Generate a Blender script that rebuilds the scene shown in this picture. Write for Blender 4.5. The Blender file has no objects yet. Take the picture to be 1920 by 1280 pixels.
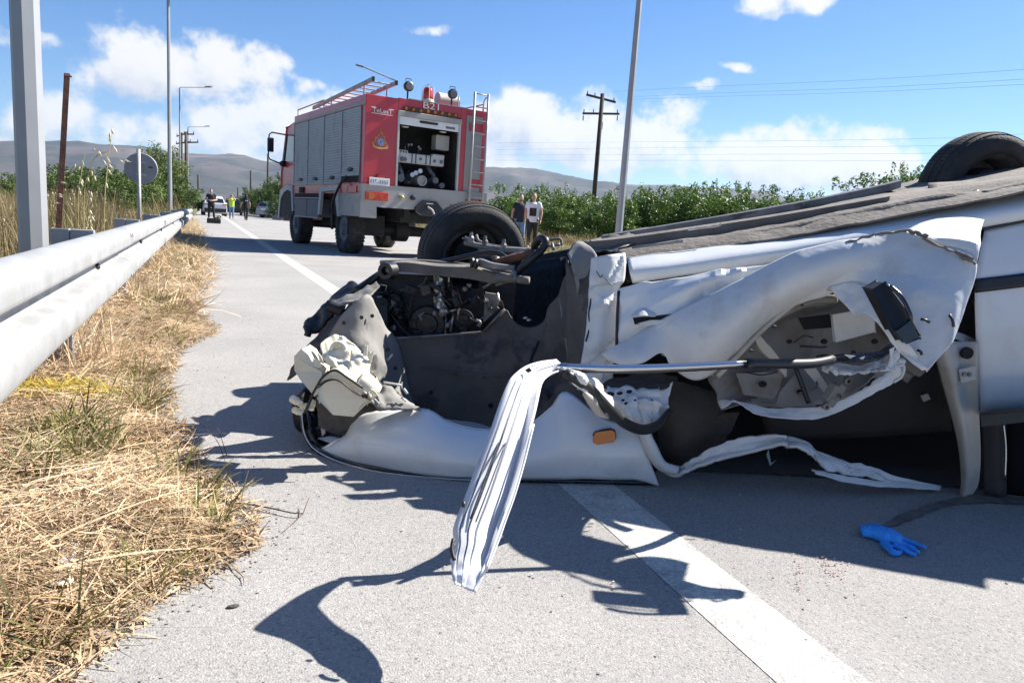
import bpy, bmesh, math, random
import numpy as np
from mathutils import Vector, Matrix, noise as mnoise
from mathutils.geometry import tessellate_polygon
R = math.radians
rnd = random.Random(7)
S = bpy.context.scene
COL = S.collection
# ------------------------------------------------------------------ camera
FPX, CAMH = 1350.0, 0.85
YAW, PITCH, ROLL = R(23.368), R(9.131), R(3.833)
_fw = Vector((math.sin(YAW)*math.cos(PITCH), math.cos(YAW)*math.cos(PITCH), -math.sin(PITCH)))
_r0 = Vector((math.cos(YAW), -math.sin(YAW), 0)); _u0 = _r0.cross(_fw)
_rt = _r0*math.cos(ROLL) + _u0*math.sin(ROLL); _up = _rt.cross(_fw)
cam_d = bpy.data.cameras.new('camera'); cam = bpy.data.objects.new('camera', cam_d); COL.objects.link(cam)
cam.matrix_world = Matrix(((_rt.x, _up.x, -_fw.x, 0), (_rt.y, _up.y, -_fw.y, 0), (_rt.z, _up.z, -_fw.z, CAMH), (0, 0, 0, 1)))
cam_d.sensor_width = 36; cam_d.lens = 36*FPX/1920; cam_d.clip_end = 20000; cam_d.clip_start = 0.05
S.camera = cam
def ray(x, y):
    return _rt*((x-960)/FPX) - _up*((y-640)/FPX) + _fw
PF = 0.0                            # share of the body's widening from roof to sill taken up by a part
def widen(x): return float(np.interp(x, [1050, 1180, 1500, 1920, 2600], [.0, .07, .15, .21, .23]))
def D(x, y, t):                     # survey point seen in direction x, y at t metres
    if PF: t = t-PF*widen(x)
    return Vector((0, 0, CAMH)) + ray(x, y)*t
def G(x, y, z=0.0):                 # the same on the level z
    d = ray(x, y); return Vector((0, 0, CAMH)) + d*((z-CAMH)/d.z)
# ------------------------------------------------------------------ light
SUN_AZ, SUN_EL = R(5.2), R(41.8)     # azimuth measured from +X towards +Y
sd = Vector((math.cos(SUN_AZ)*math.cos(SUN_EL), math.sin(SUN_AZ)*math.cos(SUN_EL), math.sin(SUN_EL)))
sun_d = bpy.data.lights.new('sun', 'SUN'); sun_d.energy = 5.0; sun_d.angle = R(0.53); sun_d.color = (1.0, 0.955, 0.885)
sun = bpy.data.objects.new('sun', sun_d); COL.objects.link(sun)
sun.rotation_euler = (-sd).to_track_quat('-Z', 'Y').to_euler(); sun.location = (20, 0, 30)
SKY_STRENGTH = 0.0505
CLOUD = 0.38
S.view_settings.view_transform = 'Standard'; S.view_settings.look = 'None'
S.view_settings.gamma = 1; S.view_settings.use_curve_mapping = False
S.view_settings.exposure = 1.36
try:
    S.cycles.max_bounces = 8; S.cycles.transparent_max_bounces = 12; S.cycles.volume_bounces = 0
    S.cycles.use_denoising = True; S.cycles.denoiser = 'OPENIMAGEDENOISE'
except Exception: pass
W = bpy.data.worlds.new('World'); S.world = W; W.use_nodes = True
nt = W.node_tree; nt.nodes.clear(); N = nt.nodes; L = nt.links
def nd(tree, typ, **kw):
    n = tree.nodes.new(typ)
    for k, v in kw.items(): setattr(n, k, v)
    return n
def mth(tree, op, a, b=None, c=None, clamp=False):
    n = tree.nodes.new('ShaderNodeMath'); n.operation = op; n.use_clamp = clamp
    for i, v in enumerate((a, b, c)):
        if v is None: continue
        if isinstance(v, (int, float)): n.inputs[i].default_value = v
        else: tree.links.new(v, n.inputs[i])
    return n.outputs[0]
sky = nd(nt, 'ShaderNodeTexSky', sky_type='NISHITA'); sky.sun_disc = False
sky.sun_elevation = SUN_EL; sky.sun_rotation = math.pi/2 - SUN_AZ
sky.air_density = 1.0; sky.dust_density = 0.25; sky.ozone_density = 3.0; sky.altitude = 50
def azel(x, y):
    d = ray(x, y).normalized(); return math.atan2(d.x, d.y), math.asin(d.z)
# cloud banks: centre and half size as seen on site (bearing, height above the horizon)
CL = [(330,135,215,92,1.0),(200,150,90,50,.9),(430,120,110,65,.9),(100,235,110,70,.75),(300,255,110,40,.85),(470,245,165,66,1.0),(620,225,160,70,.9),
      (1040,255,250,100,1.0),(1220,240,170,72,.9),(1500,300,260,88,1.0),(1420,270,120,60,.9),(1660,310,110,50,.9),(1490,-6,125,40,.85),(567,168,45,22,.62),
      (1385,118,32,14,.5),(1325,156,30,14,.5),(40,80,90,22,.5),(120,285,160,26,.8),(820,300,300,60,.9),(2100,330,260,70,.9),(-250,240,220,80,.95),(800,60,60,12,.4)]
grp = bpy.data.node_groups.new('cloud_cover', 'ShaderNodeTree')
grp.interface.new_socket('u', in_out='INPUT', socket_type='NodeSocketFloat'); grp.interface.new_socket('v', in_out='INPUT', socket_type='NodeSocketFloat')
grp.interface.new_socket('d', in_out='OUTPUT', socket_type='NodeSocketFloat')
gi = grp.nodes.new('NodeGroupInput'); go = grp.nodes.new('NodeGroupOutput')
cm = grp.nodes.new('ShaderNodeCombineXYZ'); grp.links.new(gi.outputs[0], cm.inputs[0]); grp.links.new(gi.outputs[1], cm.inputs[1])
wn = grp.nodes.new('ShaderNodeTexNoise'); wn.inputs['Scale'].default_value = 9; wn.inputs['Detail'].default_value = 3; grp.links.new(cm.outputs[0], wn.inputs['Vector'])
wsep = grp.nodes.new('ShaderNodeSeparateColor'); grp.links.new(wn.outputs['Color'], wsep.inputs[0])
uu = mth(grp, 'ADD', gi.outputs[0], mth(grp, 'MULTIPLY', mth(grp, 'SUBTRACT', wsep.outputs[0], .5), .10))
vv = mth(grp, 'ADD', gi.outputs[1], mth(grp, 'MULTIPLY', mth(grp, 'SUBTRACT', wsep.outputs[1], .5), .06))
acc = None
for (x, y, hx, hy, wt) in CL:
    u0, v0 = azel(x, y); u1, _ = azel(x+hx, y); _, v1 = azel(x, y-hy)
    a = abs(u1-u0); b = abs(v1-v0)
    du = mth(grp, 'DIVIDE', mth(grp, 'SUBTRACT', uu, u0), a); dv = mth(grp, 'DIVIDE', mth(grp, 'SUBTRACT', vv, v0), b)
    r2 = mth(grp, 'ADD', mth(grp, 'MULTIPLY', du, du), mth(grp, 'MULTIPLY', dv, dv))
    m = mth(grp, 'MULTIPLY', mth(grp, 'SUBTRACT', 1.0, r2), wt)
    acc = m if acc is None else mth(grp, 'SMOOTH_MAX', acc, m, .25)
# fair-weather band all round the horizon outside the surveyed banks
bn = grp.nodes.new('ShaderNodeTexNoise'); bn.inputs['Scale'].default_value = 2.6; bn.inputs['Detail'].default_value = 2; grp.links.new(cm.outputs[0], bn.inputs['Vector'])
out_fr = mth(grp, 'GREATER_THAN', mth(grp, 'ABSOLUTE', mth(grp, 'SUBTRACT', gi.outputs[0], YAW)), 0.78)
band = mth(grp, 'SUBTRACT', mth(grp, 'MULTIPLY', bn.outputs['Fac'], 2.2), mth(grp, 'ADD', 1.0, mth(grp, 'MULTIPLY', mth(grp, 'ABSOLUTE', mth(grp, 'SUBTRACT', gi.outputs[1], .12)), 3.2)))
band = mth(grp, 'MULTIPLY', band, out_fr)
band = mth(grp, 'SUBTRACT', band, mth(grp, 'MULTIPLY', mth(grp, 'SUBTRACT', 1.0, out_fr), 3.0))
acc = mth(grp, 'MAXIMUM', acc, band)
fn = grp.nodes.new('ShaderNodeTexNoise'); fn.inputs['Scale'].default_value = 17; fn.inputs['Detail'].default_value = 9; fn.inputs['Roughness'].default_value = .58; grp.links.new(cm.outputs[0], fn.inputs['Vector'])
dd = mth(grp, 'ADD', acc, mth(grp, 'MULTIPLY', mth(grp, 'SUBTRACT', fn.outputs['Fac'], .545), 2.9))
grp.links.new(dd, go.inputs[0])
tc = nd(nt, 'ShaderNodeTexCoord'); sp = nd(nt, 'ShaderNodeSeparateXYZ'); L.new(tc.outputs['Generated'], sp.inputs[0])
u = mth(nt, 'ARCTAN2', sp.outputs[0], sp.outputs[1]); v = mth(nt, 'ARCSINE', sp.outputs[2])
def cloud(du, dv):
    g = nd(nt, 'ShaderNodeGroup'); g.node_tree = grp
    L.new(mth(nt, 'ADD', u, du), g.inputs[0]); L.new(mth(nt, 'ADD', v, dv), g.inputs[1]); return g.outputs[0]
def sstep(x, lo, hi):
    n = nd(nt, 'ShaderNodeMapRange', interpolation_type='SMOOTHSTEP'); L.new(x, n.inputs[0])
    n.inputs[1].default_value = lo; n.inputs[2].default_value = hi; return n.outputs[0]
d0 = cloud(0, 0); d1 = cloud(.018, .028)
alpha = sstep(d0, -.05, .62)
shade = mth(nt, 'ADD', mth(nt, 'MULTIPLY', sstep(d1, .25, 1.7), .62), mth(nt, 'MULTIPLY', sstep(mth(nt, 'SUBTRACT', d1, d0), -.3, .8), .38))
cc = nd(nt, 'ShaderNodeMixRGB'); L.new(shade, cc.inputs[0]); cc.inputs[1].default_value = (1.04, 1.03, 1.0, 1); cc.inputs[2].default_value = (.56, .63, .76, 1)
bs = nd(nt, 'ShaderNodeBackground'); bs.inputs[1].default_value = SKY_STRENGTH
hs = nd(nt, 'ShaderNodeHueSaturation'); hs.inputs['Saturation'].default_value = 1.22; L.new(sky.outputs[0], hs.inputs['Color'])
st = nd(nt, 'ShaderNodeMixRGB', blend_type='MULTIPLY'); st.inputs[0].default_value = 1; L.new(hs.outputs[0], st.inputs[1]); st.inputs[2].default_value = (.92, .99, 1.16, 1); L.new(st.outputs[0], bs.inputs[0])
bc = nd(nt, 'ShaderNodeBackground'); bc.inputs[1].default_value = CLOUD; L.new(cc.outputs[0], bc.inputs[0])
mx = nd(nt, 'ShaderNodeMixShader'); L.new(alpha, mx.inputs[0]); L.new(bs.outputs[0], mx.inputs[1]); L.new(bc.outputs[0], mx.inputs[2])
wo = nd(nt, 'ShaderNodeOutputWorld'); L.new(mx.outputs[0], wo.inputs[0])

# ------------------------------------------------------------------ helpers
def tag(o, label=None, cat=None, group=None, kind=None):
    if label: o['label'] = label
    if cat: o['category'] = cat
    if group: o['group'] = group
    if kind: o['kind'] = kind
    return o
def empty(name, loc, label, cat, group=None, rz=0.0):
    o = bpy.data.objects.new(name, None); COL.objects.link(o); o.location = loc; o.rotation_euler = (0, 0, rz)
    o.empty_display_size = .1; o['w'] = 1 if abs(rz) < 1e-9 else 0
    return tag(o, label, cat, group)
def copy_tree(o, parent=None):
    c = o.copy(); COL.objects.link(c)
    if parent is not None: c.parent = parent
    for ch in list(o.children): copy_tree(ch, c)
    return c
def origin(o):
    p = Vector((0, 0, 0))
    while o is not None: p += o.location; o = o.parent
    return p
def crom(pts, n):                    # Catmull-Rom through points, n steps per span
    P = np.array([tuple(p) for p in pts], float)
    if len(P) < 3: 
        t = np.linspace(0, 1, n*(len(P)-1)+1)[:, None]; return P[0]*(1-t)+P[-1]*t
    P = np.vstack([2*P[0]-P[1], P, 2*P[-1]-P[-2]]); out = []
    for i in range(1, len(P)-2):
        p0, p1, p2, p3 = P[i-1:i+3]
        for k in range(n):
            t = k/n; out.append(.5*((2*p1)+(-p0+p2)*t+(2*p0-5*p1+4*p2-p3)*t*t+(-p0+3*p1-3*p2+p3)*t**3))
    out.append(P[-2]); return np.array(out)
class MB:
    def __init__(s): s.v = []; s.f = []; s.m = []; s.mi = 0
    def add(s, vs, fs):
        b = len(s.v); s.v += [tuple(p) for p in vs]; s.f += [tuple(i+b for i in f) for f in fs]; s.m += [s.mi]*len(fs); return s
    def box(s, c, size, rz=0.0, M=None):
        x, y, z = (q/2 for q in size); c = Vector(c)
        vs = [Vector((a*x, b*y, d*z)) for d in (-1, 1) for b in (-1, 1) for a in (-1, 1)]
        mm = M if M is not None else Matrix.Rotation(rz, 3, 'Z')
        return s.add([c+mm@p for p in vs], [(0,2,3,1),(4,5,7,6),(0,1,5,4),(2,6,7,3),(0,4,6,2),(1,3,7,5)])
    def bx(s, x0, x1, y0, y1, z0, z1): return s.box(((x0+x1)/2, (y0+y1)/2, (z0+z1)/2), (abs(x1-x0), abs(y1-y0), abs(z1-z0)))
    def prism(s, out, vec):           # closed outline (3D points) pushed along vec
        out = [Vector(p) for p in out]; vec = Vector(vec); n = len(out)
        vs = out+[p+vec for p in out]
        tr = tessellate_polygon([out])
        fs = [tuple(t) for t in tr]+[tuple(i+n for i in reversed(t)) for t in tr]+[(i, (i+1) % n, (i+1) % n+n, i+n) for i in range(n)]
        return s.add(vs, fs)
    def tube(s, pts, r, seg=8, cap=True, smooth=0):
        if smooth: pts = crom(pts, smooth)
        P = [Vector(p) for p in pts]; n = len(P)
        rr = list(np.interp(np.linspace(0, 1, n), np.linspace(0, 1, len(r)), r)) if hasattr(r, '__len__') else [r]*n
        vs = []; fs = []; prev = None
        for i, p in enumerate(P):
            d = (P[min(i+1, n-1)]-P[max(i-1, 0)])
            d = d.normalized() if d.length > 1e-9 else Vector((0, 0, 1))
            if prev is None: a = d.orthogonal().normalized()
            else:
                a = prev-d*prev.dot(d); a = a.normalized() if a.length > 1e-6 else d.orthogonal().normalized()
            prev = a; b = d.cross(a)
            vs += [p+(a*math.cos(2*math.pi*k/seg)+b*math.sin(2*math.pi*k/seg))*rr[i] for k in range(seg)]
        for i in range(n-1):
            for k in range(seg): fs.append((i*seg+k, i*seg+(k+1) % seg, (i+1)*seg+(k+1) % seg, (i+1)*seg+k))
        if cap: fs += [tuple(range(seg-1, -1, -1)), tuple((n-1)*seg+k for k in range(seg))]
        return s.add(vs, fs)
    def lathe(s, o, axis, prof, seg=32, closed=False):     # prof: (distance along axis, radius)
        o = Vector(o); ax = Vector(axis).normalized(); a = ax.orthogonal().normalized(); b = ax.cross(a); n = len(prof)
        vs = [o+ax*h+(a*math.cos(2*math.pi*k/seg)+b*math.sin(2*math.pi*k/seg))*r for (h, r) in prof for k in range(seg)]
        fs = [(i*seg+k, i*seg+(k+1) % seg, (i+1)*seg+(k+1) % seg, (i+1)*seg+k) for i in range(n-1) for k in range(seg)]
        if closed: fs += [((n-1)*seg+k, (n-1)*seg+(k+1) % seg, (k+1) % seg, k) for k in range(seg)]
        else: fs += [tuple(range(seg-1, -1, -1)), tuple((n-1)*seg+k for k in range(seg))]
        return s.add(vs, fs)
    def ball(s, c, r, seg=10, rings=6, sc=(1, 1, 1)):
        c = Vector(c); vs = []; fs = []
        for i in range(rings+1):
            th = math.pi*i/rings
            for k in range(seg):
                ph = 2*math.pi*k/seg; vs.append(c+Vector((sc[0]*r*math.sin(th)*math.cos(ph), sc[1]*r*math.sin(th)*math.sin(ph), sc[2]*r*math.cos(th))))
        for i in range(rings):
            for k in range(seg): fs.append((i*seg+k, (i+1)*seg+k, (i+1)*seg+(k+1) % seg, i*seg+(k+1) % seg))
        return s.add(vs, fs)
    def grid(s, g):                   # g: rows x cols x 3
        g = np.asarray(g); a, b = g.shape[:2]
        return s.add(g.reshape(-1, 3), [(i*b+j, i*b+j+1, (i+1)*b+j+1, (i+1)*b+j) for i in range(a-1) for j in range(b-1)])
    def build(s, name, mats, parent=None, smooth=False, solid=0, bevel=0, sub=0, remesh=0, local=False, auto=None, off=1):
        me = bpy.data.meshes.new(name); vs = s.v
        if parent is not None and not local:
            q = origin(parent); vs = [(p[0]-q.x, p[1]-q.y, p[2]-q.z) for p in vs]
        me.from_pydata(vs, [], s.f)
        mats = mats if isinstance(mats, (list, tuple)) else [mats]
        for m in mats: me.materials.append(m)
        if any(s.m): me.polygons.foreach_set('material_index', s.m)
        if smooth: me.polygons.foreach_set('use_smooth', [True]*len(me.polygons))
        me.update()
        o = bpy.data.objects.new(name, me); COL.objects.link(o)
        if parent is not None: o.parent = parent
        if remesh:
            m = o.modifiers.new('r', 'REMESH'); m.mode = 'VOXEL'; m.voxel_size = remesh; m.use_smooth_shade = True
            m = o.modifiers.new('s', 'SMOOTH'); m.factor = .5; m.iterations = 3
        if sub: m = o.modifiers.new('u', 'SUBSURF'); m.levels = sub; m.render_levels = sub
        if solid: m = o.modifiers.new('t', 'SOLIDIFY'); m.thickness = abs(solid); m.offset = off if solid > 0 else -off
        if bevel:
            m = o.modifiers.new('b', 'BEVEL'); m.width = bevel; m.segments = 2; m.limit_method = 'ANGLE'; m.angle_limit = R(35)
        if auto is not None:
            me.polygons.foreach_set('use_smooth', [True]*len(me.polygons))
            try: me.set_sharp_from_angle(angle=R(auto))
            except Exception: pass
        return o
def npmesh(name, V, F, mat, parent=None, smooth=False, kind=None, link=True):   # fast mesh from arrays, F quads
    me = bpy.data.meshes.new(name); V = np.ascontiguousarray(V, np.float32); F = np.ascontiguousarray(F, np.int32)
    me.vertices.add(len(V)); me.vertices.foreach_set('co', V.ravel())
    k = F.shape[1]; me.loops.add(F.size); me.loops.foreach_set('vertex_index', F.ravel())
    me.polygons.add(len(F)); me.polygons.foreach_set('loop_start', np.arange(0, F.size, k, dtype=np.int32))
    me.polygons.foreach_set('loop_total', np.full(len(F), k, np.int32))
    if smooth: me.polygons.foreach_set('use_smooth', np.ones(len(F), bool))
    me.materials.append(mat); me.update(calc_edges=True)
    if not link: return me
    o = bpy.data.objects.new(name, me); COL.objects.link(o)
    if parent is not None: o.parent = parent
    if kind: o['kind'] = kind
    return o
def patch(rows, nu=6, nv=6):          # rows of 3D control points -> smooth grid
    A = [crom(r, nu) for r in rows]; n = len(A[0])
    C = [crom([a[j] for a in A], nv) for j in range(n)]
    return np.array(C).transpose(1, 0, 2)
def crumple(g, amp, sc, seed=0, ridged=True, edge=True):
    g = np.array(g); a, b = g.shape[:2]
    du = np.gradient(g, axis=0); dv = np.gradient(g, axis=1); n = np.cross(du, dv); n /= (np.linalg.norm(n, axis=2, keepdims=True)+1e-9)
    for i in range(a):
        for j in range(b):
            p = Vector(g[i, j])*sc+Vector((seed*7.3, seed*3.1, 0))
            h = mnoise.noise(p)+.5*mnoise.noise(p*2.1)+.25*mnoise.noise(p*4.3)
            if ridged: h = .6-abs(h)*1.6
            w = 1.0 if edge else min(1, min(i, a-1-i, j, b-1-j)/3)
            g[i, j] += n[i, j]*h*amp*w
    return g
def crease(g, n, amp, seed=0, w=.10): # straight sharp folds running across a sheet
    g = np.array(g); a, b = g.shape[:2]; q = random.Random(seed)
    nr = np.cross(np.gradient(g, axis=0), np.gradient(g, axis=1)); nr /= (np.linalg.norm(nr, axis=2, keepdims=True)+1e-9)
    L_ = np.linalg.norm(g[:, -1]-g[:, 0], axis=1).mean()+1e-6; H_ = np.linalg.norm(g[-1]-g[0], axis=1).mean()+1e-6
    U, V = np.meshgrid(np.linspace(0, L_, b), np.linspace(0, H_, a)); h = np.zeros((a, b))
    for k in range(n):
        x, y, t = q.uniform(0, L_), q.uniform(0, H_), q.uniform(0, math.pi); ww = w*q.uniform(.5, 1.6)*min(L_, .5); d = abs((U-x)*math.sin(t)-(V-y)*math.cos(t)); al = abs((U-x)*math.cos(t)+(V-y)*math.sin(t))
        h += q.choice((-1, 1, 1))*q.uniform(.4, 1)*np.maximum(0, 1-d/ww)*np.clip(1.6-al/(q.uniform(.3, .9)*L_), 0, 1)
    return g+nr*(h*amp)[:, :, None]
def DP(l): return [D(*p) for p in l]
# ------------------------------------------------------------------ materials
def mat(name, c, rough=.6, metal=0.0, var=.12, sc=6.0, c2=None, mix=None, bump=0.0, bsc=60.0, coat=0.0, dirt=None, dsc=3.0, damt=.5, dlo=.5, dhi=.62, spec=.5, island=0.0, trans=0.0, coord='Object'):
    m = bpy.data.materials.new(name); m.use_nodes = True; t = m.node_tree; t.nodes.clear()
    o = t.nodes.new('ShaderNodeOutputMaterial'); p = t.nodes.new('ShaderNodeBsdfPrincipled')
    tcn = t.nodes.new('ShaderNodeTexCoord'); vec = tcn.outputs[coord]
    n1 = t.nodes.new('ShaderNodeTexNoise'); n1.inputs['Scale'].default_value = sc; n1.inputs['Detail'].default_value = 6; t.links.new(vec, n1.inputs['Vector'])
    cr = t.nodes.new('ShaderNodeValToRGB'); cr.color_ramp.elements[0].position = .32; cr.color_ramp.elements[1].position = .68
    ca = [min(1, q*(1-var)) for q in c]; cb = [min(1, q*(1+var)) for q in c] if c2 is None else list(c2)
    cr.color_ramp.elements[0].color = (*ca, 1); cr.color_ramp.elements[1].color = (*cb, 1)
    t.links.new(n1.outputs['Fac'], cr.inputs[0]); col = cr.outputs[0]
    if island:
        ge = t.nodes.new('ShaderNodeNewGeometry'); hv = t.nodes.new('ShaderNodeHueSaturation')
        t.links.new(mth(t, 'ADD', 1-island, mth(t, 'MULTIPLY', ge.outputs['Random Per Island'], 2*island)), hv.inputs['Value'])
        t.links.new(mth(t, 'SUBTRACT', .5, mth(t, 'MULTIPLY', ge.outputs['Random Per Island'], .05*island)), hv.inputs['Hue'])
        t.links.new(col, hv.inputs['Color']); col = hv.outputs[0]
    if dirt is not None:
        n2 = t.nodes.new('ShaderNodeTexNoise'); n2.inputs['Scale'].default_value = dsc; n2.inputs['Detail'].default_value = 8; n2.inputs['Roughness'].default_value = .65; t.links.new(vec, n2.inputs['Vector'])
        mr = t.nodes.new('ShaderNodeMapRange'); mr.interpolation_type = 'SMOOTHSTEP'; t.links.new(n2.outputs['Fac'], mr.inputs[0]); mr.inputs[1].default_value = dlo; mr.inputs[2].default_value = dhi; mr.inputs[4].default_value = damt
        mm = t.nodes.new('ShaderNodeMixRGB'); t.links.new(mr.outputs[0], mm.inputs[0]); t.links.new(col, mm.inputs[1]); mm.inputs[2].default_value = (*dirt, 1); col = mm.outputs[0]
        t.links.new(mth(t, 'ADD', rough, mth(t, 'MULTIPLY', mr.outputs[0], max(0, .85-rough))), p.inputs['Roughness'])
    else: p.inputs['Roughness'].default_value = rough
    t.links.new(col, p.inputs['Base Color']); p.inputs['Metallic'].default_value = metal
    p.inputs['Specular IOR Level'].default_value = spec
    if coat: p.inputs['Coat Weight'].default_value = coat; p.inputs['Coat Roughness'].default_value = .06
    if bump:
        n3 = t.nodes.new('ShaderNodeTexNoise'); n3.inputs['Scale'].default_value = bsc; n3.inputs['Detail'].default_value = 5; t.links.new(vec, n3.inputs['Vector'])
        b = t.nodes.new('ShaderNodeBump'); b.inputs['Strength'].default_value = bump; b.inputs['Distance'].default_value = .02; t.links.new(n3.outputs['Fac'], b.inputs['Height']); t.links.new(b.outputs[0], p.inputs['Normal'])
    sh = p.outputs[0]
    if trans:
        tr = t.nodes.new('ShaderNodeBsdfTranslucent'); t.links.new(col, tr.inputs[0]); ms = t.nodes.new('ShaderNodeMixShader'); ms.inputs[0].default_value = trans
        t.links.new(sh, ms.inputs[1]); t.links.new(tr.outputs[0], ms.inputs[2]); sh = ms.outputs[0]
    t.links.new(sh, o.inputs[0]); return m
# ------------------------------------------------------------------ ground, road, hills
M = {}
M['asphalt'] = mat('asphalt', (.285, .274, .26), .9, var=.1, sc=.9, c2=(.325, .311, .295), bump=.35, bsc=230, dirt=(.225, .215, .205), dsc=1.6, dlo=.5, dhi=.8, damt=.4)
def speckle(m, sc, dark, amt):       # aggregate grains on a surface
    t = m.node_tree; p = next(n for n in t.nodes if n.type == 'BSDF_PRINCIPLED'); src = p.inputs['Base Color'].links[0].from_socket
    tcn = t.nodes.new('ShaderNodeTexCoord'); v = t.nodes.new('ShaderNodeTexVoronoi'); v.inputs['Scale'].default_value = sc; t.links.new(tcn.outputs['Object'], v.inputs['Vector'])
    sp_ = t.nodes.new('ShaderNodeSeparateColor'); t.links.new(v.outputs['Color'], sp_.inputs[0])
    cr = t.nodes.new('ShaderNodeValToRGB'); e = cr.color_ramp.elements; e[0].position = 0; e[0].color = (dark, dark, dark, 1); e[1].position = .22; e[1].color = (.93, .93, .93, 1)
    e2 = e.new(.75); e2.color = (1.0, 1.0, 1.0, 1); e3 = e.new(1.0); e3.color = (1.45, 1.42, 1.36, 1); t.links.new(sp_.outputs[0], cr.inputs[0])
    mm = t.nodes.new('ShaderNodeMixRGB'); mm.blend_type = 'MULTIPLY'; mm.inputs[0].default_value = amt; t.links.new(src, mm.inputs[1]); t.links.new(cr.outputs[0], mm.inputs[2]); t.links.new(mm.outputs[0], p.inputs['Base Color'])
speckle(M['asphalt'], 190, .42, .6)
M['line'] = mat('road_paint', (.475, .46, .425), .8, var=.08, sc=3, bump=.35, bsc=200, dirt=(.29, .28, .265), dsc=9, dlo=.48, dhi=.7, damt=.85); speckle(M['line'], 150, .62, .8)
M['soil'] = mat('dry_soil', (.23, .17, .10), .95, var=.3, sc=4, bump=.8, bsc=70, dirt=(.34, .27, .15), dsc=12, dlo=.45, dhi=.6, damt=.8)
M['field'] = mat('field_ground', (.20, .15, .075), .95, var=.35, sc=.35, c2=(.10, .12, .035), bump=.5, bsc=8, dirt=(.25, .19, .09), dsc=.05, damt=.7)
M['hill'] = mat('hill_scrub', (.050, .056, .044), .95, var=.3, sc=.0045, c2=(.125, .095, .082), dirt=(.022, .030, .024), dsc=.009, dlo=.42, dhi=.6, damt=.85)
M['galv'] = mat('galvanised_steel', (.37, .375, .375), .55, metal=.35, var=.12, sc=7, bump=.1, bsc=26, dirt=(.27, .26, .245), dsc=4, dlo=.45, dhi=.7, damt=.7)
M['galv2'] = mat('weathered_zinc', (.36, .37, .38), .6, metal=.45, var=.14, sc=7, dirt=(.5, .5, .48), dsc=14, dlo=.58, dhi=.7, damt=.6)
M['polegrey'] = mat('lamp_post_zinc', (.33, .34, .35), .55, metal=.4, var=.08, sc=3)
M['rust'] = mat('rusty_iron', (.13, .055, .035), .9, var=.35, sc=14, bump=.4, bsc=60)
M['wood'] = mat('pole_timber', (.06, .045, .035), .9, var=.3, sc=5)
M['black'] = mat('black_plastic', (.012, .012, .013), .45, var=.2, sc=20)
M['dark'] = mat('opening_shade', (.008, .008, .009), .9)  # near-black, puts the shade of holes and gaps into colour
M['rubber'] = mat('tyre_rubber', (.022, .021, .02), .8, var=.2, sc=14, dirt=(.085, .075, .062), dsc=5, dlo=.4, dhi=.7, damt=.75, bump=.2, bsc=120)
M['chrome'] = mat('polished_trim', (.5, .5, .52), .16, metal=1, var=.05)
# ground sheet: flat by the road, rising a little beyond the far shoulder
xs = sorted(set([-4200, -2000, -900, -400, -150, -60, -30, -12, -6, -3, -1.6, 9.4, 10.4, 12, 16, 30, 60, 150, 400, 900, 2000, 4200])); ys = [-4200, -1500, -500, -150, -50, -20, -8, 0, 6, 12, 20, 30, 45, 70, 100, 150, 250, 400, 700, 1200, 2200, 4200]
def gz(x, y):
    if x > 9.3: return -.03+.33*min(1, (x-9.3)/1.2)
    return -.03
MB().grid([[(x, y, gz(x, y)) for x in xs] for y in ys]).build('ground', M['field'])['kind'] = 'structure'
MB().grid([[(-.8, y, 0), (9.35, y, 0)] for y in np.linspace(-30, 430, 60)]).build('road', M['asphalt'])['kind'] = 'structure'
def lx(y): return float(np.interp(y, [0, .9, 1.98, 4, 7.6, 16, 30, 430], [1.10, 1.12, 1.185, 1.26, 1.33, 1.31, 1.33, 1.35]))
yy = np.concatenate([np.linspace(-3, 12, 40), np.linspace(13, 330, 60)])
o = MB().grid([[(lx(y)-.095+.004*mnoise.noise(Vector((y*9, 0, 0))), y, .0015), (lx(y)+.095+.004*mnoise.noise(Vector((y*9, 5, 0))), y, .0015)] for y in yy]).build('edge_line', M['line']); o['kind'] = 'structure'
# hills
ridge_px = [(-300, 262), (-100, 266), (0, 268), (60, 269), (110, 272), (180, 276), (240, 277), (270, 282), (310, 291), (370, 296), (430, 297), (470, 303), (500, 310), (540, 306), (600, 318), (700, 330), (800, 322), (920, 318), (960, 319), (1000, 325), (1060, 335), (1120, 344), (1200, 349), (1250, 351), (1320, 358), (1420, 364), (1500, 374), (1700, 392), (1920, 420), (2200, 440)]
ra = [azel(*p) for p in ridge_px]; raz = [a for a, e in ra]; rel = [e for a, e in ra]
def ridge(az):
    if az < raz[0]: return rel[0]*(.85+.2*math.sin(az*5))
    if az > raz[-1]: return max(.02, rel[-1])*(1+.25*math.sin(az*4))
    return float(np.interp(az, raz, rel))
azs = np.concatenate([np.linspace(-2.9, raz[0]-.01, 40), np.linspace(raz[0], raz[-1], 330), np.linspace(raz[-1]+.01, 3.38, 50)])
rows = []
for k, rr in enumerate(np.linspace(1300, 3600, 34)):
    row = []
    for az in azs:
        H = math.tan(ridge(az))*2700; q = (rr-1300)/1400; q = min(1, q)
        prof = q*q*(3-2*q) if rr <= 2700 else 1-.25*(rr-2700)/900
        x, y = rr*math.sin(az), rr*math.cos(az)
        nz = 0; a = 1; f = .0022
        for _ in range(5): nz += a*(.45-abs(mnoise.noise(Vector((x*f, y*f, 3.3))))); a *= .5; f *= 2.1
        h = H*prof*(rr/2700 if rr < 2700 else 1)+nz*H*.42*prof*(1-.75*max(0, 1-abs(rr-2700)/500)) 
        row.append((x, y, h-2))
    rows.append(row)
MB().grid(rows).build('hills', M['hill'], smooth=True)['kind'] = 'structure'
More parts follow.
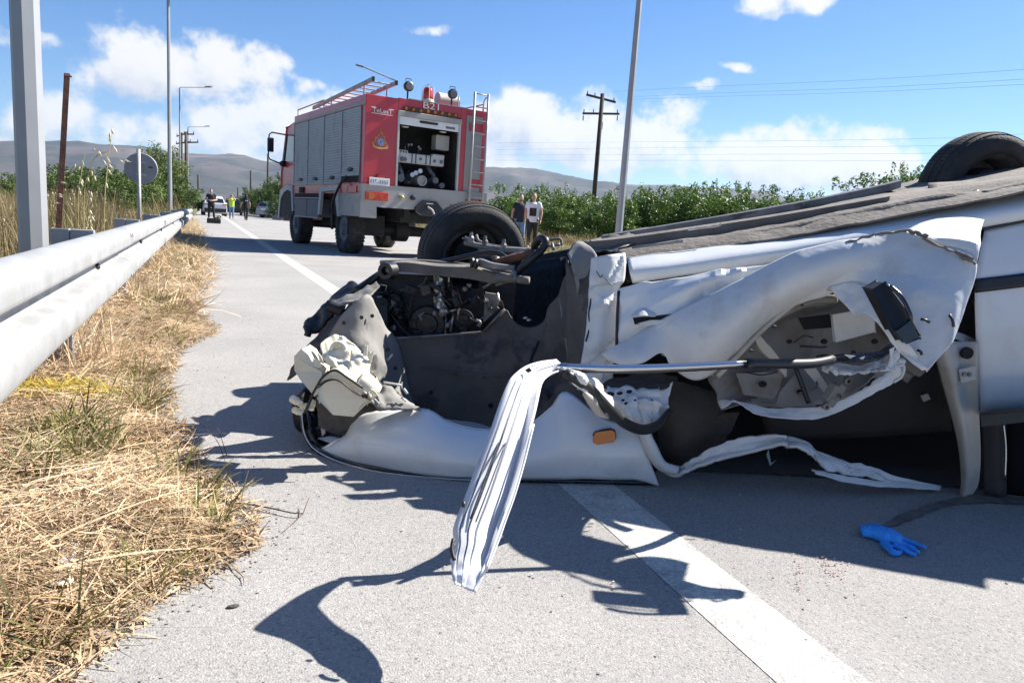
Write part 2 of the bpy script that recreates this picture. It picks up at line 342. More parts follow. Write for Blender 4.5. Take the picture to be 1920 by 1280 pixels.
# low foothill
# ------------------------------------------------------------------ straw verge
def xb(y):                           # where the verge meets the asphalt
    b = float(np.interp(y, [.3, 1.0, 1.36, 1.6, 1.8, 2.05, 2.4, 3.0, 3.7, 4.6, 5.2, 5.6, 6.2, 8, 10, 13, 20, 40], [-.42, -.33, -.24, -.12, .08, .10, -.02, -.12, -.2, -.15, .06, .02, -.1, .0, .08, .0, -.1, -.2]))
    return b+.05*mnoise.noise(Vector((y*3.1, 1, 0)))+.025*mnoise.noise(Vector((y*11, 4, 0)))
def vz(x, y):                        # verge height
    e = xb(y)-x
    return -.012+.055*min(1, max(0, e/.3))+.03*mnoise.noise(Vector((x*4, y*4, 0)))*min(1, max(0, e/.2))+.012*mnoise.noise(Vector((x*19, y*19, 0)))
rows = []
for y in np.concatenate([np.linspace(.2, 4, 130), np.linspace(4.05, 12, 110), np.linspace(12.2, 45, 80)]):
    e = xb(y); rows.append([(e-q, y, vz(e-q, y) if q > 0 else -.015) for q in (0, .03, .07, .12, .2, .3, .45, .65, .9, 1.3)])
MB().grid(rows).build('verge', M['soil'], smooth=True)['kind'] = 'structure'
rg = np.random.default_rng(5)
def blades(P, phi, ln, e0, bend, w, seg=3, roll=None):     # ribbons: start points, heading, length, start pitch, bend, width
    n = len(P); pts = [P]; cur = P.copy(); st = ln/seg
    for k in range(seg):
        e = e0+bend*(k+.5)/seg
        cur = cur+np.stack([np.cos(phi)*np.cos(e), np.sin(phi)*np.cos(e), np.sin(e)], 1)*st[:, None]; pts.append(cur)
    rl = rg.uniform(-.9, .9, n) if roll is None else roll
    side = np.stack([-np.sin(phi)*np.cos(rl), np.cos(phi)*np.cos(rl), np.sin(rl)], 1)
    V = np.empty((n, (seg+1)*2, 3))
    for k in range(seg+1):
        ww = w*(1-.75*(k/seg)**2); V[:, 2*k] = pts[k]-side*ww[:, None]/2; V[:, 2*k+1] = pts[k]+side*ww[:, None]/2
    b = (np.arange(n)*(seg+1)*2)[:, None]
    F = np.concatenate([b+np.array([[2*k, 2*k+1, 2*k+3, 2*k+2]]) for k in range(seg)], 0)
    return V.reshape(-1, 3), F
def join(l):
    V = []; F = []; b = 0
    for v, f in l: V.append(v); F.append(f+b); b += len(v)
    return np.concatenate(V), np.concatenate(F)
M['straw'] = mat('straw', (.50, .36, .18), .75, var=.3, sc=3, c2=(.70, .56, .35), island=.40, trans=.15)
M['straw2'] = mat('brown_chaff', (.36, .245, .12), .85, var=.3, sc=3, c2=(.52, .40, .23), island=.4)
M['weed'] = mat('verge_weed', (.10, .13, .025), .7, var=.3, sc=3, c2=(.24, .22, .06), island=.4, trans=.25)
M['tall'] = mat('tall_dry_grass', (.36, .275, .14), .8, var=.3, sc=.8, c2=(.21, .19, .075), island=.4, trans=.25)
xbv = np.vectorize(xb); vzv = np.vectorize(vz)
def vpts(n, y0, y1, pw, xspread, edge=.05):
    y = y0+(y1-y0)*rg.random(n)**pw; x = xbv(y)+edge-np.abs(rg.random(n)**1.15)*xspread
    z = np.maximum(vzv(x, y), 0.002); return np.stack([x, y, z], 1)
L_ = []
P = vpts(34000, .8, 6, 1.6, .95, -.03); n = len(P); P[:, 2] += rg.uniform(0, .05, n)*np.clip((xbv(P[:, 1])-P[:, 0])/.2, .1, 1)
L_.append(blades(P, rg.uniform(0, 6.28, n), rg.gamma(3, .028, n)+.025, rg.normal(.03, .17, n), rg.normal(-.25, .5, n), rg.uniform(.0014, .0036, n)))
P = vpts(9000, 6, 28, 1.3, 1.2, .06); n = len(P); P[:, 2] += rg.uniform(0, .06, n)
L_.append(blades(P, rg.uniform(0, 6.28, n), rg.gamma(3, .05, n)+.05, rg.normal(.2, .3, n), rg.normal(-.3, .5, n), rg.uniform(.004, .009, n)))
P = vpts(150, .9, 5, 1.3, .8, -.22); n = len(P); P[:, 2] += .04
L_.append(blades(P, rg.normal(.5, 1.1, n), rg.uniform(.18, .42, n), rg.normal(.05, .08, n), rg.normal(-.1, .25, n), rg.uniform(.004, .007, n), 5))
V, F = join(L_); npmesh('straw_litter', V, F, M['straw'], kind='stuff')
P = vpts(42000, .8, 7, 1.6, 1.0, .04); n = len(P); P[:, 2] += rg.uniform(0, .02, n)
V, F = blades(P, rg.uniform(0, 6.28, n), rg.uniform(.012, .05, n), rg.normal(0, .3, n), rg.normal(0, .6, n), rg.uniform(.003, .008, n), 1)
npmesh('chaff', V, F, M['straw2'], kind='stuff')
L_ = []                              # greener clumps nearer the rail
cl = [(-.30+rg.normal(0, .12)-.1*(y < 3), y) for y in rg.uniform(1.6, 16, 120)]+[(-.42, 2.55), (-.38, 2.7), (-.45, 2.8), (-.36, 2.45), (-.3, 2.62)]*2+[(xb(y)-.05, y) for y in (1.7, 1.5, 2.3, 1.95, 2.15)]
for (cx, cy) in [(min(a, xb(b)-.1), b) for a, b in cl][::-1][:95]:
    n = 40; a = rg.uniform(0, 6.28, n); rr_ = .06*np.sqrt(rg.random(n)); P = np.stack([cx+rr_*np.cos(a), cy+rr_*np.sin(a), np.full(n, max(0, vz(cx, cy)))], 1)
    L_.append(blades(P, a+rg.normal(0, .5, n), rg.uniform(.05, .17, n), rg.uniform(.5, 1.4, n), rg.uniform(-1.4, -.2, n), rg.uniform(.003, .008, n)))
V, F = join(L_); npmesh('verge_weeds', V, F, M['weed'], kind='stuff')
P = np.concatenate([np.stack([-.56+rg.normal(0, .10, 260), y+rg.normal(.03, .12, 260), np.zeros(260)], 1) for y in (3.93, 6.5, 9.4, 12.8)]); n = len(P)
V, F = blades(P, rg.uniform(0, 6.28, n), rg.uniform(.15, .5, n), rg.normal(1.2, .25, n), rg.uniform(-1.2, -.2, n), rg.uniform(.003, .007, n)); npmesh('straw_tufts', V, F, M['straw'], kind='stuff')
L_ = []                              # tall dry grass behind the rail
def field(n, y0, y1, x0, x1, h0, h1, w0, w1, pw=1.0):
    y = y0+(y1-y0)*rg.random(n)**pw; x = rg.uniform(0, 1, n)*(x1-x0)+x0; x = x-.15*np.maximum(0, y-6)*rg.random(n)
    P = np.stack([x, y, np.full(n, -.03)], 1); cl_ = np.array([.55+.9*max(0, mnoise.noise(Vector((a*.7, b*.5, 2)))+.35) for a, b in zip(x, y)])
    L_.append(blades(P, rg.uniform(0, 6.28, n), rg.uniform(h0, h1, n)*np.clip(cl_, .45, 1.25), rg.normal(1.4, .16, n), rg.normal(-.35, .3, n), rg.uniform(w0, w1, n), 3))
field(9000, 3, 9, -6, -.85, .12, .45, .004, .010)
field(22000, 8, 26, -5, -.95, .40, .92, .006, .016)
field(14000, 24, 60, -7, -1.1, .5, 1.05, .012, .026)
field(2500, 26.5, 40, -1.6, -.5, .5, 1.2, .012, .02)
V, F = join(L_); npmesh('tall_dry_grass', V, F, M['tall'], kind='stuff')
L_ = []
n = 9000; y = rg.uniform(8, 60, n); x = rg.uniform(9.6, 13.5, n); P = np.stack([x, y, np.array([gz(a, 0) for a in x])], 1)
L_.append(blades(P, rg.uniform(0, 6.28, n), rg.uniform(.15, .55, n), rg.normal(1.35, .2, n), rg.normal(-.4, .3, n), rg.uniform(.012, .025, n), 2))
V, F = join(L_); npmesh('shoulder_grass', V, F, M['tall'], kind='stuff')
# seed heads over the tall grass
hd = rg.random((500, 3)); hp = MB()
for a in hd[:90]:
    x, y = -1.2-3*a[0], 9+14*a[1]; hp.ball((x, y, (.55+.4*a[2])), .013, 5, 3, (1, 1, 1.3))
hp.build('thistle_heads', mat('seed_head', (.42, .36, .25), .9))['kind'] = 'stuff'
# ------------------------------------------------------------------ guard rail
rail = empty('guard_rail', (-.45, 2, 0), 'galvanised steel guard rail along the dry grass verge', 'guard rail')
prof = [(-.045, .672), (-.035, .682), (-.005, .681), (.028, .668), (.042, .645), (.044, .612), (.036, .583), (-.026, .564), (-.036, .548), (-.036, .522), (-.024, .508), (.032, .490), (.044, .460), (.043, .415), (.030, .388), (-.005, .370), (-.035, .369), (-.045, .378)]
pr = crom([(a, b, 0) for a, b in prof], 3)
jy = [G(296, 428, .56).y-4*k for k in range(3, -1, -1)]; jy = sorted(jy+[jy[-1]+4*k for k in range(1, 5)])
jy = [y for y in jy if y < 27.5]+[27.6]
for i in range(len(jy)-1):
    y0, y1 = jy[i]-(.16 if i else 0), jy[i+1]; dx = .0035*(i % 2)
    rr = [[(-.45+a[0]+dx, y, a[1]) for a in pr] for y in np.linspace(y0, y1, 5)]
    MB().grid(rr).build('beam', M['galv'], rail, smooth=True, solid=-.003)
MB().grid([[(-.45+a[0]-.34*t*t, 27.6+.55*t, a[1]-.12*t*t*(1 if a[1] < .53 else .6)) for a in pr] for t in np.linspace(0, 1, 8)]).build('end_piece', M['galv'], rail, smooth=True, solid=-.003)
for i, y in enumerate(jy[1:-1]):
    for dy in (-.13, -.03):
        for z in (.645, .415): MB().lathe((-.405, y+dy, z), (1, 0, 0), [(0, .012), (.006, .012), (.009, .006)], 8).build('bolt', M['galv2'], rail)
ys_ = [-8, -4, -.1, 3.93, 6.5, 9.4, 12.8, 16.8, 20.8, 24.8]
for y in ys_:
    if y > 27: continue
    m = MB(); m.bx(-.66, -.585, y-.003, y+.003, -.1, .698); m.bx(-.59, -.585, y+.003, y+.055, -.1, .698); m.bx(-.66, -.654, y+.003, y+.055, -.1, .698); m.build('post', M['galv2'], rail, bevel=.003)
    m = MB(); m.bx(-.58, -.485, y-.002, y+.004, .44, .696); m.bx(-.58, -.485, y+.004, y+.06, .69, .696); m.bx(-.491, -.485, y+.004, y+.06, .44, .69); m.build('spacer', M['galv2'], rail, bevel=.002)
    m = MB(); m.lathe((-.485, y+.03, .525), (1, 0, 0), [(.001, .016), (.012, .016), (.02, .009)], 8); m.build('bolt', M['black'], rail)
# ------------------------------------------------------------------ lamp posts, signs, poles
def lamp(name, base, h, r0, r1, label, group=None, arm=None, seg=8, mt=None, cat='street lamp', half=.39):
    e = empty(name, base, label, cat, group); b = Vector(base); mt = mt or M['polegrey']; m = MB()
    m.tube([b+Vector((0, 0, -.1)), b+Vector((0, 0, h))], [r0, r1], seg); m.build('post', mt, e, auto=30)
    MB().tube([b+Vector((0, 0, -.02)), b+Vector((0, 0, .03))], r0*2.0, 8).build('base_plate', mt, e)
    if arm:
        t = b+Vector((0, 0, h-.05)); a = Vector(arm)
        MB().tube([t, t+Vector((0, 0, .1))+a*.05, t+a], [r1*.8, r1*.6], 6).build('arm', mt, e)
        d = a.normalized(); c = t+a; m = MB(); sd_ = d.cross(Vector((0, 0, 1))).normalized()
        m.prism([c-sd_*.09, c+sd_*.09, c+d*.45+sd_*.14, c+d*.62+sd_*.07, c+d*.62-sd_*.07, c+d*.45-sd_*.14], (0, 0, .08)); m.build('lamp_head', mt, e, bevel=.02)
    return e
def on_ground(x, y, t, z=0.0): p = D(x, y, t); return (p.x, p.y, z)
lamp('street_lamp', on_ground(64, 480, 4.75, -.03), 9.5, .088, .062, 'thick octagonal galvanised lamp post close behind the guard rail', 'street lamps on the left verge', (1.8, .2, .25))
b = on_ground(319, 390, 29, -.03); lamp('street_lamp', b, 10.2, .085, .05, 'slim grey lamp post rising behind the far end of the guard rail', 'street lamps on the left verge', (1.9, .1, .3))
b = on_ground(338, 362, 60, -.03); lamp('street_lamp', b, D(336, 170, 60).z+.03, .085, .05, 'taller of the two lamp posts whose arm and lamp head show above the left trees', 'street lamps on the left verge', (1.9, .1, .35))
b = on_ground(353, 360, 90, -.03); lamp('street_lamp', b, D(351, 241, 90).z+.03, .085, .05, 'small far lamp post beside the two wooden power poles', 'street lamps on the left verge', (1.9, .1, .35))
b = on_ground(1161, 425, 18, .2); lamp('street_lamp', b, 10.5, .10, .052, 'pale lamp post standing before the orchard behind the wrecked car', None, (-1.8, .1, .3))
b = on_ground(1161, 425, 18, .2)
e = empty('iron_post', on_ground(103, 440, 6.2, -.03), 'rusty leaning iron post beside the thick lamp post', 'post')
a0, a1 = D(103, 450, 6.2), D(120, 137, 6.2); a0 = a1+(a0-a1)*1.5
ax = (a1-a0); m = MB(); m.prism([a0, a0+Vector((.045, 0, 0)), a0+Vector((.045, .006, 0)), a0+Vector((.006, .006, 0)), a0+Vector((.006, .045, 0)), a0+Vector((0, .045, 0))], ax); m.build('post', M['rust'], e)
MB().tube([a1+Vector((.0, -.01, -.02)), a1+Vector((.06, -.015, -.025))], .008, 6).build('hook', M['rust'], e)
e = empty('road_sign', on_ground(264, 405, 12.2, -.03), 'round road sign seen from behind on a pale pole', 'road sign')
p0, p1 = D(264, 560, 12.2), D(263, 283, 12.2); p0.z = -.05; p1.x = p0.x; p1.y = p0.y
MB().tube([p0, p1], .03, 12).build('pole', M['galv'], e, smooth=True)
c = D(264, 316, 12.2)+Vector((0, .05, 0)); m = MB(); m.lathe(c, (0.1, 1, 0), [(0, .25), (.012, .262), (.016, .262)], 40)
m.build('disc', mat('sign_back', (.24, .25, .275), .6, metal=.3), e, auto=30)
MB().box(D(282, 314, 12.2)+Vector((0, .02, 0)), (.07, .02, .025)).build('sticker', M['black'], e)
for z in (-.1, .1): MB().box(c+Vector((0, -.015, z)), (.16, .02, .03)).build('bracket', M['galv2'], e)
def pole(name, base, top, r, label, arms=(), group=None, mt=None, cat='power pole'):
    e = empty(name, tuple(base), label, cat, group); mt = mt or M['wood']
    MB().tube([Vector(base)-Vector((0, 0, .3)), Vector((base[0], base[1], top))], [r*1.25, r], 8).build('shaft', mt, e, smooth=True)
    for (c0, c1) in arms:
        c0 = Vector(c0); c1 = Vector(c1); dd_ = (c1-c0).normalized(); up = Vector((0, 0, 1))
        MB().prism([c0-up*.07, c0+up*.07, c1+up*.07, c1-up*.07], Vector((0, -.12, 0))-dd_*0).build('crossarm', mt, e)
        for q in (.04, .5 if len(arms) == 1 else .3, .96): MB().lathe(c0.lerp(c1, q)+up*.07, (0, 0, 1), [(0, .02), (.08, .05), (.14, .03), (.2, .05), (.24, .02)], 8).build('insulator', M['black'], e)
    return e
T = 52; b = D(1115, 355, T); p = pole('power_pole', (b.x, b.y, .2), D(1128, 181, T).z, .15, 'dark wooden power pole with two crossarms above the orchard', [(D(1099, 178, T), D(1153, 192, T)), (D(1092, 213, T), D(1160, 214, T))])
for (x, y) in ((1094, 217), (1127, 222), (1158, 217)): 
    q = D(x, y, T); MB().tube([q, q-Vector((0, 0, .35))], .05, 6).build('insulator', M['galv2'], p)
MB().box(D(1126, 236, T), (.25, .2, .5)).build('switch_box', M['galv2'], p)
T = 85; b = D(341, 340, T); pole('power_pole', (b.x, b.y, 0), D(341, 250, T).z, .13, 'left one of the close pair of far power poles with short crossarms', [(D(331, 256, T), D(352, 250, T)), (D(330, 270, T), D(358, 266, T))], 'power poles in the distance')
T = 78; b = D(349, 340, T); pole('power_pole', (b.x, b.y, 0), D(351, 249, T).z, .13, 'right one of the close pair of far power poles with short crossarms', [(D(337, 252, T), D(364, 252, T)), (D(335, 268, T), D(372, 267, T))], 'power poles in the distance')
for (x, y0, y1, T, lb) in ((372, 328, 375, 95, 'short bare pole beside the far left shrubs'), (502, 289, 345, 100, 'bare wooden pole above the shrubs left of the fire engine'), (470, 320, 372, 130, 'thin bare pole left of the far right shrubs'), (446, 352, 390, 160, 'smallest bare pole, above the people in the distance')):
    b = D(x, y1, T); pole('bare_pole', (b.x, b.y, 0), D(x, y0, T).z, .13 if T < 125 else .16, lb, (), 'bare poles in the distance', cat='pole')
wires = [((1150, 172, 90), (1300, 164, 78), (1620, 150, 55), (1990, 126, 40)), ((1180, 182, 90), (1340, 175, 78), (1620, 165, 55), (1990, 145, 40)), ((1180, 187, 90), (1325, 182, 78), (1620, 173, 55), (1990, 155, 40)),
         ((930, 268, 120), (1250, 266, 95), (1697, 261, 65), (2000, 247, 55)), ((930, 281, 120), (1250, 277, 95), (1720, 274, 65), (2000, 262, 55)), ((930, 291, 120), (1250, 290, 95), (1720, 288, 65), (2000, 279, 55)), ((930, 301, 120), (1250, 301, 95), (1720, 301, 65), (2000, 295, 55))]
wl = ['topmost power line at upper right, above two others', 'middle of the three upper power lines at right', 'lowest of the three upper power lines at right', 'highest of the four power lines crossing the white clouds', 'second highest of the four power lines crossing the clouds', 'third of the four power lines crossing the clouds', 'lowest of the four power lines crossing the clouds']
for w, lb in zip(wires, wl):
    o = MB().tube(DP(w), .011, 4, smooth=6).build('power_line', M['galv2']); tag(o, lb, 'power line', 'power lines over the orchard')
o = MB().tube([D(350, 293, 80), D(430, 295, 90), D(502, 291, 100)], .012, 4, smooth=5).build('power_line', M['galv2']); tag(o, 'power line between the far left poles against the hills', 'power line')

# aerial haze: one closed box of even air round the whole site
hz = bpy.data.materials.new('air'); hz.use_nodes = True; t_ = hz.node_tree; t_.nodes.clear(); vo = t_.nodes.new('ShaderNodeVolumePrincipled'); vo.inputs['Color'].default_value = (.50, .69, 1.0, 1); vo.inputs['Density'].default_value = .000075; vo.inputs['Anisotropy'].default_value = .2
ou = t_.nodes.new('ShaderNodeOutputMaterial'); t_.links.new(vo.outputs[0], ou.inputs['Volume'])
o = MB().bx(-4400, 4400, -4400, 4400, -4, 420).build('haze', hz); o['kind'] = 'stuff'
# ------------------------------------------------------------------ the overturned car
M['white'] = mat('white_car_paint', (.66, .665, .655), .34, var=.03, sc=4, coat=.6, dirt=(.47, .44, .38), dsc=5, dlo=.52, dhi=.75, damt=.45, bump=.03, bsc=40)
M['white2'] = mat('scraped_white_paint', (.60, .60, .585), .42, var=.06, sc=6, coat=.3, dirt=(.34, .30, .25), dsc=6, dlo=.46, dhi=.72, damt=.55, bump=.12, bsc=35)
M['inner'] = mat('inner_body_paint', (.19, .186, .178), .5, var=.1, sc=7, dirt=(.15, .125, .10), dsc=6, dlo=.45, dhi=.62, damt=.8, bump=.1, bsc=30)
M['apron'] = mat('dusty_wheelhouse', (.088, .080, .072), .85, var=.25, sc=5, dirt=(.035, .034, .04), dsc=4.5, dlo=.52, dhi=.6, damt=.85, bump=.25, bsc=70)
M['aprong'] = mat('grey_dusty_panel', (.20, .19, .175), .75, var=.15, sc=6, dirt=(.06, .055, .05), dsc=7, dlo=.53, dhi=.66, damt=.8, bump=.1, bsc=40)
M['mud'] = mat('underbody_mud', (.165, .145, .125), .92, var=.15, sc=5, dirt=(.08, .07, .058), dsc=4, dlo=.45, dhi=.7, damt=.7, bump=.3, bsc=45)
M['cream'] = mat('cream_plastic', (.76, .70, .54), .45, var=.05, sc=8, dirt=(.5, .42, .30), dsc=8, dlo=.55, dhi=.75, damt=.4, spec=.4)
M['steel'] = mat('greasy_steel', (.20, .19, .18), .5, metal=.6, var=.3, sc=12, dirt=(.10, .09, .08), dsc=8, damt=.7, bump=.15, bsc=80)
M['engine'] = mat('oily_engine', (.020, .020, .021), .42, metal=.3, var=.4, sc=12, bump=.3, bsc=60)
M['alu'] = mat('broken_aluminium', (.52, .49, .44), .32, metal=.85, var=.3, sc=22, dirt=(.12, .08, .05), dsc=20, damt=.7, bump=.4, bsc=50)
M['glass0'] = mat('window_shade_black', (.006, .006, .007), .7, var=.1, spec=.1)  # near-black, the shaded window opening put into colour
M['orange'] = mat('amber_lens', (.62, .17, .015), .2, var=.12, sc=40, coat=.4)
M['fabric'] = mat('dark_seat_fabric', (.055, .045, .038), .95, var=.25, sc=9, bump=.3, bsc=120)
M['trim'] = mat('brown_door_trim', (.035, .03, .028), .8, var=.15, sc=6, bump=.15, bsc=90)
M['beige'] = mat('beige_pillar_paint', (.42, .395, .35), .45, var=.06, sc=5, dirt=(.25, .22, .18), dsc=6, damt=.4)
M['glossblack'] = mat('gloss_black', (.008, .008, .009), .2, var=.1, coat=.5)
M['stripe'] = mat('black_body_stripe', (.012, .013, .017), .45, var=.1, sc=8)
M['foam'] = mat('grey_foam', (.50, .485, .45), .95, var=.08, sc=18, bump=.2, bsc=150)
car = empty('overturned_car', tuple(G(1000, 905)), 'wrecked white car lying on its roof with its front end torn open', 'car')
FW = Vector((math.sin(YAW), math.cos(YAW), 0)); RT = Vector((math.cos(YAW), -math.sin(YAW), 0)); UP = Vector((0, 0, 1))
def sheet(name, rows, m, parent=car, nu=6, nv=5, amp=0.0, sc=6, seed=1, th=.003, edge=True, smooth=True, cr=0, ca=.01):
    g = patch([DP(r) for r in rows], nu, nv)
    if amp: g = crumple(g, amp, sc, seed, edge=edge)
    if cr: g = crease(g, cr, ca, seed+50)
    return MB().grid(g).build(name, m, parent, smooth=smooth, solid=th, off=0, auto=16 if cr else None)
def cols(cs, n=4, bul=(0,)*9):       # columns (xtop,ytop,ttop,xbot,ybot,tbot[,bulge]) -> n rows
    rows = []
    for k in range(n):
        s = k/(n-1); rows.append([(c[0]+(c[3]-c[0])*s, c[1]+(c[4]-c[1])*s, c[2]+(c[5]-c[2])*s-(c[6] if len(c) > 6 else 0)*4*s*(1-s)) for c in cs])
    return rows
def plate(name, out, t, m, parent=car, th=.004, bevel=0, tt=None):     # flat cut piece; t is distance of each corner or one for all
    P = [D(p[0], p[1], p[2] if len(p) > 2 else t) for p in out]
    return MB().prism(P, FW*th).build(name, m, parent, bevel=bevel)
def rod(name, pts, r, m, parent=car, seg=8, sm=5, smooth=True):
    return MB().tube(DP(pts), r, seg, smooth=sm if len(pts) > 2 else 0).build(name, m, parent, smooth=smooth)
# front fender
gd = lambda x, y: (G(x, y)-Vector((0, 0, CAMH))).dot(_fw)
F_ = [(655, 812, 2.62, 598, 842, 2.60, .0), (661, 788, 2.60, 655, 864, 2.52, .04), (700, 771, 2.57, 720, 880, 2.47, .06), (760, 769, 2.54, 765, 887, 2.44, .06), (803, 767, 2.53, 805, 892, 2.42, .06), (850, 793, 2.50, 850, 895, 2.41, .06),
      (915, 805, 2.48, 925, 897, 2.41, .05), (985, 797, 2.47, 1000, 898, 2.42, .05), (1030, 766, 2.47, 1055, 898, 2.43, .05), (1062, 734, 2.47, 1100, 897, 2.43, .05), (1130, 783, 2.46, 1150, 899, 2.45, .04), (1203, 806, 2.45, 1195, 900, 2.46, .03), (1212, 845, 2.45, 1236, 911, 2.47, .01)]
g = patch([DP(r) for r in cols(F_, 5)], 5, 5); fender = MB().grid(g).build('fender', M['white'], car, smooth=True, solid=.002, off=0)
# rolled edge of the wheel arch and the dark lower trim
rod('arch_lip', [(x, y+1, t) for (x, y, t, *_ ) in F_[4:10]], .0035, M['white'])
sheet('hood_edge', [[(568, 772, 2.66), (573, 805, 2.66), (588, 832, 2.63), (640, 858, 2.55), (720, 878, 2.47), (850, 893, 2.43), (1000, 897, 2.43), (1225, 901, 2.49)],
                    [(565, 778, 2.64), (570, 812, 2.62), (590, 843, 2.58), (640, 868, 2.50), (720, 887, 2.44), (850, 899, 2.41), (1000, 902, 2.42), (1225, 906, 2.47)]], M['glossblack'], nu=6, nv=2, th=.012)
rod('hood_rim', [(566, 775, 2.63), (571, 812, 2.61), (590, 842, 2.57), (640, 867, 2.49), (720, 886, 2.43), (850, 898, 2.40), (960, 900, 2.40)], .003, M['chrome'])
g = np.array([[tuple(G(x, y)+Vector((0, 0, .012))) for x in (575, 700, 850, 1000, 1150, 1260)] for y in (0,)])
gA = [G(582, 838), G(650, 862), G(760, 884), G(900, 893), G(1050, 896), G(1230, 904)]
MB().grid(patch([[p+FW*d+UP*(.018+.09*(d/1.4)*(1-.6*d/1.4)) for p in gA] for d in (.05, .35, .8, 1.35)], 4, 4)).build('hood', M['white'], car, smooth=True, solid=.004)
sheet('headlight_recess', cols([(572, 770, 2.72, 580, 815, 2.66), (600, 770, 2.78, 602, 836, 2.66), (640, 775, 2.78, 640, 838, 2.66), (672, 768, 2.74, 664, 812, 2.64)], 4), M['glossblack'], amp=.02, sc=9, seed=3, th=.004)  # black sheet, the cavity's shade put into its colour
for k, (x, y, x2, y2, t) in enumerate(((640, 775, 655, 832, 2.60), (612, 770, 622, 790, 2.62), (655, 760, 640, 800, 2.62))):
    sheet('headlight_bracket', cols([(x-6, y, t, x2-9, y2, t), (x+5, y+3, t-.02, x2+4, y2-8, t+.01)], 3), M['aprong'], amp=.006, sc=22, seed=k, th=.003)
plate('broken_lens', [(600, 795), (606, 790), (610, 812), (604, 818)], 2.6, mat('clear_shard', (.35, .30, .38), .12, coat=1), th=.003)
# wheelhouse and engine bay
A_ = [(592, 668, 2.70, 612, 800, 2.70), (612, 640, 2.68, 640, 812, 2.68), (640, 592, 2.66, 672, 815, 2.66), (668, 565, 2.67, 700, 815, 2.68), (690, 552, 2.70, 730, 815, 2.76), (706, 575, 2.76, 750, 818, 2.86), (722, 612, 2.84, 768, 820, 2.94), (742, 633, 2.93, 790, 822, 2.98)]
sheet('side_apron', cols(A_, 5), M['aprong'], nu=7, nv=7, amp=.008, sc=7, seed=8, th=.004, cr=8, ca=.014)
B_ = [(738, 631, 2.965, 780, 825, 3.0), (790, 629, 2.99, 820, 830, 2.98), (868, 624, 2.99, 880, 832, 2.95), (905, 622, 2.99, 920, 832, 2.90), (928, 600, 2.98, 950, 830, 2.84), (946, 580, 2.96, 975, 825, 2.80), (958, 592, 2.93, 992, 820, 2.76), (975, 610, 2.90, 1005, 815, 2.74), (1000, 613, 2.88, 1020, 808, 2.71), (1022, 600, 2.85, 1040, 795, 2.67), (1040, 560, 2.81, 1062, 780, 2.63), (1062, 515, 2.75, 1085, 760, 2.59), (1088, 474, 2.68, 1105, 745, 2.55), (1104, 468, 2.62, 1112, 740, 2.54)]
sheet('nose_shadow_fill', cols([(592, 700, 2.60, 598, 800, 2.58), (630, 668, 2.60, 636, 815, 2.58), (672, 676, 2.62, 680, 810, 2.60), (708, 712, 2.64, 716, 790, 2.62), (738, 742, 2.66, 744, 780, 2.64)], 4), M['apron'], amp=.012, sc=14, seed=41, th=.006, cr=6, ca=.012)  # added sheet behind the housings, fills a lit gap in the nose shadow
sheet('wheel_house', cols(B_, 5), M['apron'], nu=6, nv=8, amp=.006, sc=5, seed=2, th=.004, cr=8, ca=.016)
for x, y, t in ((645, 605, 2.655), (678, 595, 2.67), (698, 592, 2.715), (712, 677, 2.76), (742, 690, 2.86), (728, 655, 2.82)):
    q = D(x, y, t-.012); MB().lathe(q, -FW, [(0, .0075), (.003, .0075), (.004, .005)], 10).build('bolt', M['black'], car)
for (x, y, r, t) in ((985, 712, .012, 2.80), (1066, 692, .009, 2.62), (856, 700, .010, 2.955), (1000, 655, .007, 2.84), (920, 760, .011, 2.86), (808, 735, .008, 2.97)): MB().lathe(D(x, y, t-.01), -FW, [(-.004, r), (.003, r), (.003, r*.7), (-.004, r*.6)], 12).build('drain_plug', M['black'], car)
rod('panel_seam', [(790, 690, 2.965), (860, 700, 2.94), (940, 705, 2.87), (1020, 690, 2.72)], .004, M['apron']); rod('panel_seam', [(1050, 560, 2.78), (1062, 640, 2.68), (1070, 720, 2.62)], .005, M['aprong']); rod('brake_hose', [(1010, 640, 2.82), (995, 680, 2.76), (1010, 720, 2.70), (1030, 745, 2.68)], .006, M['black'])
rod('brace', [(906, 622, 2.97), (946, 580, 2.93)], .006, M['steel'])
rod('apron_seam', [(742, 634, 2.945), (800, 630, 2.97), (868, 625, 2.97), (905, 622, 2.97)], .004, M['aprong'])
eng = MB()
for (x0, y0, x1, y1, t, d) in ((715, 520, 832, 640, 3.12, .30), (838, 545, 905, 640, 3.2, .35), (905, 520, 960, 620, 3.25, .3), (700, 545, 760, 640, 3.2, .2)):
    eng.prism([D(x0, y0, t), D(x1, y0+6, t), D(x1+6, y1, t), D(x0+5, y1, t)], FW*(d+.38))
MB().prism(DP([(618, 662, 2.90), (652, 604, 2.92), (700, 548, 2.97), (728, 562, 3.0), (728, 690, 3.0), (625, 725, 2.88)]), FW*.78).build('bay_shadow_block', M['engine'], car, bevel=.01)  # dark block added so the engine bay casts a solid shadow
eng.build('engine_block', M['engine'], car, bevel=.02)
for (x, y, r, t) in ((733, 572, .052, 3.05), (800, 608, .078, 3.05), (868, 600, .045, 3.1)):
    c = D(x, y, t); MB().lathe(c, FW, [(0, r*.3), (.0, r*.55), (.008, r*.6), (.008, r*.92), (0, r), (.03, r), (.032, r*.9)], 28).build('pulley', M['engine'], car, auto=30)
c = D(733, 572, 3.03); MB().lathe(c, FW, [(0, .02), (.03, .02)], 10).build('pulley_bolt', M['steel'], car)
rod('drive_belt', [(712, 560, 3.04), (770, 630, 3.04), (835, 625, 3.04)], .006, M['black'])
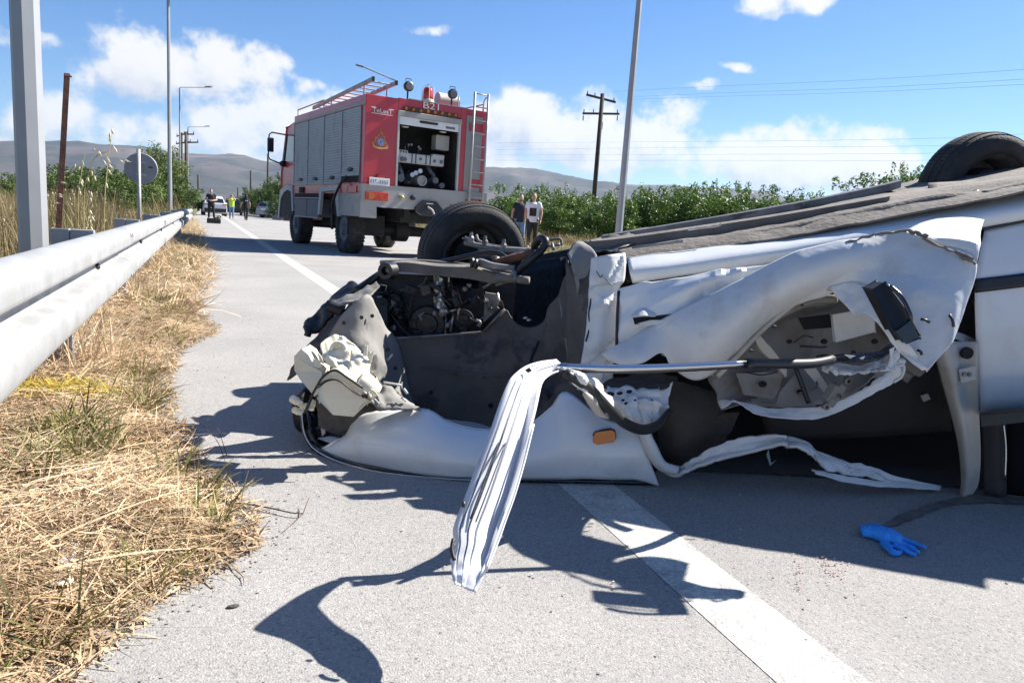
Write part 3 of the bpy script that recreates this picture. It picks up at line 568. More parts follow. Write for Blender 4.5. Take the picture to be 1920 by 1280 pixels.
g = patch([DP([(812, 515, 3.06), (815, 545, 3.05), (813, 575, 3.06), (822, 590, 3.05)]), DP([(824, 518, 3.02), (826, 545, 3.03), (830, 570, 3.02), (831, 592, 3.04)]), DP([(832, 530, 3.07), (831, 552, 3.06), (833, 580, 3.07), (834, 594, 3.06)])], 5, 5)
MB().grid(crumple(g, .014, 25, 4)).build('broken_casting', M['alu'], car, smooth=False, solid=.004)
for (a, b, r) in (((843, 530, 3.1), (853, 560, 3.08), .008), ((836, 590, 3.06), (834, 628, 3.06), .004), ((850, 585, 3.08), (845, 622, 3.08), .006), ((838, 585, 3.05), (856, 580, 3.05), .006), ((862, 560, 3.1), (858, 600, 3.1), .007), ((845, 600, 3.05), (838, 612, 3.05), .004)):
    rod('broken_stud', [a, b], r, M['alu'], seg=6)
plate('engine_bracket', [(910, 548), (934, 552), (932, 575), (936, 578), (906, 605)], 3.05, M['aprong'], th=.02)
rod('bright_pipe', [(932, 549, 3.03), (937, 572, 3.03)], .007, M['alu']); rod('wing_nut', [(892, 600, 2.95), (900, 604, 2.95), (896, 612, 2.95)], .007, M['steel'])
for (x, y) in ((958, 604), (985, 596), (962, 610), (992, 600)): q = D(x, y, 2.95); MB().ball(q, .008, 7, 5, (1.5, 1, .7)).build('debris_chip', M['alu'], car)
sheet('far_wing', [[(722, 522, 3.72), (800, 512, 3.75), (900, 505, 3.8), (1080, 478, 3.85)], [(700, 600, 3.70), (800, 600, 3.75), (900, 600, 3.8), (1085, 590, 3.85)], [(650, 690, 3.62), (800, 700, 3.7), (900, 705, 3.75), (1090, 715, 3.8)]], M['engine'], th=.01)  # dark sheet added to fill the bay's cast shadow
sheet('radiator', [[(700, 540, 2.98), (740, 522, 3.3), (790, 508, 3.70)], [(672, 620, 2.93), (720, 610, 3.3), (770, 600, 3.70)], [(650, 720, 2.88), (700, 700, 3.3), (745, 690, 3.66)]], M['engine'], th=.05)  # added across the nose to carry its shadow further left
q_ = random.Random(11)
for k in range(26):                  # hoses, wires and brackets in the bay
    x, y = q_.uniform(715, 940), q_.uniform(535, 622); t = q_.uniform(3.0, 3.1); dx, dy = q_.uniform(-45, 45), q_.uniform(-30, 30)
    rod(*(('hose', [(x, y, t), (x+dx*.5, y+dy*.5+q_.uniform(-14, 14), t-.03), (x+dx, y+dy, t+.05)], q_.uniform(.006, .014), M['black']) if k % 3 == 0 else ('wire', [(x, y, t), (x+dx*.4, y+q_.uniform(-12, 12), t-.02), (x+dx*.8, y+dy*.6, t-.01), (x+dx, y+dy, t+.04)], q_.uniform(.0018, .004), q_.choice((M['black'], M['steel'], M['rust'], M['aprong'])))), seg=6)
for k in range(12):
    x, y = q_.uniform(720, 930), q_.uniform(530, 625); t = q_.uniform(3.02, 3.1); MB().box(D(x, y, t), (q_.uniform(.02, .06), .03, q_.uniform(.015, .05)), M=Matrix.Rotation(q_.uniform(-1, 1), 3, FW)).build('bracket', q_.choice((M['engine'], M['steel'], M['engine'])), car, bevel=.003)
for k in range(5):
    x, y = q_.uniform(720, 930), q_.uniform(530, 620); MB().lathe(D(x, y, 3.04), -FW, [(0, .012), (.012, .012), (.016, .006)], 8).build('engine_bolt', M['steel'], car)
# cross member, arms, pipes on the upturned underside
def beam(name, pts, m, sm=4, parent=car, push=0):   # pts (x,y,t,half height px, depth m)
    c = crom([(*D(p[0], p[1], p[2]-push*widen(p[0])), p[3]*(p[2]-push*widen(p[0]))/FPX, p[4]) for p in pts], sm); mb = MB(); vs = []; n = len(c)
    for i, q in enumerate(c):
        p = Vector(q[:3]); h, d = q[3], q[4]
        for a, b in ((-.8, 0), (-1, .3), (-1, .8), (-.6, 1), (.6, 1), (1, .8), (1, .3), (.8, 0)): vs.append(p+UP*(a*h)+FW*(b*d))
    fs = [(i*8+k, i*8+(k+1) % 8, (i+1)*8+(k+1) % 8, (i+1)*8+k) for i in range(n-1) for k in range(8)]+[tuple(range(8)), tuple(range((n-1)*8+7, (n-1)*8-1, -1))]
    return mb.add(vs, fs).build(name, m, parent, auto=40)
beam('cross_member', [(718, 502, 2.98, 9, .10), (760, 500, 3.0, 10, .12), (820, 508, 3.0, 11, .14), (880, 512, 2.98, 13, .14), (925, 522, 2.96, 11, .12), (960, 522, 2.95, 6, .08)], M['mud'])
beam('cross_rail', [(712, 492, 3.15, 4, .05), (790, 492, 3.15, 5, .05), (880, 500, 3.12, 5, .05), (960, 512, 3.1, 4, .05)], M['steel'])
MB().lathe(D(722, 508, 2.93), FW+RT*.35, [(0, .018), (0, .034), (.05, .037), (.05, .018)], 18, closed=True).build('mount_bush', M['black'], car, auto=40)
MB().lathe(D(727, 506, 2.95), FW+RT*.35, [(0, .012), (.06, .012)], 12).build('mount_bolt', M['steel'], car)
rod('axle_tube', [(800, 497, 3.2), (850, 486, 3.15), (905, 475, 3.1), (935, 475, 3.08), (955, 487, 3.05)], .011, M['black'])
rod('drive_shaft', [(925, 494, 3.0), (962, 484, 2.98), (1004, 474, 2.95)], .017, M['rust'])
rod('steering_arm', [(872, 455, 3.35), (900, 461, 3.3), (945, 468, 3.2), (990, 470, 3.1)], .012, M['aprong']); rod('steering_arm', [(893, 441, 3.4), (899, 453, 3.38), (930, 462, 3.3), (985, 468, 3.2)], .008, M['aprong'])
plate('arm_bracket', [(868, 447), (876, 452), (890, 463), (905, 472), (930, 471), (905, 462), (884, 451), (872, 444)], 3.32, M['aprong'], th=.03, bevel=.004)
rod('steering_arm', [(952, 486, 3.05), (975, 475, 3.02), (998, 470, 3.0)], .016, M['aprong'])
for (x, y, t) in ((883, 450, 3.3), (909, 457, 3.28), (944, 464, 3.2)): MB().lathe(D(x, y+4, t), (0, 0, 1), [(0, .014), (.02, .014), (.03, .008), (.045, .007)], 10).build('arm_bolt', M['steel'], car)
rod('brake_hose', [(967, 512, 2.95), (985, 495, 2.92), (1003, 480, 2.9), (1018, 466, 2.9), (1023, 452, 2.9), (1015, 447, 2.92), (1005, 456, 2.95), (1000, 475, 3.0)], .016, M['black'], seg=10)
beam('ball_joint_arm', [(882, 494, 2.96, 4, .04), (900, 493, 2.93, 8, .05), (925, 499, 2.92, 6, .05), (965, 503, 2.93, 5, .04)], M['steel'])
for q in ((882, 492), (889, 494)): MB().lathe(D(q[0], q[1], 2.93), RT, [(0, .01), (.0, .02), (.01, .022), (.016, .018), (.016, .01)], 14, closed=True).build('joint_boot', M['black'], car, auto=40)
rod('steering_stub', [(930, 520, 2.9), (958, 522, 2.88), (992, 526, 2.86)], .016, M['mud'], seg=12); MB().lathe(D(962, 520, 2.88), RT, [(0, .016), (0, .026), (.012, .026), (.012, .016)], 16, closed=True).build('clamp', M['steel'], car, auto=40)
MB().ball(D(962, 512, 2.87), .012, 8, 6).build('clamp_bolt', M['steel'], car)
for k, p in enumerate((((930, 535, 2.95), (945, 530, 2.93), (968, 526, 2.9)), ((905, 540, 3.0), (925, 528, 2.98)), ((1010, 458, 2.95), (1030, 461, 2.95), (1050, 458, 2.95)), ((1028, 450, 3.0), (1050, 448, 3.0), (1053, 460, 3.0)), ((800, 520, 3.05), (790, 535, 3.1), (750, 545, 3.1)), ((1035, 456, 2.9), (1038, 468, 2.88)))):
    rod('bent_bracket', p, .006, M['steel'], seg=6)
plate('tag_plate', [(1032, 463), (1040, 463), (1036, 471)], 2.9, M['foam'], th=.003)
# crushed nose: black bumper and grey sheet pieces
nose = cols([(545, 690, 2.86, 538, 712, 2.84), (575, 652, 2.88, 570, 690, 2.80), (605, 618, 2.90, 600, 660, 2.80), (640, 585, 2.92, 640, 620, 2.84), (662, 566, 2.94, 668, 600, 2.88)], 3)
sheet('nose_panel', nose, M['apron'], amp=.012, sc=10, seed=5, th=.006)
sheet('bumper_cover', cols([(572, 606, 2.97, 576, 628, 2.93), (596, 588, 2.98, 600, 618, 2.92), (618, 568, 2.98, 624, 588, 2.92), (630, 566, 2.98, 634, 578, 2.94)], 3), M['black'], amp=.012, sc=14, seed=6, th=.02)
sheet('bumper_cover', cols([(618, 562, 3.1, 630, 572, 3.02), (654, 530, 3.12, 662, 552, 3.04), (670, 536, 3.12, 690, 545, 3.04)], 3), M['black'], amp=.006, sc=14, seed=9, th=.01)
sheet('bumper_beam', cols([(622, 570, 2.80, 640, 574, 2.74), (645, 556, 2.80, 668, 566, 2.74), (680, 542, 2.84, 695, 555, 2.78), (706, 530, 2.9, 712, 540, 2.86)], 3), M['aprong'], amp=.012, sc=12, seed=7, th=.006)
rod('bumper_tube', [(574, 612, 2.9), (578, 622, 2.88), (576, 630, 2.88)], .014, M['black']); MB().lathe(D(617, 572, 2.92), RT-UP*.4, [(0, .012), (0, .026), (.06, .028), (.06, .012)], 16, closed=True).build('bumper_mount', M['black'], car, auto=40)
rod('nose_rail', [(668, 545, 3.0), (690, 530, 3.05), (712, 515, 3.05), (722, 512, 3.0)], .018, M['black']); rod('cable', [(695, 550, 2.98), (715, 548, 2.98), (722, 552, 3.0)], .006, M['black']); rod('cable', [(698, 557, 2.98), (716, 556, 2.98)], .004, M['alu'])
sheet('radiator_support', cols([(668, 548, 3.0, 640, 660, 2.92), (700, 520, 3.2, 690, 640, 3.1), (720, 512, 3.35, 715, 640, 3.3)], 3), M['engine'], amp=.02, sc=8, seed=3, th=.004)
# washer tank and headlight housing, cream plastic
def shell(name, rows, seed, th=.005, amp=.006): return sheet(name, rows, M['cream'], amp=amp, sc=11, seed=seed, th=th)
tank = MB().prism(DP([(597, 725, 2.36), (611, 706, 2.36), (632, 698, 2.36), (655, 705, 2.37), (692, 738, 2.38), (690, 752, 2.38), (661, 775, 2.38), (627, 772, 2.37), (600, 748, 2.36)]), FW*.11+UP*.02).build('washer_tank', M['cream'], car, bevel=.012)
rod('tank_seam', [(597, 727, 2.352), (613, 715, 2.35), (634, 713, 2.35), (662, 730, 2.355), (689, 748, 2.37)], .0018, M['black'])
MB().prism(DP([(552, 668, 2.46), (565, 655, 2.46), (578, 664, 2.46), (590, 688, 2.45), (604, 697, 2.44), (600, 735, 2.42), (590, 742, 2.42), (566, 715, 2.44), (553, 694, 2.46)]), FW*.10).build('headlight_housing', M['cream'], car, bevel=.018)
shell('broken_housing', cols([(602, 642, 2.50, 606, 672, 2.47), (612, 633, 2.52, 618, 686, 2.45), (630, 626, 2.54, 636, 694, 2.43), (650, 631, 2.54, 655, 698, 2.42), (664, 644, 2.52, 668, 706, 2.42), (676, 662, 2.50, 678, 712, 2.43)], 4), 2, amp=.02)
shell('broken_housing', cols([(660, 655, 2.47, 652, 700, 2.41), (676, 664, 2.46, 668, 718, 2.40), (690, 668, 2.47, 682, 722, 2.41), (696, 660, 2.48, 692, 700, 2.44)], 4), 5, amp=.014)
for tri in (((586, 672), (590, 690), (604, 688), (598, 676)), ((594, 658), (600, 680), (608, 682), (602, 668)), ((680, 668), (684, 648), (689, 648), (688, 668)), ((688, 668), (702, 656), (696, 680)), ((672, 700), (690, 690), (694, 702), (684, 716))):
    plate('plastic_shard', tri, 2.45, M['cream'], th=.004)
MB().lathe(D(672, 712, 2.40), RT*.8-UP*.6+FW*.2, [(0, .03), (.03, .04), (.05, .036), (.075, .03), (.08, .016)], 16).build('lamp_socket', M['cream'], car, auto=30)
MB().lathe(D(635, 655, 2.49), -FW, [(0, .028), (.012, .03), (.016, .02), (.004, .016)], 18).build('lamp_seat', M['cream'], car, auto=30)
rod('wire', [(583, 745, 2.36), (592, 728, 2.34), (606, 706, 2.33), (628, 694, 2.33), (652, 708, 2.34), (680, 727, 2.35)], .0042, M['black']); rod('wire', [(598, 722, 2.345), (616, 712, 2.342), (636, 714, 2.342), (660, 732, 2.35), (676, 742, 2.355)], .0028, M['black'])
rod('wire', [(585, 742, 2.37), (578, 760, 2.38), (572, 772, 2.4)], .005, M['black']); rod('wire', [(692, 728, 2.38), (702, 734, 2.38), (708, 742, 2.38)], .003, M['foam']); rod('wire', [(690, 745, 2.38), (702, 748, 2.38), (711, 757, 2.38)], .003, M['foam'])
for (x, y, dx, dy, r) in ((548, 747, 16, 10, .014), (552, 768, 12, 6, .012), (568, 764, 10, -3, .014), (586, 752, -2, 16, .012)):
    a, b = D(x, y, 2.42), D(x+dx, y+dy, 2.40); MB().tube([a, a.lerp(b, .55), a.lerp(b, .56), b], [r, r, r*.8, r*.75], 10).build('plug', M['cream'], car, auto=35)
MB().box(D(684, 742, 2.36), (.02, .012, .012)).build('connector', M['black'], car, bevel=.002)
plate('tank_bracket', [(612, 704), (622, 696), (655, 686), (664, 700), (672, 722), (650, 706), (630, 698)], 2.44, M['aprong'], th=.004)
sheet('bent_strut', cols([(690, 725, 2.5, 684, 745, 2.46), (720, 722, 2.52, 712, 768, 2.46), (735, 728, 2.54, 740, 768, 2.48), (775, 758, 2.55, 790, 770, 2.5)], 3), M['aprong'], amp=.012, sc=15, seed=11, th=.004)
sheet('bent_strut', cols([(660, 765, 2.5, 660, 782, 2.48), (690, 752, 2.52, 692, 772, 2.49), (725, 762, 2.54, 735, 769, 2.51)], 3), M['apron'], amp=.01, sc=15, seed=12, th=.004)
for (a, b) in (((720, 716, 2.5), (752, 722, 2.48)), ((736, 664, 2.8), (726, 676, 2.8)), ((757, 728, 2.5), (764, 738, 2.5)), ((752, 745, 2.5), (762, 752, 2.5)), ((744, 762, 2.5), (752, 766, 2.5))): rod('torn_sliver', [a, b], .004, M['white2'], seg=6)
# wheels
def wheel(name, c, ax, r, w, par, big=1.0):
    ax = ax.normalized(); c = Vector(c)
    wo_ = MB().lathe(c, ax, [(.03*w, r*.66), (0, r*.72), (-.02*w, r*.84), (.05*w, r*.945), (.17*w, r*.985), (.3*w, r), (.7*w, r), (.83*w, r*.985), (.95*w, r*.945), (1.02*w, r*.84), (w, r*.72), (.97*w, r*.66)], 56, closed=True).build(name, M['rubber'], par, smooth=True)
    a = ax.orthogonal().normalized(); b = ax.cross(a); m = MB(); n = 92
    for k in range(n):
        th = 2*math.pi*k/n; rd = a*math.cos(th)+b*math.sin(th); tn = ax.cross(rd)
        for (h0, h1, sh) in ((.10, .24, .95), (.27, .48, .998), (.52, .73, .998), (.76, .90, .95)):
            hm = (h0+h1)/2*w; Mx = Matrix((ax, tn, rd)).transposed()
            rr_ = r*(1.0 if .2 < (h0+h1)/2 < .8 else .968); m.box(c+ax*hm+rd*(rr_-.002), ((h1-h0)*w, 2*math.pi*r/n*.80, .009), M=Mx)
    t = m.build('tread', M['rubber'], wo_); t['kind'] = 'stuff'
    rm = MB().lathe(c, ax, [(.02*w, r*.67), (.06*w, r*.66), (.18*w, r*.60), (.5*w, r*.57), (.72*w, r*.55), (.74*w, r*.2), (.7*w, r*.12), (.76*w, r*.1), (.78*w, r*.56), (.95*w, r*.66), (.98*w, r*.67)], 40, closed=True).build('rim', M['steel'], wo_, auto=35)
    MB().lathe(c, ax, [(.2*w, r*.1), (.2*w, r*.42), (.3*w, r*.44), (.6*w, r*.44), (.6*w, r*.1)], 28).build('brake_drum', M['engine'], wo_, auto=35)
    return wo_
wheel('front_wheel', D(896, 488, 3.70), FW-RT*.42+UP*.14, .283, .185, car)
wheel('rear_wheel', D(1862, 368, 3.3), FW-RT*.20+UP*.10, .282, .18, car)
rod('hub_carrier', [(896, 488, 3.68), (900, 492, 3.5), (930, 500, 3.3)], .05, M['engine'])
# floor pan and its ridges
fl = [[(1168, 492, 2.70), (1250, 480, 2.70), (1400, 458, 2.69), (1500, 443, 2.69), (1700, 405, 2.68), (1920, 364, 2.66), (2150, 321, 2.63), (2450, 267, 2.58)],
      [(1160, 482, 2.74), (1250, 469, 2.74), (1400, 448, 2.73), (1500, 433, 2.73), (1700, 395, 2.72), (1920, 356, 2.70), (2150, 312, 2.66), (2450, 258, 2.61)],
      [(1150, 472, 2.80), (1250, 457, 2.80), (1400, 434, 2.80), (1500, 417, 2.80), (1650, 385, 2.80), (1800, 366, 2.80), (2150, 304, 2.72), (2450, 248, 2.66)],
      [(1140, 474, 2.86), (1250, 458, 2.86), (1400, 434, 2.86), (1500, 418, 2.86), (1650, 390, 2.86), (1800, 372, 2.86), (2150, 304, 2.75), (2450, 250, 2.7)],
      [(1125, 464, 2.98), (1250, 447, 2.98), (1400, 425, 2.98), (1500, 405, 2.98), (1650, 372, 2.98), (1800, 352, 2.98), (2150, 296, 2.85), (2450, 240, 2.8)],
      [(1110, 460, 3.2), (1250, 445, 3.2), (1400, 420, 3.2), (1500, 400, 3.2), (1650, 370, 3.2), (1800, 346, 3.2), (2150, 296, 3.1), (2450, 250, 3.1)],
      [(1090, 456, 3.6), (1200, 432, 3.6), (1320, 417, 3.6), (1440, 394, 3.6), (1600, 364, 3.6), (1760, 334, 3.6), (2100, 280, 3.5), (2400, 240, 3.5)],
      [(1085, 462, 3.95), (1200, 438, 3.95), (1300, 424, 3.95), (1420, 398, 3.95), (1580, 372, 3.95), (1740, 342, 3.95), (2050, 290, 3.9), (2350, 250, 3.9)],
      [(1085, 492, 4.02), (1200, 468, 4.02), (1300, 454, 4.02), (1420, 428, 4.02), (1580, 402, 4.02), (1740, 372, 4.02), (2050, 320, 3.97), (2350, 280, 3.97)]]
g = patch([[D(x, y, t-widen(x)*k) for x, y, t in r] for r, k in zip(fl, (1, 1, .95, .9, .8, .6, .3, 0, 0))], 8, 6); g = crumple(g, .006, 9, 3, ridged=False)
MB().grid(g).build('floor_pan', M['mud'], car, smooth=True, solid=.006)
beam('floor_rail', [(1108, 462, 2.83, 12, .09), (1160, 458, 2.83, 13, .1), (1250, 446, 2.83, 13, .1), (1400, 423, 2.83, 12, .1), (1500, 407, 2.83, 12, .1), (1640, 381, 2.83, 10, .1), (1668, 372, 2.83, 5, .1)], M['mud'], push=.85)
PF = 1.0
for (pts, r0_, r1_) in (([(1178, 481, 2.78), (1300, 465, 2.78), (1450, 439, 2.78), (1600, 411, 2.78), (1720, 388, 2.78), (1800, 374, 2.78), (1842, 369, 2.80)], .014, .034), ([(1300, 452, 2.88), (1450, 427, 2.88), (1600, 398, 2.88), (1700, 380, 2.88)], .012, .026), ([(1845, 372, 2.76), (1920, 358, 2.76), (2050, 332, 2.74), (2300, 286, 2.70)], .030, .030)):
    c_ = crom(DP(pts), 9); MB().tube([Vector(q)+UP*.006*mnoise.noise(Vector(q)*9) for q in c_], [r0_, (r0_+r1_)/2, r1_, r1_*.95, r1_*.5], 10).build('floor_ridge', M['mud'], car, smooth=True)
for x in range(1230, 1900, 75): MB().lathe(D(x, float(np.interp(x, [1178, 1500, 1720, 1920], [478, 428, 384, 348])), 2.84), (0, 0, 1), [(-.01, .013), (.012, .013), (.016, .007)], 8).build('floor_bolt', M['steel'], car)
PF = 0.0
beam('floor_rail', [(1175, 476, 2.80, 5, .06), (1300, 459, 2.80, 6, .07), (1450, 433, 2.80, 9, .07), (1600, 404, 2.80, 11, .08), (1720, 381, 2.80, 10, .08), (1790, 371, 2.80, 5, .06)], M['mud'], push=1)
beam('exhaust_pipe', [(1130, 448, 3.3, 7, .06), (1300, 420, 3.3, 7, .06), (1500, 386, 3.3, 8, .07), (1640, 358, 3.3, 9, .07), (1690, 345, 3.3, 8, .07)], M['steel'], push=.55)
sheet('heat_shield', cols([(1105, 470, 2.8, 1150, 474, 2.72), (1140, 444, 3.0, 1185, 460, 2.76), (1180, 440, 3.1, 1215, 452, 2.8)], 3), M['steel'], amp=.018, sc=13, seed=9, th=.004)
sheet('fuel_tank', cols([(1740, 345, 3.1, 1745, 382, 2.9), (1850, 338, 3.1, 1860, 366, 2.9), (2000, 320, 3.05, 2000, 345, 2.9), (2200, 285, 3.0, 2200, 312, 2.85)], 3), M['mud'], th=.01)
PF = 0.9
rod('brake_line', [(1290, 431, 2.72), (1310, 428, 2.72), (1345, 424, 2.72), (1352, 420, 2.72)], .004, M['alu']); rod('brake_line', [(1185, 464, 2.7), (1230, 459, 2.7), (1280, 452, 2.7)], .005, M['steel'])
PF = 1.0
PF = 0.0
# sill
sl = [[(1178, 490, 2.80), (1250, 480, 2.80), (1500, 444, 2.80), (1700, 406, 2.78), (1920, 365, 2.76), (2200, 311, 2.72), (2500, 256, 2.68)],
      [(1176, 484, 2.64), (1250, 473, 2.63), (1500, 438, 2.62), (1700, 401, 2.60), (1920, 359, 2.58), (2200, 305, 2.55), (2500, 250, 2.5)],
      [(1178, 496, 2.55), (1250, 486, 2.54), (1500, 450, 2.53), (1700, 413, 2.52), (1920, 373, 2.50), (2200, 320, 2.46), (2500, 265, 2.42)],
      [(1181, 512, 2.51), (1250, 502, 2.50), (1500, 466, 2.49), (1700, 431, 2.48), (1920, 392, 2.46), (2200, 342, 2.42), (2500, 288, 2.38)],
      [(1186, 531, 2.52), (1250, 521, 2.51), (1500, 486, 2.50), (1700, 452, 2.49), (1920, 412, 2.47), (2200, 364, 2.43), (2500, 312, 2.38)]]
sheet('sill', sl, M['white'], nu=8, nv=4, amp=.0025, sc=4, seed=4, th=.003)
rod('sill_gap', [(1188, 533, 2.53), (1250, 523, 2.52), (1500, 488, 2.51), (1700, 454, 2.50), (1920, 414, 2.48), (2200, 366, 2.44)], .006, M['black'])
sheet('sill_end', cols([(1160, 482, 2.60, 1176, 530, 2.56), (1172, 482, 2.66, 1188, 530, 2.60)], 3), M['trim'], th=.004)
PF = 0.0
# front pillar and door hinge post
sheet('hinge_pillar', [[(1110, 484, 2.50), (1140, 478, 2.47), (1172, 474, 2.50)], [(1106, 520, 2.49), (1136, 520, 2.46), (1171, 521, 2.49)], [(1105, 540, 2.49), (1132, 540, 2.47), (1160, 542, 2.49)], [(1102, 590, 2.49), (1130, 590, 2.46), (1156, 590, 2.49)], [(1096, 640, 2.48), (1122, 640, 2.46), (1155, 640, 2.49)], [(1088, 690, 2.48), (1115, 690, 2.46), (1150, 690, 2.49)], [(1082, 730, 2.48), (1110, 735, 2.46), (1145, 740, 2.49)]], M['white2'], nu=8, nv=8, amp=.004, sc=9, seed=2, th=.004, cr=9, ca=.010)
sheet('pillar_fold', [[(1064, 476, 2.62), (1078, 455, 2.66), (1092, 454, 2.68)], [(1072, 500, 2.58), (1092, 475, 2.6), (1118, 476, 2.56)], [(1080, 535, 2.57), (1096, 515, 2.56), (1110, 505, 2.52)], [(1082, 552, 2.58), (1092, 540, 2.57), (1104, 530, 2.54)]], M['aprong'], amp=.006, sc=9, seed=3, th=.004)
sheet('mud_flap', cols([(1062, 480, 2.64, 1066, 700, 2.60), (1078, 520, 2.60, 1082, 715, 2.56), (1100, 520, 2.54, 1092, 720, 2.52), (1108, 505, 2.52, 1100, 700, 2.51)], 5), M['apron'], amp=.008, sc=8, seed=6, th=.004)
rod('torn_seam', [(1108, 560, 2.485), (1104, 590, 2.48), (1106, 612, 2.48), (1098, 640, 2.47)], .003, M['black'])
rod('scratch_wire', [(1118, 508, 2.455), (1126, 520, 2.45), (1130, 516, 2.45), (1142, 530, 2.455), (1150, 536, 2.46)], .0016, M['black'])
PF = 1.0
# door remnant under the sill
sheet('door_bottom', cols([(1161, 542, 2.52, 1158, 662, 2.51), (1200, 533, 2.50, 1200, 640, 2.48), (1260, 524, 2.50, 1260, 605, 2.47), (1340, 512, 2.50, 1340, 570, 2.47), (1420, 500, 2.50, 1420, 530, 2.48), (1520, 487, 2.50, 1520, 500, 2.49)], 5), M['white'], amp=.010, sc=4.5, seed=12, th=.003, nu=8, nv=8, cr=7, ca=.014)
rod('door_edge', [(1160, 545, 2.505), (1157, 600, 2.50), (1156, 660, 2.495)], .005, M['black'])
plate('torn_slot_shade', [(1186, 593), (1200, 588), (1232, 592), (1262, 588), (1255, 598), (1230, 606), (1190, 608)], 2.455, M['dark'], th=.003)  # near-black plate painted as the shade inside the slot
sheet('torn_lip', cols([(1184, 590, 2.45, 1186, 596, 2.43), (1205, 578, 2.45, 1210, 593, 2.42), (1230, 588, 2.45, 1228, 594, 2.44)], 3), M['white2'], amp=.004, sc=20, seed=2)
plate('torn_lip', [(1196, 606), (1220, 600), (1250, 600), (1240, 606), (1215, 611)], 2.45, M['white2'], th=.004)
PF = 0.0
PF = 0.45
# torn door skin
SK = [(1127, 664, 2.42, 1140, 676, 2.42, .0), (1160, 645, 2.42, 1170, 684, 2.38, .01), (1195, 627, 2.42, 1205, 680, 2.36, .02), (1235, 604, 2.41, 1240, 662, 2.40, .0), (1262, 588, 2.40, 1262, 690, 2.42, .02), (1300, 568, 2.39, 1300, 712, 2.42, .05), (1350, 544, 2.37, 1338, 700, 2.42, .07), (1410, 514, 2.34, 1378, 662, 2.40, .08), (1480, 486, 2.31, 1430, 614, 2.38, .07), (1560, 459, 2.27, 1490, 566, 2.34, .06), (1640, 437, 2.23, 1560, 540, 2.28, .05),
      (1702, 429, 2.20, 1625, 560, 2.20, .03), (1765, 457, 2.16, 1668, 610, 2.13, .02), (1830, 491, 2.12, 1700, 650, 2.08, .015), (1808, 580, 2.08, 1720, 675, 2.06, .005), (1786, 642, 2.05, 1738, 696, 2.04, 0)]
g = patch([DP(r) for r in cols(SK, 6)], 8, 8); g = crease(crumple(g, .002, 5, 21, edge=False), 6, .008, 77, .10)
nn = np.cross(np.gradient(g, axis=0), np.gradient(g, axis=1)); nn /= np.linalg.norm(nn, axis=2, keepdims=True)+1e-9; nn *= -np.sign(nn@np.array(FW))[:, :, None]
uu_, vv_ = np.meshgrid(np.linspace(0, len(SK)-1, g.shape[1]), np.linspace(0, 1, g.shape[0]))
for (u0, u1, A_c, w_c) in ((8.2, 9.7, .020, 1.4), (10.2, 11.8, -.010, 1.0), (2.3, 3.5, .005, .7), (12.6, 11.9, .006, .6)):   # sharp folds across the skin
    g = g+nn*(A_c*np.maximum(0, 1-np.abs(uu_-(u0+(u1-u0)*vv_))/w_c))[:, :, None]
door = MB().grid(g).build('torn_door', M['white2'], car, smooth=True, solid=.003, off=0, auto=16)
sheet('door_fold', [[(1702, 430, 2.27), (1735, 416, 2.34), (1775, 409, 2.37), (1815, 409, 2.37), (1845, 413, 2.35)], [(1715, 437, 2.22), (1750, 428, 2.255), (1790, 424, 2.27), (1825, 428, 2.27), (1838, 436, 2.255)], [(1735, 446, 2.175), (1765, 447, 2.17), (1795, 448, 2.16), (1825, 452, 2.15), (1837, 458, 2.15)], [(1765, 460, 2.155), (1785, 467, 2.145), (1805, 476, 2.135), (1822, 485, 2.125), (1832, 492, 2.115)]], M['white2'], door, nu=7, nv=6, amp=.002, sc=7, seed=5, cr=3, ca=.008)
for (x0, y0, x1, y1, w_) in ((1440, 503, 1560, 462, .003), (1560, 462, 1640, 440, .004), (1640, 441, 1700, 432, .005), (1700, 431, 1740, 444, .006), (1730, 446, 1800, 478, .005), (1790, 474, 1830, 494, .006), (1770, 462, 1826, 486, .004)):
    n = 7; tq = lambda x: float(np.interp(x, [1440, 1560, 1640, 1702, 1830], [2.315, 2.255, 2.215, 2.18, 2.10]))
    rod('torn_seam', [(x0+(x1-x0)*k/n, y0+(y1-y0)*k/n+rnd.uniform(-2, 2), tq(x0+(x1-x0)*k/n)) for k in range(n+1)], [w_*rnd.uniform(.4, 1.3) for _ in range(8)], M['mud'], door, seg=5, sm=2, smooth=False)
sheet('door_flange', cols([(1556, 538, 2.25, 1568, 556, 2.24), (1592, 529, 2.22, 1590, 576, 2.2), (1612, 533, 2.19, 1606, 594, 2.17), (1640, 546, 2.14, 1628, 592, 2.13), (1668, 592, 2.09, 1650, 612, 2.09), (1700, 638, 2.05, 1688, 660, 2.05), (1738, 694, 2.02, 1728, 694, 2.02)], 4), M['white2'], door, nu=7, nv=7, amp=.004, sc=16, seed=31, cr=6, ca=.012)
rod('inner_edge', [(1345, 706, 2.41), (1385, 665, 2.39), (1430, 618, 2.37), (1490, 569, 2.33), (1540, 543, 2.28), (1560, 541, 2.25)], .008, M['beige'], door)
for (x, y) in ((1408, 655), (1452, 610), (1505, 570), (1380, 684)): MB().ball(D(x, y+2, 2.345), .006, 7, 5, (1.6, .6, .8)).build('clip_hole_shade', M['black'], door)  # black beads, the dark of small holes put into colour
sheet('door_shadow_fill', cols([(1262, 590, 2.41, 1264, 596, 2.50), (1350, 546, 2.38, 1352, 553, 2.48), (1480, 488, 2.32, 1482, 494, 2.46), (1560, 461, 2.28, 1562, 468, 2.44), (1640, 439, 2.24, 1642, 446, 2.42), (1702, 431, 2.21, 1704, 438, 2.40)], 3), M['white2'], door)  # hidden sheets added to close gaps in the torn door's shadow
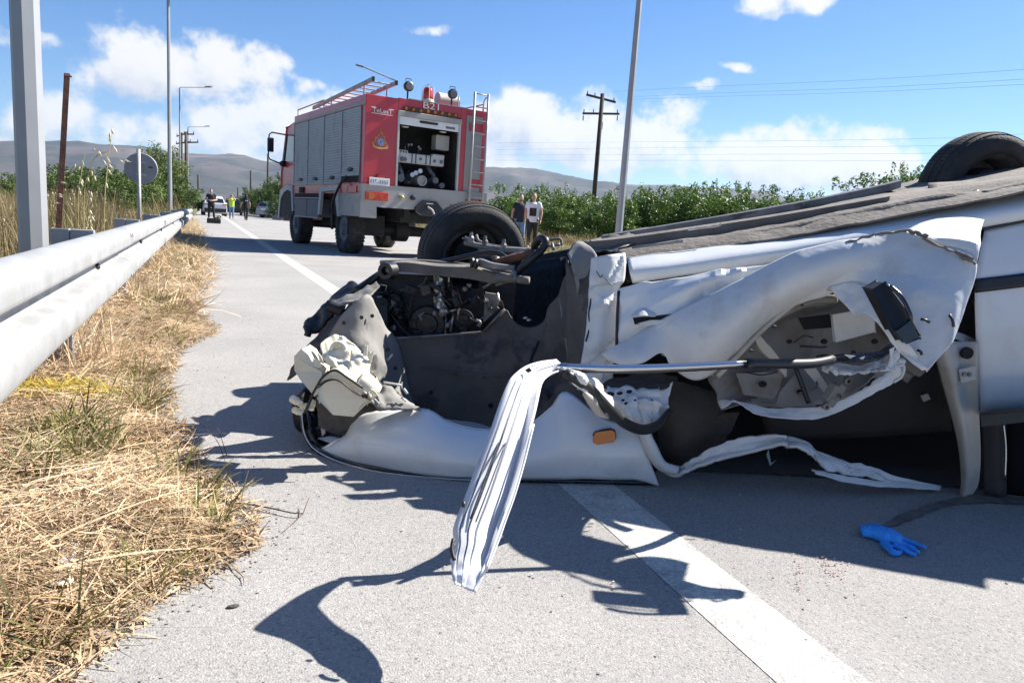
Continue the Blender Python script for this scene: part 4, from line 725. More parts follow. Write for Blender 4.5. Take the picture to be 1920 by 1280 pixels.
sheet('door_shadow_fill', cols([(1330, 700, 2.43, 1340, 706, 2.56), (1240, 664, 2.41, 1250, 668, 2.52)], 3), M['white2'], door)
hnd = MB().prism(DP([(1634, 542, 2.03), (1660, 529, 2.03), (1702, 588, 2.0), (1724, 628, 1.98), (1698, 642, 1.98), (1684, 622, 1.99), (1678, 622, 1.99)]), FW*.05).build('door_handle', M['black'], door, bevel=.006)
rod('handle_edge', [(1662, 530, 2.025), (1690, 566, 2.0), (1712, 600, 1.985)], .0025, M['chrome'], door); rod('handle_pull', [(1668, 536, 2.01), (1690, 556, 1.99), (1706, 588, 1.975), (1708, 604, 1.98)], .006, M['glossblack'], door)
plate('handle_base', [(1684, 622), (1708, 604), (1724, 634), (1700, 642)], 1.965, M['glossblack'], door, th=.02, bevel=.004)
for (x, y, x1, y1) in ((1726, 598, 1742, 604), (1780, 590, 1788, 612), (1720, 656, 1728, 664)): rod('skin_slot', [(x, y, 2.055), ((x+x1)/2+2, (y+y1)/2-1, 2.05), (x1, y1, 2.055)], .004, M['black'], door, seg=6)
PF = 0.0
# inside of the torn door
sheet('inner_door', [[(1330, 712, 2.50), (1420, 640, 2.50), (1500, 575, 2.48), (1580, 560, 2.46), (1660, 610, 2.42), (1735, 690, 2.4)], [(1340, 735, 2.53), (1430, 672, 2.55), (1510, 620, 2.55), (1590, 610, 2.54), (1665, 645, 2.5), (1730, 700, 2.45)], [(1345, 755, 2.52), (1430, 722, 2.56), (1510, 690, 2.57), (1590, 670, 2.56), (1660, 680, 2.52), (1715, 705, 2.48)], [(1352, 770, 2.48), (1430, 765, 2.52), (1510, 762, 2.53), (1580, 745, 2.52), (1640, 715, 2.5), (1690, 700, 2.48)]], M['inner'], nu=9, nv=8, amp=.008, sc=8, seed=14, th=.004, cr=14, ca=.018)
beam('door_brace', [(1412, 608, 2.44, 12, .03), (1424, 640, 2.44, 14, .03), (1450, 668, 2.44, 12, .03), (1475, 700, 2.45, 10, .03)], M['beige']); rod('door_rib', [(1345, 700, 2.46), (1400, 640, 2.44), (1450, 598, 2.42), (1520, 565, 2.38), (1570, 560, 2.34)], .014, M['inner'])
plate('door_slot_shade', [(1496, 596), (1562, 588), (1562, 614), (1508, 618)], 2.44, M['dark'], th=.003)  # flat near-black plate for the slot's inner shade
plate('foam_pad', [(1563, 592), (1636, 580), (1641, 622), (1569, 639)], 2.36, M['foam'], th=.02, bevel=.004)
plate('door_web', [(1380, 700), (1470, 696), (1460, 735), (1450, 748), (1395, 740)], 2.47, M['inner'], th=.004); plate('door_web', [(1462, 735), (1492, 700), (1520, 745), (1530, 762), (1455, 758)], 2.46, M['aprong'], th=.004)
rod('regulator_arm', [(1492, 690, 2.42), (1505, 725, 2.42), (1516, 755, 2.42)], .008, M['black']); plate('regulator_plate', [(1508, 692), (1530, 690), (1552, 724), (1545, 735), (1530, 718)], 2.43, M['beige'], th=.006)
sheet('lower_lip', cols([(1346, 756, 2.44, 1352, 768, 2.42), (1390, 758, 2.42, 1392, 770, 2.39), (1450, 764, 2.40, 1452, 780, 2.36), (1520, 766, 2.38, 1522, 786, 2.35), (1560, 758, 2.37, 1572, 772, 2.35), (1620, 728, 2.37, 1632, 742, 2.36), (1665, 695, 2.38, 1680, 712, 2.37), (1684, 672, 2.38, 1694, 676, 2.38)], 4), M['white2'], nu=8, nv=6, amp=.004, sc=16, seed=16, cr=12, ca=.012)
for k in range(4):
    x, y = q_.uniform(1420, 1560), q_.uniform(640, 720); rod('door_cable', [(x, y, 2.42), (x+q_.uniform(-30, 30), y+q_.uniform(-15, 25), 2.41), (x+q_.uniform(-60, 60), y+q_.uniform(-20, 40), 2.44)], q_.uniform(.002, .004), q_.choice((M['black'], M['black'], M['steel'])), seg=6)
for (x, y, r) in ((1430, 720, .014), (1480, 640, .010), (1545, 640, .012), (1600, 660, .008), (1640, 640, .012), (1440, 690, .007), (1590, 700, .009), (1500, 735, .012)): MB().ball(D(x, y, 2.45), r, 8, 5, (1.3, .7, .8)).build('cut_out_shade', M['dark'], car)  # near-black blobs, shade of the openings as colour
lk = MB(); 
for (x, y, w_, h_) in ((1562, 738, .05, .06), (1572, 728, .03, .035), (1556, 752, .03, .03)): lk.box(D(x, y, 2.36), (w_, .03, h_), M=Matrix.Rotation(R(25), 3, FW))
lk.build('lock', M['aprong'], car, bevel=.004)
for (x, y, r) in ((1549, 762, .012), (1590, 714, .012), (1566, 726, .007), (1574, 742, .007)): MB().lathe(D(x, y, 2.345), -FW, [(-.01, r), (.004, r), (.006, r*.5), (-.004, r*.4)], 12).build('lock_bolt', M['steel'], car)
sheet('crushed_edge', cols([(1538, 678, 2.34, 1548, 700, 2.32), (1570, 680, 2.32, 1572, 706, 2.29), (1610, 684, 2.31, 1612, 706, 2.28), (1650, 672, 2.31, 1650, 700, 2.28), (1672, 654, 2.32, 1680, 690, 2.3), (1680, 648, 2.33, 1692, 672, 2.32)], 4), M['white2'], nu=8, nv=7, amp=.008, sc=22, seed=18, cr=9, ca=.018)
sheet('black_trim', cols([(1530, 668, 2.32, 1540, 680, 2.3), (1590, 664, 2.3, 1590, 680, 2.27), (1640, 662, 2.29, 1640, 676, 2.26), (1668, 646, 2.3, 1672, 662, 2.28), (1678, 640, 2.31, 1682, 650, 2.3)], 3), M['glossblack'], amp=.008, sc=20, seed=19, th=.006)
for tri in (((1584, 665), (1604, 667), (1594, 672)), ((1612, 672), (1622, 668), (1618, 674)), ((1668, 655), (1678, 650), (1670, 680))): plate('paint_chip', tri, 2.25, M['white2'], th=.003)
rod('torn_hook', [(1672, 692, 2.36), (1690, 684, 2.36), (1695, 690, 2.36), (1690, 706, 2.36), (1676, 716, 2.36)], .005, M['white2'])
# window frame torn out towards the road
rod('window_channel', [(1042, 687, 1.885), (1160, 690, 1.93), (1280, 687, 1.975), (1400, 681, 2.02)], .0098, M['chrome'], seg=10); rod('channel_seal', [(1042, 692, 1.888), (1160, 695, 1.933), (1280, 692, 1.978), (1400, 685, 2.023)], .0075, M['glossblack'])
rod('channel_seal', [(1400, 681, 2.02), (1450, 682, 2.08), (1520, 681, 2.17), (1560, 674, 2.28)], .015, M['stripe'])
# hanging ribbed strip
LE = [(1043, 673, 1.880), (1012, 677, 1.820), (985, 686, 1.730), (962, 704, 1.670), (950, 724, 1.650), (934, 763, 1.625), (914, 820, 1.590), (886, 892, 1.540), (868, 940, 1.505), (850, 988, 1.465), (851, 1020, 1.440), (847, 1045, 1.420), (847, 1075, 1.395), (852, 1093, 1.380)]
RE = [(1060, 690, 1.900), (1042, 700, 1.870), (1028, 706, 1.830), (1018, 714, 1.790), (1013, 727, 1.750), (1005, 775, 1.680), (993, 826, 1.625), (976, 890, 1.570), (961, 938, 1.525), (941, 990, 1.480), (930, 1020, 1.450), (921, 1045, 1.430), (909, 1074, 1.400), (892, 1111, 1.380)]
le = crom(DP(LE), 6); re_ = crom(DP(RE), 6); pf = [(0, .0), (.12, .004), (.135, -.006), (.155, -.006), (.17, .004), (.29, .005), (.305, -.006), (.325, -.006), (.34, .005), (.45, .005), (.47, -.004), (.50, -.004), (.52, .002), (.70, -.004), (.84, -.014), (.86, -.014), (.885, .006), (.94, .008), (.955, .0), (1, -.010)]
rows = []
for i in range(len(le)):
    a, b = Vector(le[i]), Vector(re_[i]); k = i/(len(le)-1); d = (Vector(le[min(i+1, len(le)-1)])-Vector(le[max(i-1, 0)])).normalized(); n = (b-a).cross(d).normalized()
    if n.dot(FW) > 0: n = -n
    fl_ = 1 if k < .8 else max(.1, 1-(k-.8)/.12)
    jag = Vector((0, 0, 0)) if k < .8 else d*0
    rows.append([a.lerp(b, s)+n*(h*fl_*min(1, .2+k*6)) + (n*.005*mnoise.noise(Vector((k*22, s*4, 2))) if k > .86 else Vector((0, 0, 0))) + (a-b)*(.12*mnoise.noise(Vector((k*45, 3, 3))) if (s == 0 and k > .72) else 0) for s, h in pf])
MB().grid(rows).build('window_frame', mat('frame_white', (.66, .66, .67), .4, var=.03, sc=6, dirt=(.55, .33, .33), dsc=14, dlo=.6, dhi=.75, damt=.45), car, smooth=False, solid=.002, auto=22)
RT_ = lambda y: float(np.interp(y, [720, 770, 845, 905, 960, 1005, 1050, 1111], [1.75, 1.66, 1.59, 1.53, 1.49, 1.455, 1.415, 1.37]))
rod('frame_edge', [(x, y, RT_(y)) for x, y in ((1001, 795), (984, 863), (966, 925), (948, 975), (935, 1012), (912, 1070))], .0022, M['white'])
rod('frame_seal', [(x, y, RT_(y)-.012) for x, y in ((962, 750), (940, 815), (912, 890), (882, 972))], .0018, M['black']); rod('frame_seal', [(x, y, RT_(y)-.012) for x, y in ((892, 978), (918, 910), (948, 830))], .0014, M['black'])
rod('torn_tab', [(850, 1010, 1.43), (847, 1030, 1.415), (852, 1050, 1.405)], .004, M['black'], seg=6); rod('torn_tab', [(870, 940, 1.49), (868, 950, 1.485)], .0035, M['black'], seg=6); plate('torn_tab', [(984, 694), (992, 689), (997, 694), (990, 699)], 1.70, M['black'], th=.004)
# second leg of the frame with its rubber seal
sheet('frame_leg', cols([(1050, 690, 1.885, 1056, 702, 1.87), (1085, 698, 1.89, 1078, 722, 1.87), (1110, 712, 1.95, 1102, 745, 1.92), (1135, 728, 2.04, 1128, 765, 2.0), (1150, 745, 2.1, 1150, 785, 2.08)], 4), M['white2'], nu=7, nv=7, amp=.004, sc=22, seed=22, cr=8, ca=.014)
rod('frame_seal', [(1060, 700, 1.86), (1090, 718, 1.89), (1112, 736, 1.92), (1140, 764, 2.0), (1170, 792, 2.12), (1205, 805, 2.22), (1235, 795, 2.3), (1255, 770, 2.36)], [.012, .017, .016, .014, .016, .017, .015, .01], M['black'], seg=10)
rod('frame_tube', [(1096, 738, 1.86), (1110, 752, 1.92), (1122, 772, 2.0), (1140, 783, 2.06)], [.006, .014, .012, .004], M['beige']); 
sheet('hinge_panel', [[(1138, 722, 2.40), (1175, 728, 2.38), (1215, 730, 2.38), (1262, 715, 2.40)], [(1140, 745, 2.38), (1178, 748, 2.34), (1218, 748, 2.35), (1255, 745, 2.38)], [(1160, 770, 2.36), (1185, 768, 2.33), (1218, 770, 2.34), (1250, 768, 2.37)], [(1185, 790, 2.36), (1200, 794, 2.34), (1220, 796, 2.34), (1240, 788, 2.36)]], M['white2'], nu=9, nv=9, amp=.010, sc=16, seed=24, cr=10, ca=.016)
for (x, y, a) in ((1144, 739, 7), (1162, 737, 5), (1168, 750, 3), (1175, 756, 4), (1186, 758, 3), (1191, 750, 2.4), (1222, 750, 2), (1180, 734, 5)): MB().ball(D(x, y, 2.325), a*.0016, 8, 5, (1.5, .5, .8)).build('torn_hole_shade', M['dark'], car)  # dark blobs set on the panel for the shade in its holes
sheet('torn_inner', [[(1125, 722, 2.44), (1170, 706, 2.44), (1220, 700, 2.44), (1270, 708, 2.44)], [(1130, 726, 2.42), (1175, 716, 2.40), (1225, 718, 2.40), (1268, 715, 2.42)], [(1140, 730, 2.41), (1180, 726, 2.38), (1228, 735, 2.38), (1262, 722, 2.4)]], M['trim'], amp=.012, sc=20, seed=26, th=.005)
# lower pillar and roof rail, bent
rod('lower_pillar', [(1206, 806, 2.42), (1220, 840, 2.43), (1240, 872, 2.45), (1270, 882, 2.45)], [.02, .024, .02, .016], M['white2'], seg=10)
sheet('roof_rail', cols([(1240, 866, 2.48, 1248, 884, 2.46), (1275, 872, 2.47, 1270, 889, 2.45), (1300, 862, 2.46, 1300, 884, 2.44), (1340, 840, 2.46, 1340, 866, 2.43), (1400, 821, 2.46, 1402, 850, 2.43), (1460, 815, 2.46, 1462, 838, 2.43), (1490, 820, 2.47, 1490, 845, 2.44), (1530, 846, 2.50, 1528, 875, 2.47), (1580, 868, 2.53, 1575, 892, 2.50), (1650, 889, 2.56, 1650, 905, 2.53), (1760, 915, 2.62, 1755, 920, 2.60)], 5), M['white2'], nu=8, nv=5, amp=.006, sc=14, seed=28, th=.012, cr=16, ca=.02)
sheet('roof_edge', cols([(1522, 880, 2.46, 1530, 888, 2.44), (1580, 892, 2.49, 1580, 903, 2.47), (1640, 901, 2.52, 1642, 912, 2.50), (1700, 906, 2.56, 1700, 915, 2.54), (1762, 914, 2.60, 1762, 919, 2.59)], 3), M['white'], amp=.006, sc=18, seed=29, th=.006)
plate('glass_shard', [(1437, 852), (1441, 842), (1446, 868), (1456, 862), (1444, 873)], 2.45, mat('tinted_glass', (.08, .18, .18), .08, coat=1), th=.004)
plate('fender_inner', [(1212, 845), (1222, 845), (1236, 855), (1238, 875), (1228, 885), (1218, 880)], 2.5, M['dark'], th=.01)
# orange side repeater
q = [D(1113, 816, 2.405), D(1118, 811, 2.405), D(1146, 807, 2.405), D(1153, 810, 2.405), D(1154, 823, 2.405), D(1149, 828, 2.405), D(1120, 833, 2.405), D(1113, 829, 2.405)]
MB().prism(q, FW*.02).build('side_indicator', M['orange'], car, bevel=.003); q2 = [p+(p-sum(q, Vector())/8)*.09+FW*.006 for p in q]; MB().prism(q2, FW*.02).build('indicator_seal', M['black'], car)
# cabin
sheet('cabin_trim', [[(1425, 770, 2.78), (1520, 730, 2.78), (1640, 690, 2.78), (1760, 660, 2.76)], [(1430, 790, 2.74), (1520, 765, 2.72), (1640, 735, 2.72), (1768, 700, 2.72)], [(1440, 822, 2.78), (1520, 820, 2.78), (1640, 816, 2.78), (1782, 806, 2.76)]], M['trim'], th=.02, amp=.006)
plate('trim_clip', [(1727, 742), (1740, 738), (1745, 748), (1732, 753)], 2.69, M['foam'], th=.006)
sheet('seat', [[(1235, 735, 2.62), (1262, 722, 2.58), (1300, 728, 2.58), (1345, 740, 2.62)], [(1240, 790, 2.58), (1265, 785, 2.52), (1305, 790, 2.53), (1350, 790, 2.6)], [(1245, 835, 2.62), (1270, 835, 2.56), (1310, 830, 2.57), (1350, 820, 2.62)], [(1250, 865, 2.7), (1275, 862, 2.66), (1310, 850, 2.66), (1345, 835, 2.7)]], M['fabric'], amp=.012, sc=7, seed=33, th=.05)
sheet('seat_fold', cols([(1320, 790, 2.56, 1335, 822, 2.56), (1350, 775, 2.56, 1358, 815, 2.56), (1385, 772, 2.58, 1372, 800, 2.58)], 3), M['fabric'], amp=.01, sc=12, seed=34, th=.02)
# rear part: pillar, rear door, windows, body shell
CPL = [[(1748, 640, 2.60), (1775, 640, 2.57), (1800, 640, 2.62), (1834, 640, 2.60)], [(1762, 700, 2.60), (1786, 700, 2.56), (1806, 700, 2.61), (1834, 700, 2.60)], [(1782, 770, 2.60), (1800, 770, 2.56), (1815, 770, 2.60), (1835, 770, 2.60)], [(1798, 840, 2.60), (1812, 840, 2.57), (1822, 840, 2.60), (1838, 850, 2.60)], [(1803, 900, 2.60), (1813, 900, 2.575), (1820, 900, 2.60), (1834, 905, 2.60)], [(1800, 930, 2.60), (1808, 932, 2.58), (1816, 930, 2.60), (1822, 926, 2.60)]]
sheet('centre_pillar', [[(x, y, t-widen(x)*max(0, min(1, (930-y)/250))*.85) for x, y, t in r] for r in CPL], M['beige'], nu=5, nv=5, th=.006)
PF = .8
MB().lathe(D(1814, 662, 2.585), -FW, [(-.01, .02), (.002, .02), (.003, .014)], 16).build('pillar_hole_shade', M['dark'], car); plate('door_striker', [(1800, 694), (1828, 688), (1830, 712), (1804, 716)], 2.57, M['beige'], th=.02, bevel=.003)  # near-black disc gives the hole's shade by colour
for x in (1808, 1818): MB().lathe(D(x, 702, 2.565), -FW, [(0, .008), (.004, .006)], 8).build('striker_bolt', M['steel'], car)
PF = 1.0
PF = 0.0
rd = [[(1846, 430, 2.50), (1920, 415, 2.485), (2100, 384, 2.45), (2500, 316, 2.39)], [(1836, 480, 2.475), (1920, 470, 2.46), (2100, 440, 2.42), (2500, 380, 2.36)], [(1828, 535, 2.465), (1920, 527, 2.45), (2100, 500, 2.41), (2500, 450, 2.35)], [(1830, 640, 2.475), (1920, 632, 2.46), (2100, 610, 2.42), (2500, 560, 2.36)], [(1838, 776, 2.51), (1920, 768, 2.49), (2100, 748, 2.45), (2500, 700, 2.40)]]
rdoor = sheet('rear_door', rd, M['white'], nu=6, nv=5, th=.004)
sheet('stripe', [[(1829, 523, 2.459), (1920, 512, 2.444), (2100, 486, 2.404)], [(1828, 535, 2.459), (1920, 525, 2.444), (2100, 499, 2.404)], [(1829, 549, 2.459), (1920, 538, 2.444), (2100, 512, 2.404)]], M['stripe'], rdoor, nu=5, nv=2, th=.004)
rod('door_gap', [(1846, 428, 2.495), (1920, 412, 2.48), (2100, 381, 2.45)], .0035, M['black'], rdoor)
sheet('door_end', cols([(1834, 490, 2.50, 1838, 777, 2.53), (1829, 500, 2.52, 1834, 777, 2.55)], 4), M['white2'], rdoor, th=.004)
rod('door_end_seal', [(1826, 560, 2.53), (1834, 600, 2.53), (1838, 640, 2.53), (1836, 655, 2.53)], .012, M['black'])
plate('pillar_gap_shade', [(1818, 540), (1836, 560), (1836, 640), (1812, 628), (1795, 625)], 2.62, M['trim'], th=.01); sheet('pillar_cap', cols([(1786, 622, 2.52, 1790, 634, 2.5), (1805, 626, 2.53, 1808, 642, 2.52), (1832, 640, 2.56, 1832, 648, 2.56)], 3), M['white2'], th=.006)  # dark plate, shade between door and pillar put into its colour
plate('window_rubber', [(1838, 779), (1930, 769), (2100, 750), (2100, 772), (1930, 790), (1840, 800)], 2.53, M['black'], th=.02)
sheet('rear_quarter_trim', cols([(1840, 790, 2.60, 1845, 925, 2.60), (1870, 785, 2.58, 1872, 930, 2.58), (1884, 785, 2.62, 1885, 930, 2.62)], 3), M['trim'], th=.01); rod('glass_edge', [(1881, 790, 2.57), (1886, 840, 2.57), (1884, 900, 2.57)], .003, M['chrome'])
PF = 0.0
# far side, roof and rear close the body
nearb = [G(1240, 895), G(1500, 905), G(1820, 928), G(2100, 925), G(2500, 910)]
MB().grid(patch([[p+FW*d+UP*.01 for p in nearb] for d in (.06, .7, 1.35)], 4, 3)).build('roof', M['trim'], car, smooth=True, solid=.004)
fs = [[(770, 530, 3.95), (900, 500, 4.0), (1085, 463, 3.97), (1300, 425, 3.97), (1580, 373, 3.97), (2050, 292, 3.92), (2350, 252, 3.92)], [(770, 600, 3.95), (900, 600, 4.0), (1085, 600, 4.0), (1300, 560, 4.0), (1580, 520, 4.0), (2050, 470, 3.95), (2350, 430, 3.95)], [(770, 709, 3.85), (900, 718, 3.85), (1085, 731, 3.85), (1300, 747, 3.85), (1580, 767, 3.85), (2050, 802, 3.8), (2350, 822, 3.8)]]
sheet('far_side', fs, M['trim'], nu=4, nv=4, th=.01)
sheet('rear_window', cols([(1884, 778, 2.66, 1886, 930, 2.64), (2000, 764, 2.62, 2000, 930, 2.6), (2110, 750, 2.58, 2110, 926, 2.55)], 3), M['glass0'], th=.005)  # black sheet standing for the unlit inside of the window opening
sheet('sun_block_ledge', [[(1838, 775, 2.31), (2100, 747, 2.24), (2500, 699, 2.18)], [(1842, 778, 2.66), (2100, 751, 2.58), (2500, 704, 2.5)]], M['trim'], th=.006)  # unseen sheet added to stop sun passing between door and window
sheet('nose_shadow_sheet', [[(556, 742, 2.80), (600, 700, 2.95), (660, 650, 3.3), (730, 600, 3.75)], [(560, 790, 2.78), (605, 760, 2.95), (665, 700, 3.3), (735, 660, 3.75)], [tuple(q) for q in ((565, 800, 2.76), (612, 786, 2.9), (668, 745, 3.3), (738, 707, 3.72))]], M['engine'], th=.05)  # added filler sheet that blocks sun under the nose
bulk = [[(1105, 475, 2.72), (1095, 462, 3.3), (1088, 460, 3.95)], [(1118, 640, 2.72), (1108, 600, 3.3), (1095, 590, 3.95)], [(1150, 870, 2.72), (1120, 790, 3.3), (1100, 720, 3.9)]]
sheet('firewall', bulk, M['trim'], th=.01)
rear = [[D(2500, 250, 2.5), D(2450, 250, 2.9), D(2400, 250, 3.9)], [D(2500, 560, 2.4), D(2450, 520, 2.9), D(2400, 470, 3.9)], [G(2500, 910), G(2450, 820), G(2400, 740)]]
MB().grid(patch(rear, 4, 4)).build('tailgate', M['white'], car, smooth=True, solid=.006)
sheet('lower_side', cols([(2100, 750, 2.45, 2100, 925, 2.5), (2300, 725, 2.42, 2300, 918, 2.45), (2500, 700, 2.40, 2500, 910, 2.42)], 3), M['white'], th=.004)
# ------------------------------------------------------------------ fire engine
M['red'] = mat('fire_red_paint', (.47, .026, .034), .36, var=.06, sc=2, coat=.35, dirt=(.36, .12, .11), dsc=2.5, dlo=.5, dhi=.75, damt=.35)
M['shutter'] = mat('shutter_aluminium', (.36, .385, .41), .5, metal=.35, var=.05, sc=1.5, dirt=(.30, .30, .30), dsc=3, damt=.4)
M['bump'] = mat('bumper_steel', (.36, .34, .31), .55, metal=.3, var=.07, sc=3, dirt=(.30, .27, .23), dsc=3, damt=.5)
M['truckgrey'] = mat('grey_skirt', (.12, .125, .135), .6, var=.1, sc=3, dirt=(.24, .22, .2), dsc=4, damt=.4)
M['chassis'] = mat('chassis_black', (.018, .017, .016), .8, var=.3, sc=5, dirt=(.05, .045, .04), dsc=4, damt=.6)
M['whitep'] = mat('white_enamel', (.74, .74, .72), .45, var=.03, sc=5)
M['dirtywhite'] = mat('dusty_white_enamel', (.50, .49, .46), .6, var=.06, sc=4, dirt=(.4, .37, .32), dsc=4, damt=.5)
M['redlens'] = mat('red_lens', (.45, .012, .012), .2, var=.25, sc=12, c2=(.62, .06, .015), coat=.4)
M['amber'] = mat('amber_lamp', (.42, .13, .015), .3, var=.2, sc=18, coat=.3)
M['glass'] = mat('dark_window_glass', (.02, .025, .03), .08, var=.1, coat=.5)
TH = R(9.3); tb = Vector((2.968, 15.045, 0))
trk = empty('fire_engine', tuple(tb), 'red fire engine with grey roller shutters and open rear pump bay', 'fire engine', None, TH)
def tp(name, m, mt, par=trk, **k): return m.build(name, mt, par, local=True, **k)
def bxp(name, mt, *a, par=trk, **k): return tp(name, MB().bx(*a), mt, par, **k)
WD = 2.82
# body with the open pump bay at the back
m = MB(); m.bx(0, .70, 0, 5.15, 1.50, 3.26); m.bx(2.15, WD, 0, 5.15, 1.50, 3.28); m.bx(.70, 2.15, 0, 5.15, 3.05, 3.28); m.bx(.70, 2.15, 1.0, 5.15, 1.50, 3.05)
body = tp('body', m, M['red'], bevel=.012)
bxp('lower_body', M['red'], .02, WD-.02, .05, 5.12, 1.30, 1.498)
bay = MB(); bay.bx(.702, 2.148, .985, .998, 1.5, 3.05); bay.bx(.702, .714, .05, .985, 1.5, 3.05); bay.bx(2.136, 2.148, .05, .985, 1.5, 3.05); bay.bx(.714, 2.136, .05, .985, 3.03, 3.048); bay.bx(.714, 2.136, .05, .985, 1.49, 1.502)
tp('pump_bay', bay, M['chassis'])
bxp('bay_frame', M['dirtywhite'], .69, .735, -.03, .04, 1.49, 3.0, bevel=.006); bxp('bay_frame', M['dirtywhite'], 2.115, 2.16, -.03, .04, 1.50, 3.0, bevel=.006)
bxp('shutter_box', M['bump'], .68, 2.17, -.05, .05, 2.92, 3.03, bevel=.01); bxp('roller_shutter', M['whitep'], .735, 2.115, -.01, .02, 2.76, 2.92, bevel=.006)
tp('shutter_handle', MB().lathe((1.18, -.02, 2.86), (1, 0, 0), [(0, .012), (.03, .026), (.40, .026), (.43, .012)], 10), M['black'], smooth=True)
bxp('shutter_badge', M['truckgrey'], 1.80, 2.02, -.016, -.01, 2.80, 2.845)
pan = MB(); pan.bx(.75, 1.9, .18, .32, 2.01, 2.22); pan.bx(.75, 1.04, .16, .32, 2.18, 2.27); pan.bx(1.6, 1.9, .16, .32, 2.18, 2.26); tp('control_panel', pan, M['dirtywhite'], bevel=.03)
for x in (1.12, 1.21, 1.45, 1.55): bxp('panel_band', M['black'], x, x+.02, .172, .19, 2.02, 2.21)
for (x, z, r) in ((.90, 2.08, .05), (.97, 2.08, .04), (1.33, 2.12, .03), (1.66, 2.11, .035), (1.82, 2.11, .04)): tp('panel_gauge', MB().lathe((x, .178, z), (0, -1, 0), [(0, r), (.012, r), (.014, r*.7)], 14), M['truckgrey'])
for k in range(4): tp('panel_switch', MB().bx(.79+.06*k, .81+.06*k, .145, .165, 2.205, 2.245), M['black'])
for (x, z) in ((1.16, 1.775), (1.24, 1.82), (1.34, 1.87)): tp('pressure_dial', MB().lathe((x, .2, z), (0, -1, 0), [(0, .05), (.02, .05), (.022, .044), (.018, .04)], 18), M['whitep'])
tp('suction_inlet', MB().lathe((1.31, .4, 1.66), (0, -1, 0), [(0, .1), (.32, .1), (.34, .11), (.40, .11), (.40, .085), (.36, .08)], 24), M['bump'], auto=35)
for (x, z, r) in ((1.67, 1.70, .06), (1.83, 1.60, .055), (.86, 1.68, .07)): tp('hose_outlet', MB().lathe((x, .4, z), (0, -1, 0), [(0, r), (.25, r), (.26, r*1.15), (.31, r*1.15), (.31, r*.7)], 18), M['truckgrey'], auto=35)
for pts in ([(.9, .4, 2.0), (.93, .3, 1.85), (.98, .3, 1.72), (.9, .3, 1.62)], [(1.6, .4, 2.0), (1.64, .3, 1.88), (1.70, .28, 1.8), (1.67, .3, 1.72)], [(1.1, .5, 1.6), (1.3, .42, 1.62), (1.5, .5, 1.6)]): tp('pump_pipe', MB().tube(pts, .045, 10, smooth=5), M['steel'], smooth=True)
pb = MB(); pb.lathe((1.32, .75, 1.68), (0, -1, 0), [(0, .22), (.25, .22), (.3, .14)], 20); pb.bx(1.0, 1.25, .6, .9, 1.52, 1.8); pb.bx(1.45, 1.9, .55, .9, 1.52, 1.75); tp('pump', pb, M['engine'], auto=35)
for (x, z) in ((1.18, 2.42), (1.25, 2.43), (1.42, 2.40), (1.46, 2.36)): tp('valve_knob', MB().ball((x, .5, z), .028, 8, 6), M['dirtywhite'], smooth=True); 
tp('valve_stem', MB().tube([(1.18, .5, 2.42), (1.2, .6, 2.24)], .01, 6), M['steel']); tp('valve_stem', MB().tube([(1.42, .5, 2.4), (1.46, .6, 2.2)], .01, 6), M['steel']); tp('valve_stem', MB().tube([(1.0, .3, 2.2), (1.02, .3, 2.36)], .01, 6), M['steel'])
bxp('equipment_box', M['dirtywhite'], 1.76, 2.09, .35, .6, 2.38, 2.70, bevel=.02)
for x in (.92, 1.80): tp('bay_lamp', MB().ball((x, .12, 2.735), .09, 10, 6, (1, .5, .22)), M['dirtywhite'], smooth=True)
# amber strip, lettering, emblem
for k in range(8): tp('amber_lamp', MB().lathe((.86+.165*k, -.005, 3.082+.003*k), (0, -1, 0), [(0, .038), (.03, .038), (.045, .025)], 10), M['amber'], auto=40)
tp('lamp_strip', MB().bx(.80, 2.08, -.018, -.002, 3.035, 3.135), M['rust'])
def text(name, s, x, z, h, mt, par=trk, wd=None, y=-.012, ext=.004, rot=None, shear=0):
    c = bpy.data.curves.new(name, 'FONT'); c.body = s; c.size = 1; c.extrude = 0; c.shear = shear; ob = bpy.data.objects.new(name, c); COL.objects.link(ob)
    dg = bpy.context.evaluated_depsgraph_get(); me = bpy.data.meshes.new_from_object(ob.evaluated_get(dg)); bpy.data.objects.remove(ob)
    V = np.array([v.co[:] for v in me.vertices]); mn, mx_ = V.min(0), V.max(0); w = wd or h*(mx_[0]-mn[0])/(mx_[1]-mn[1])
    for v in me.vertices:
        a = (v.co.x-mn[0])/(mx_[0]-mn[0])*w; b = (v.co.y-mn[1])/(mx_[1]-mn[1])*h
        v.co = rot(a, b) if rot else (x+a, y, z+b)
    me.materials.clear(); me.materials.append(mt); me.update(); o = bpy.data.objects.new(name, me); COL.objects.link(o); o.parent = par
    sm = o.modifiers.new('t', 'SOLIDIFY'); sm.thickness = ext; sm.offset = 0; return o
text('lettering', 'B21', 1.25, 3.145, .13, M['whitep'], wd=.36, y=-.016, ext=.012)
text('lettering', 'TeLesT', .14, 2.925, .085, M['whitep'], wd=.43)
lg = MB(); lg.bx(.12, .58, -.014, -.010, 2.895, 2.907); lg.bx(.11, .21, -.014, -.010, 3.012, 3.024); lg.bx(.49, .60, -.014, -.010, 3.012, 3.024); tp('lettering_bar', lg, M['whitep'])
M['flame'] = mat('emblem_orange', (.55, .22, .04), .5, var=.15, sc=14); M['blue'] = mat('emblem_blue', (.12, .17, .38), .5, var=.2, sc=30)
cx, cz = .335, 2.38
fl_ = [(-.17, -.13), (-.185, -.06), (-.13, -.02), (-.11, .07), (-.075, .05), (-.06, .13), (-.035, .11), (-.01, .23), (.02, .15), (.04, .17), (.055, .08), (.085, .1), (.10, .02), (.14, -.04), (.18, -.08), (.165, -.13), (.08, -.16), (-.08, -.16)]
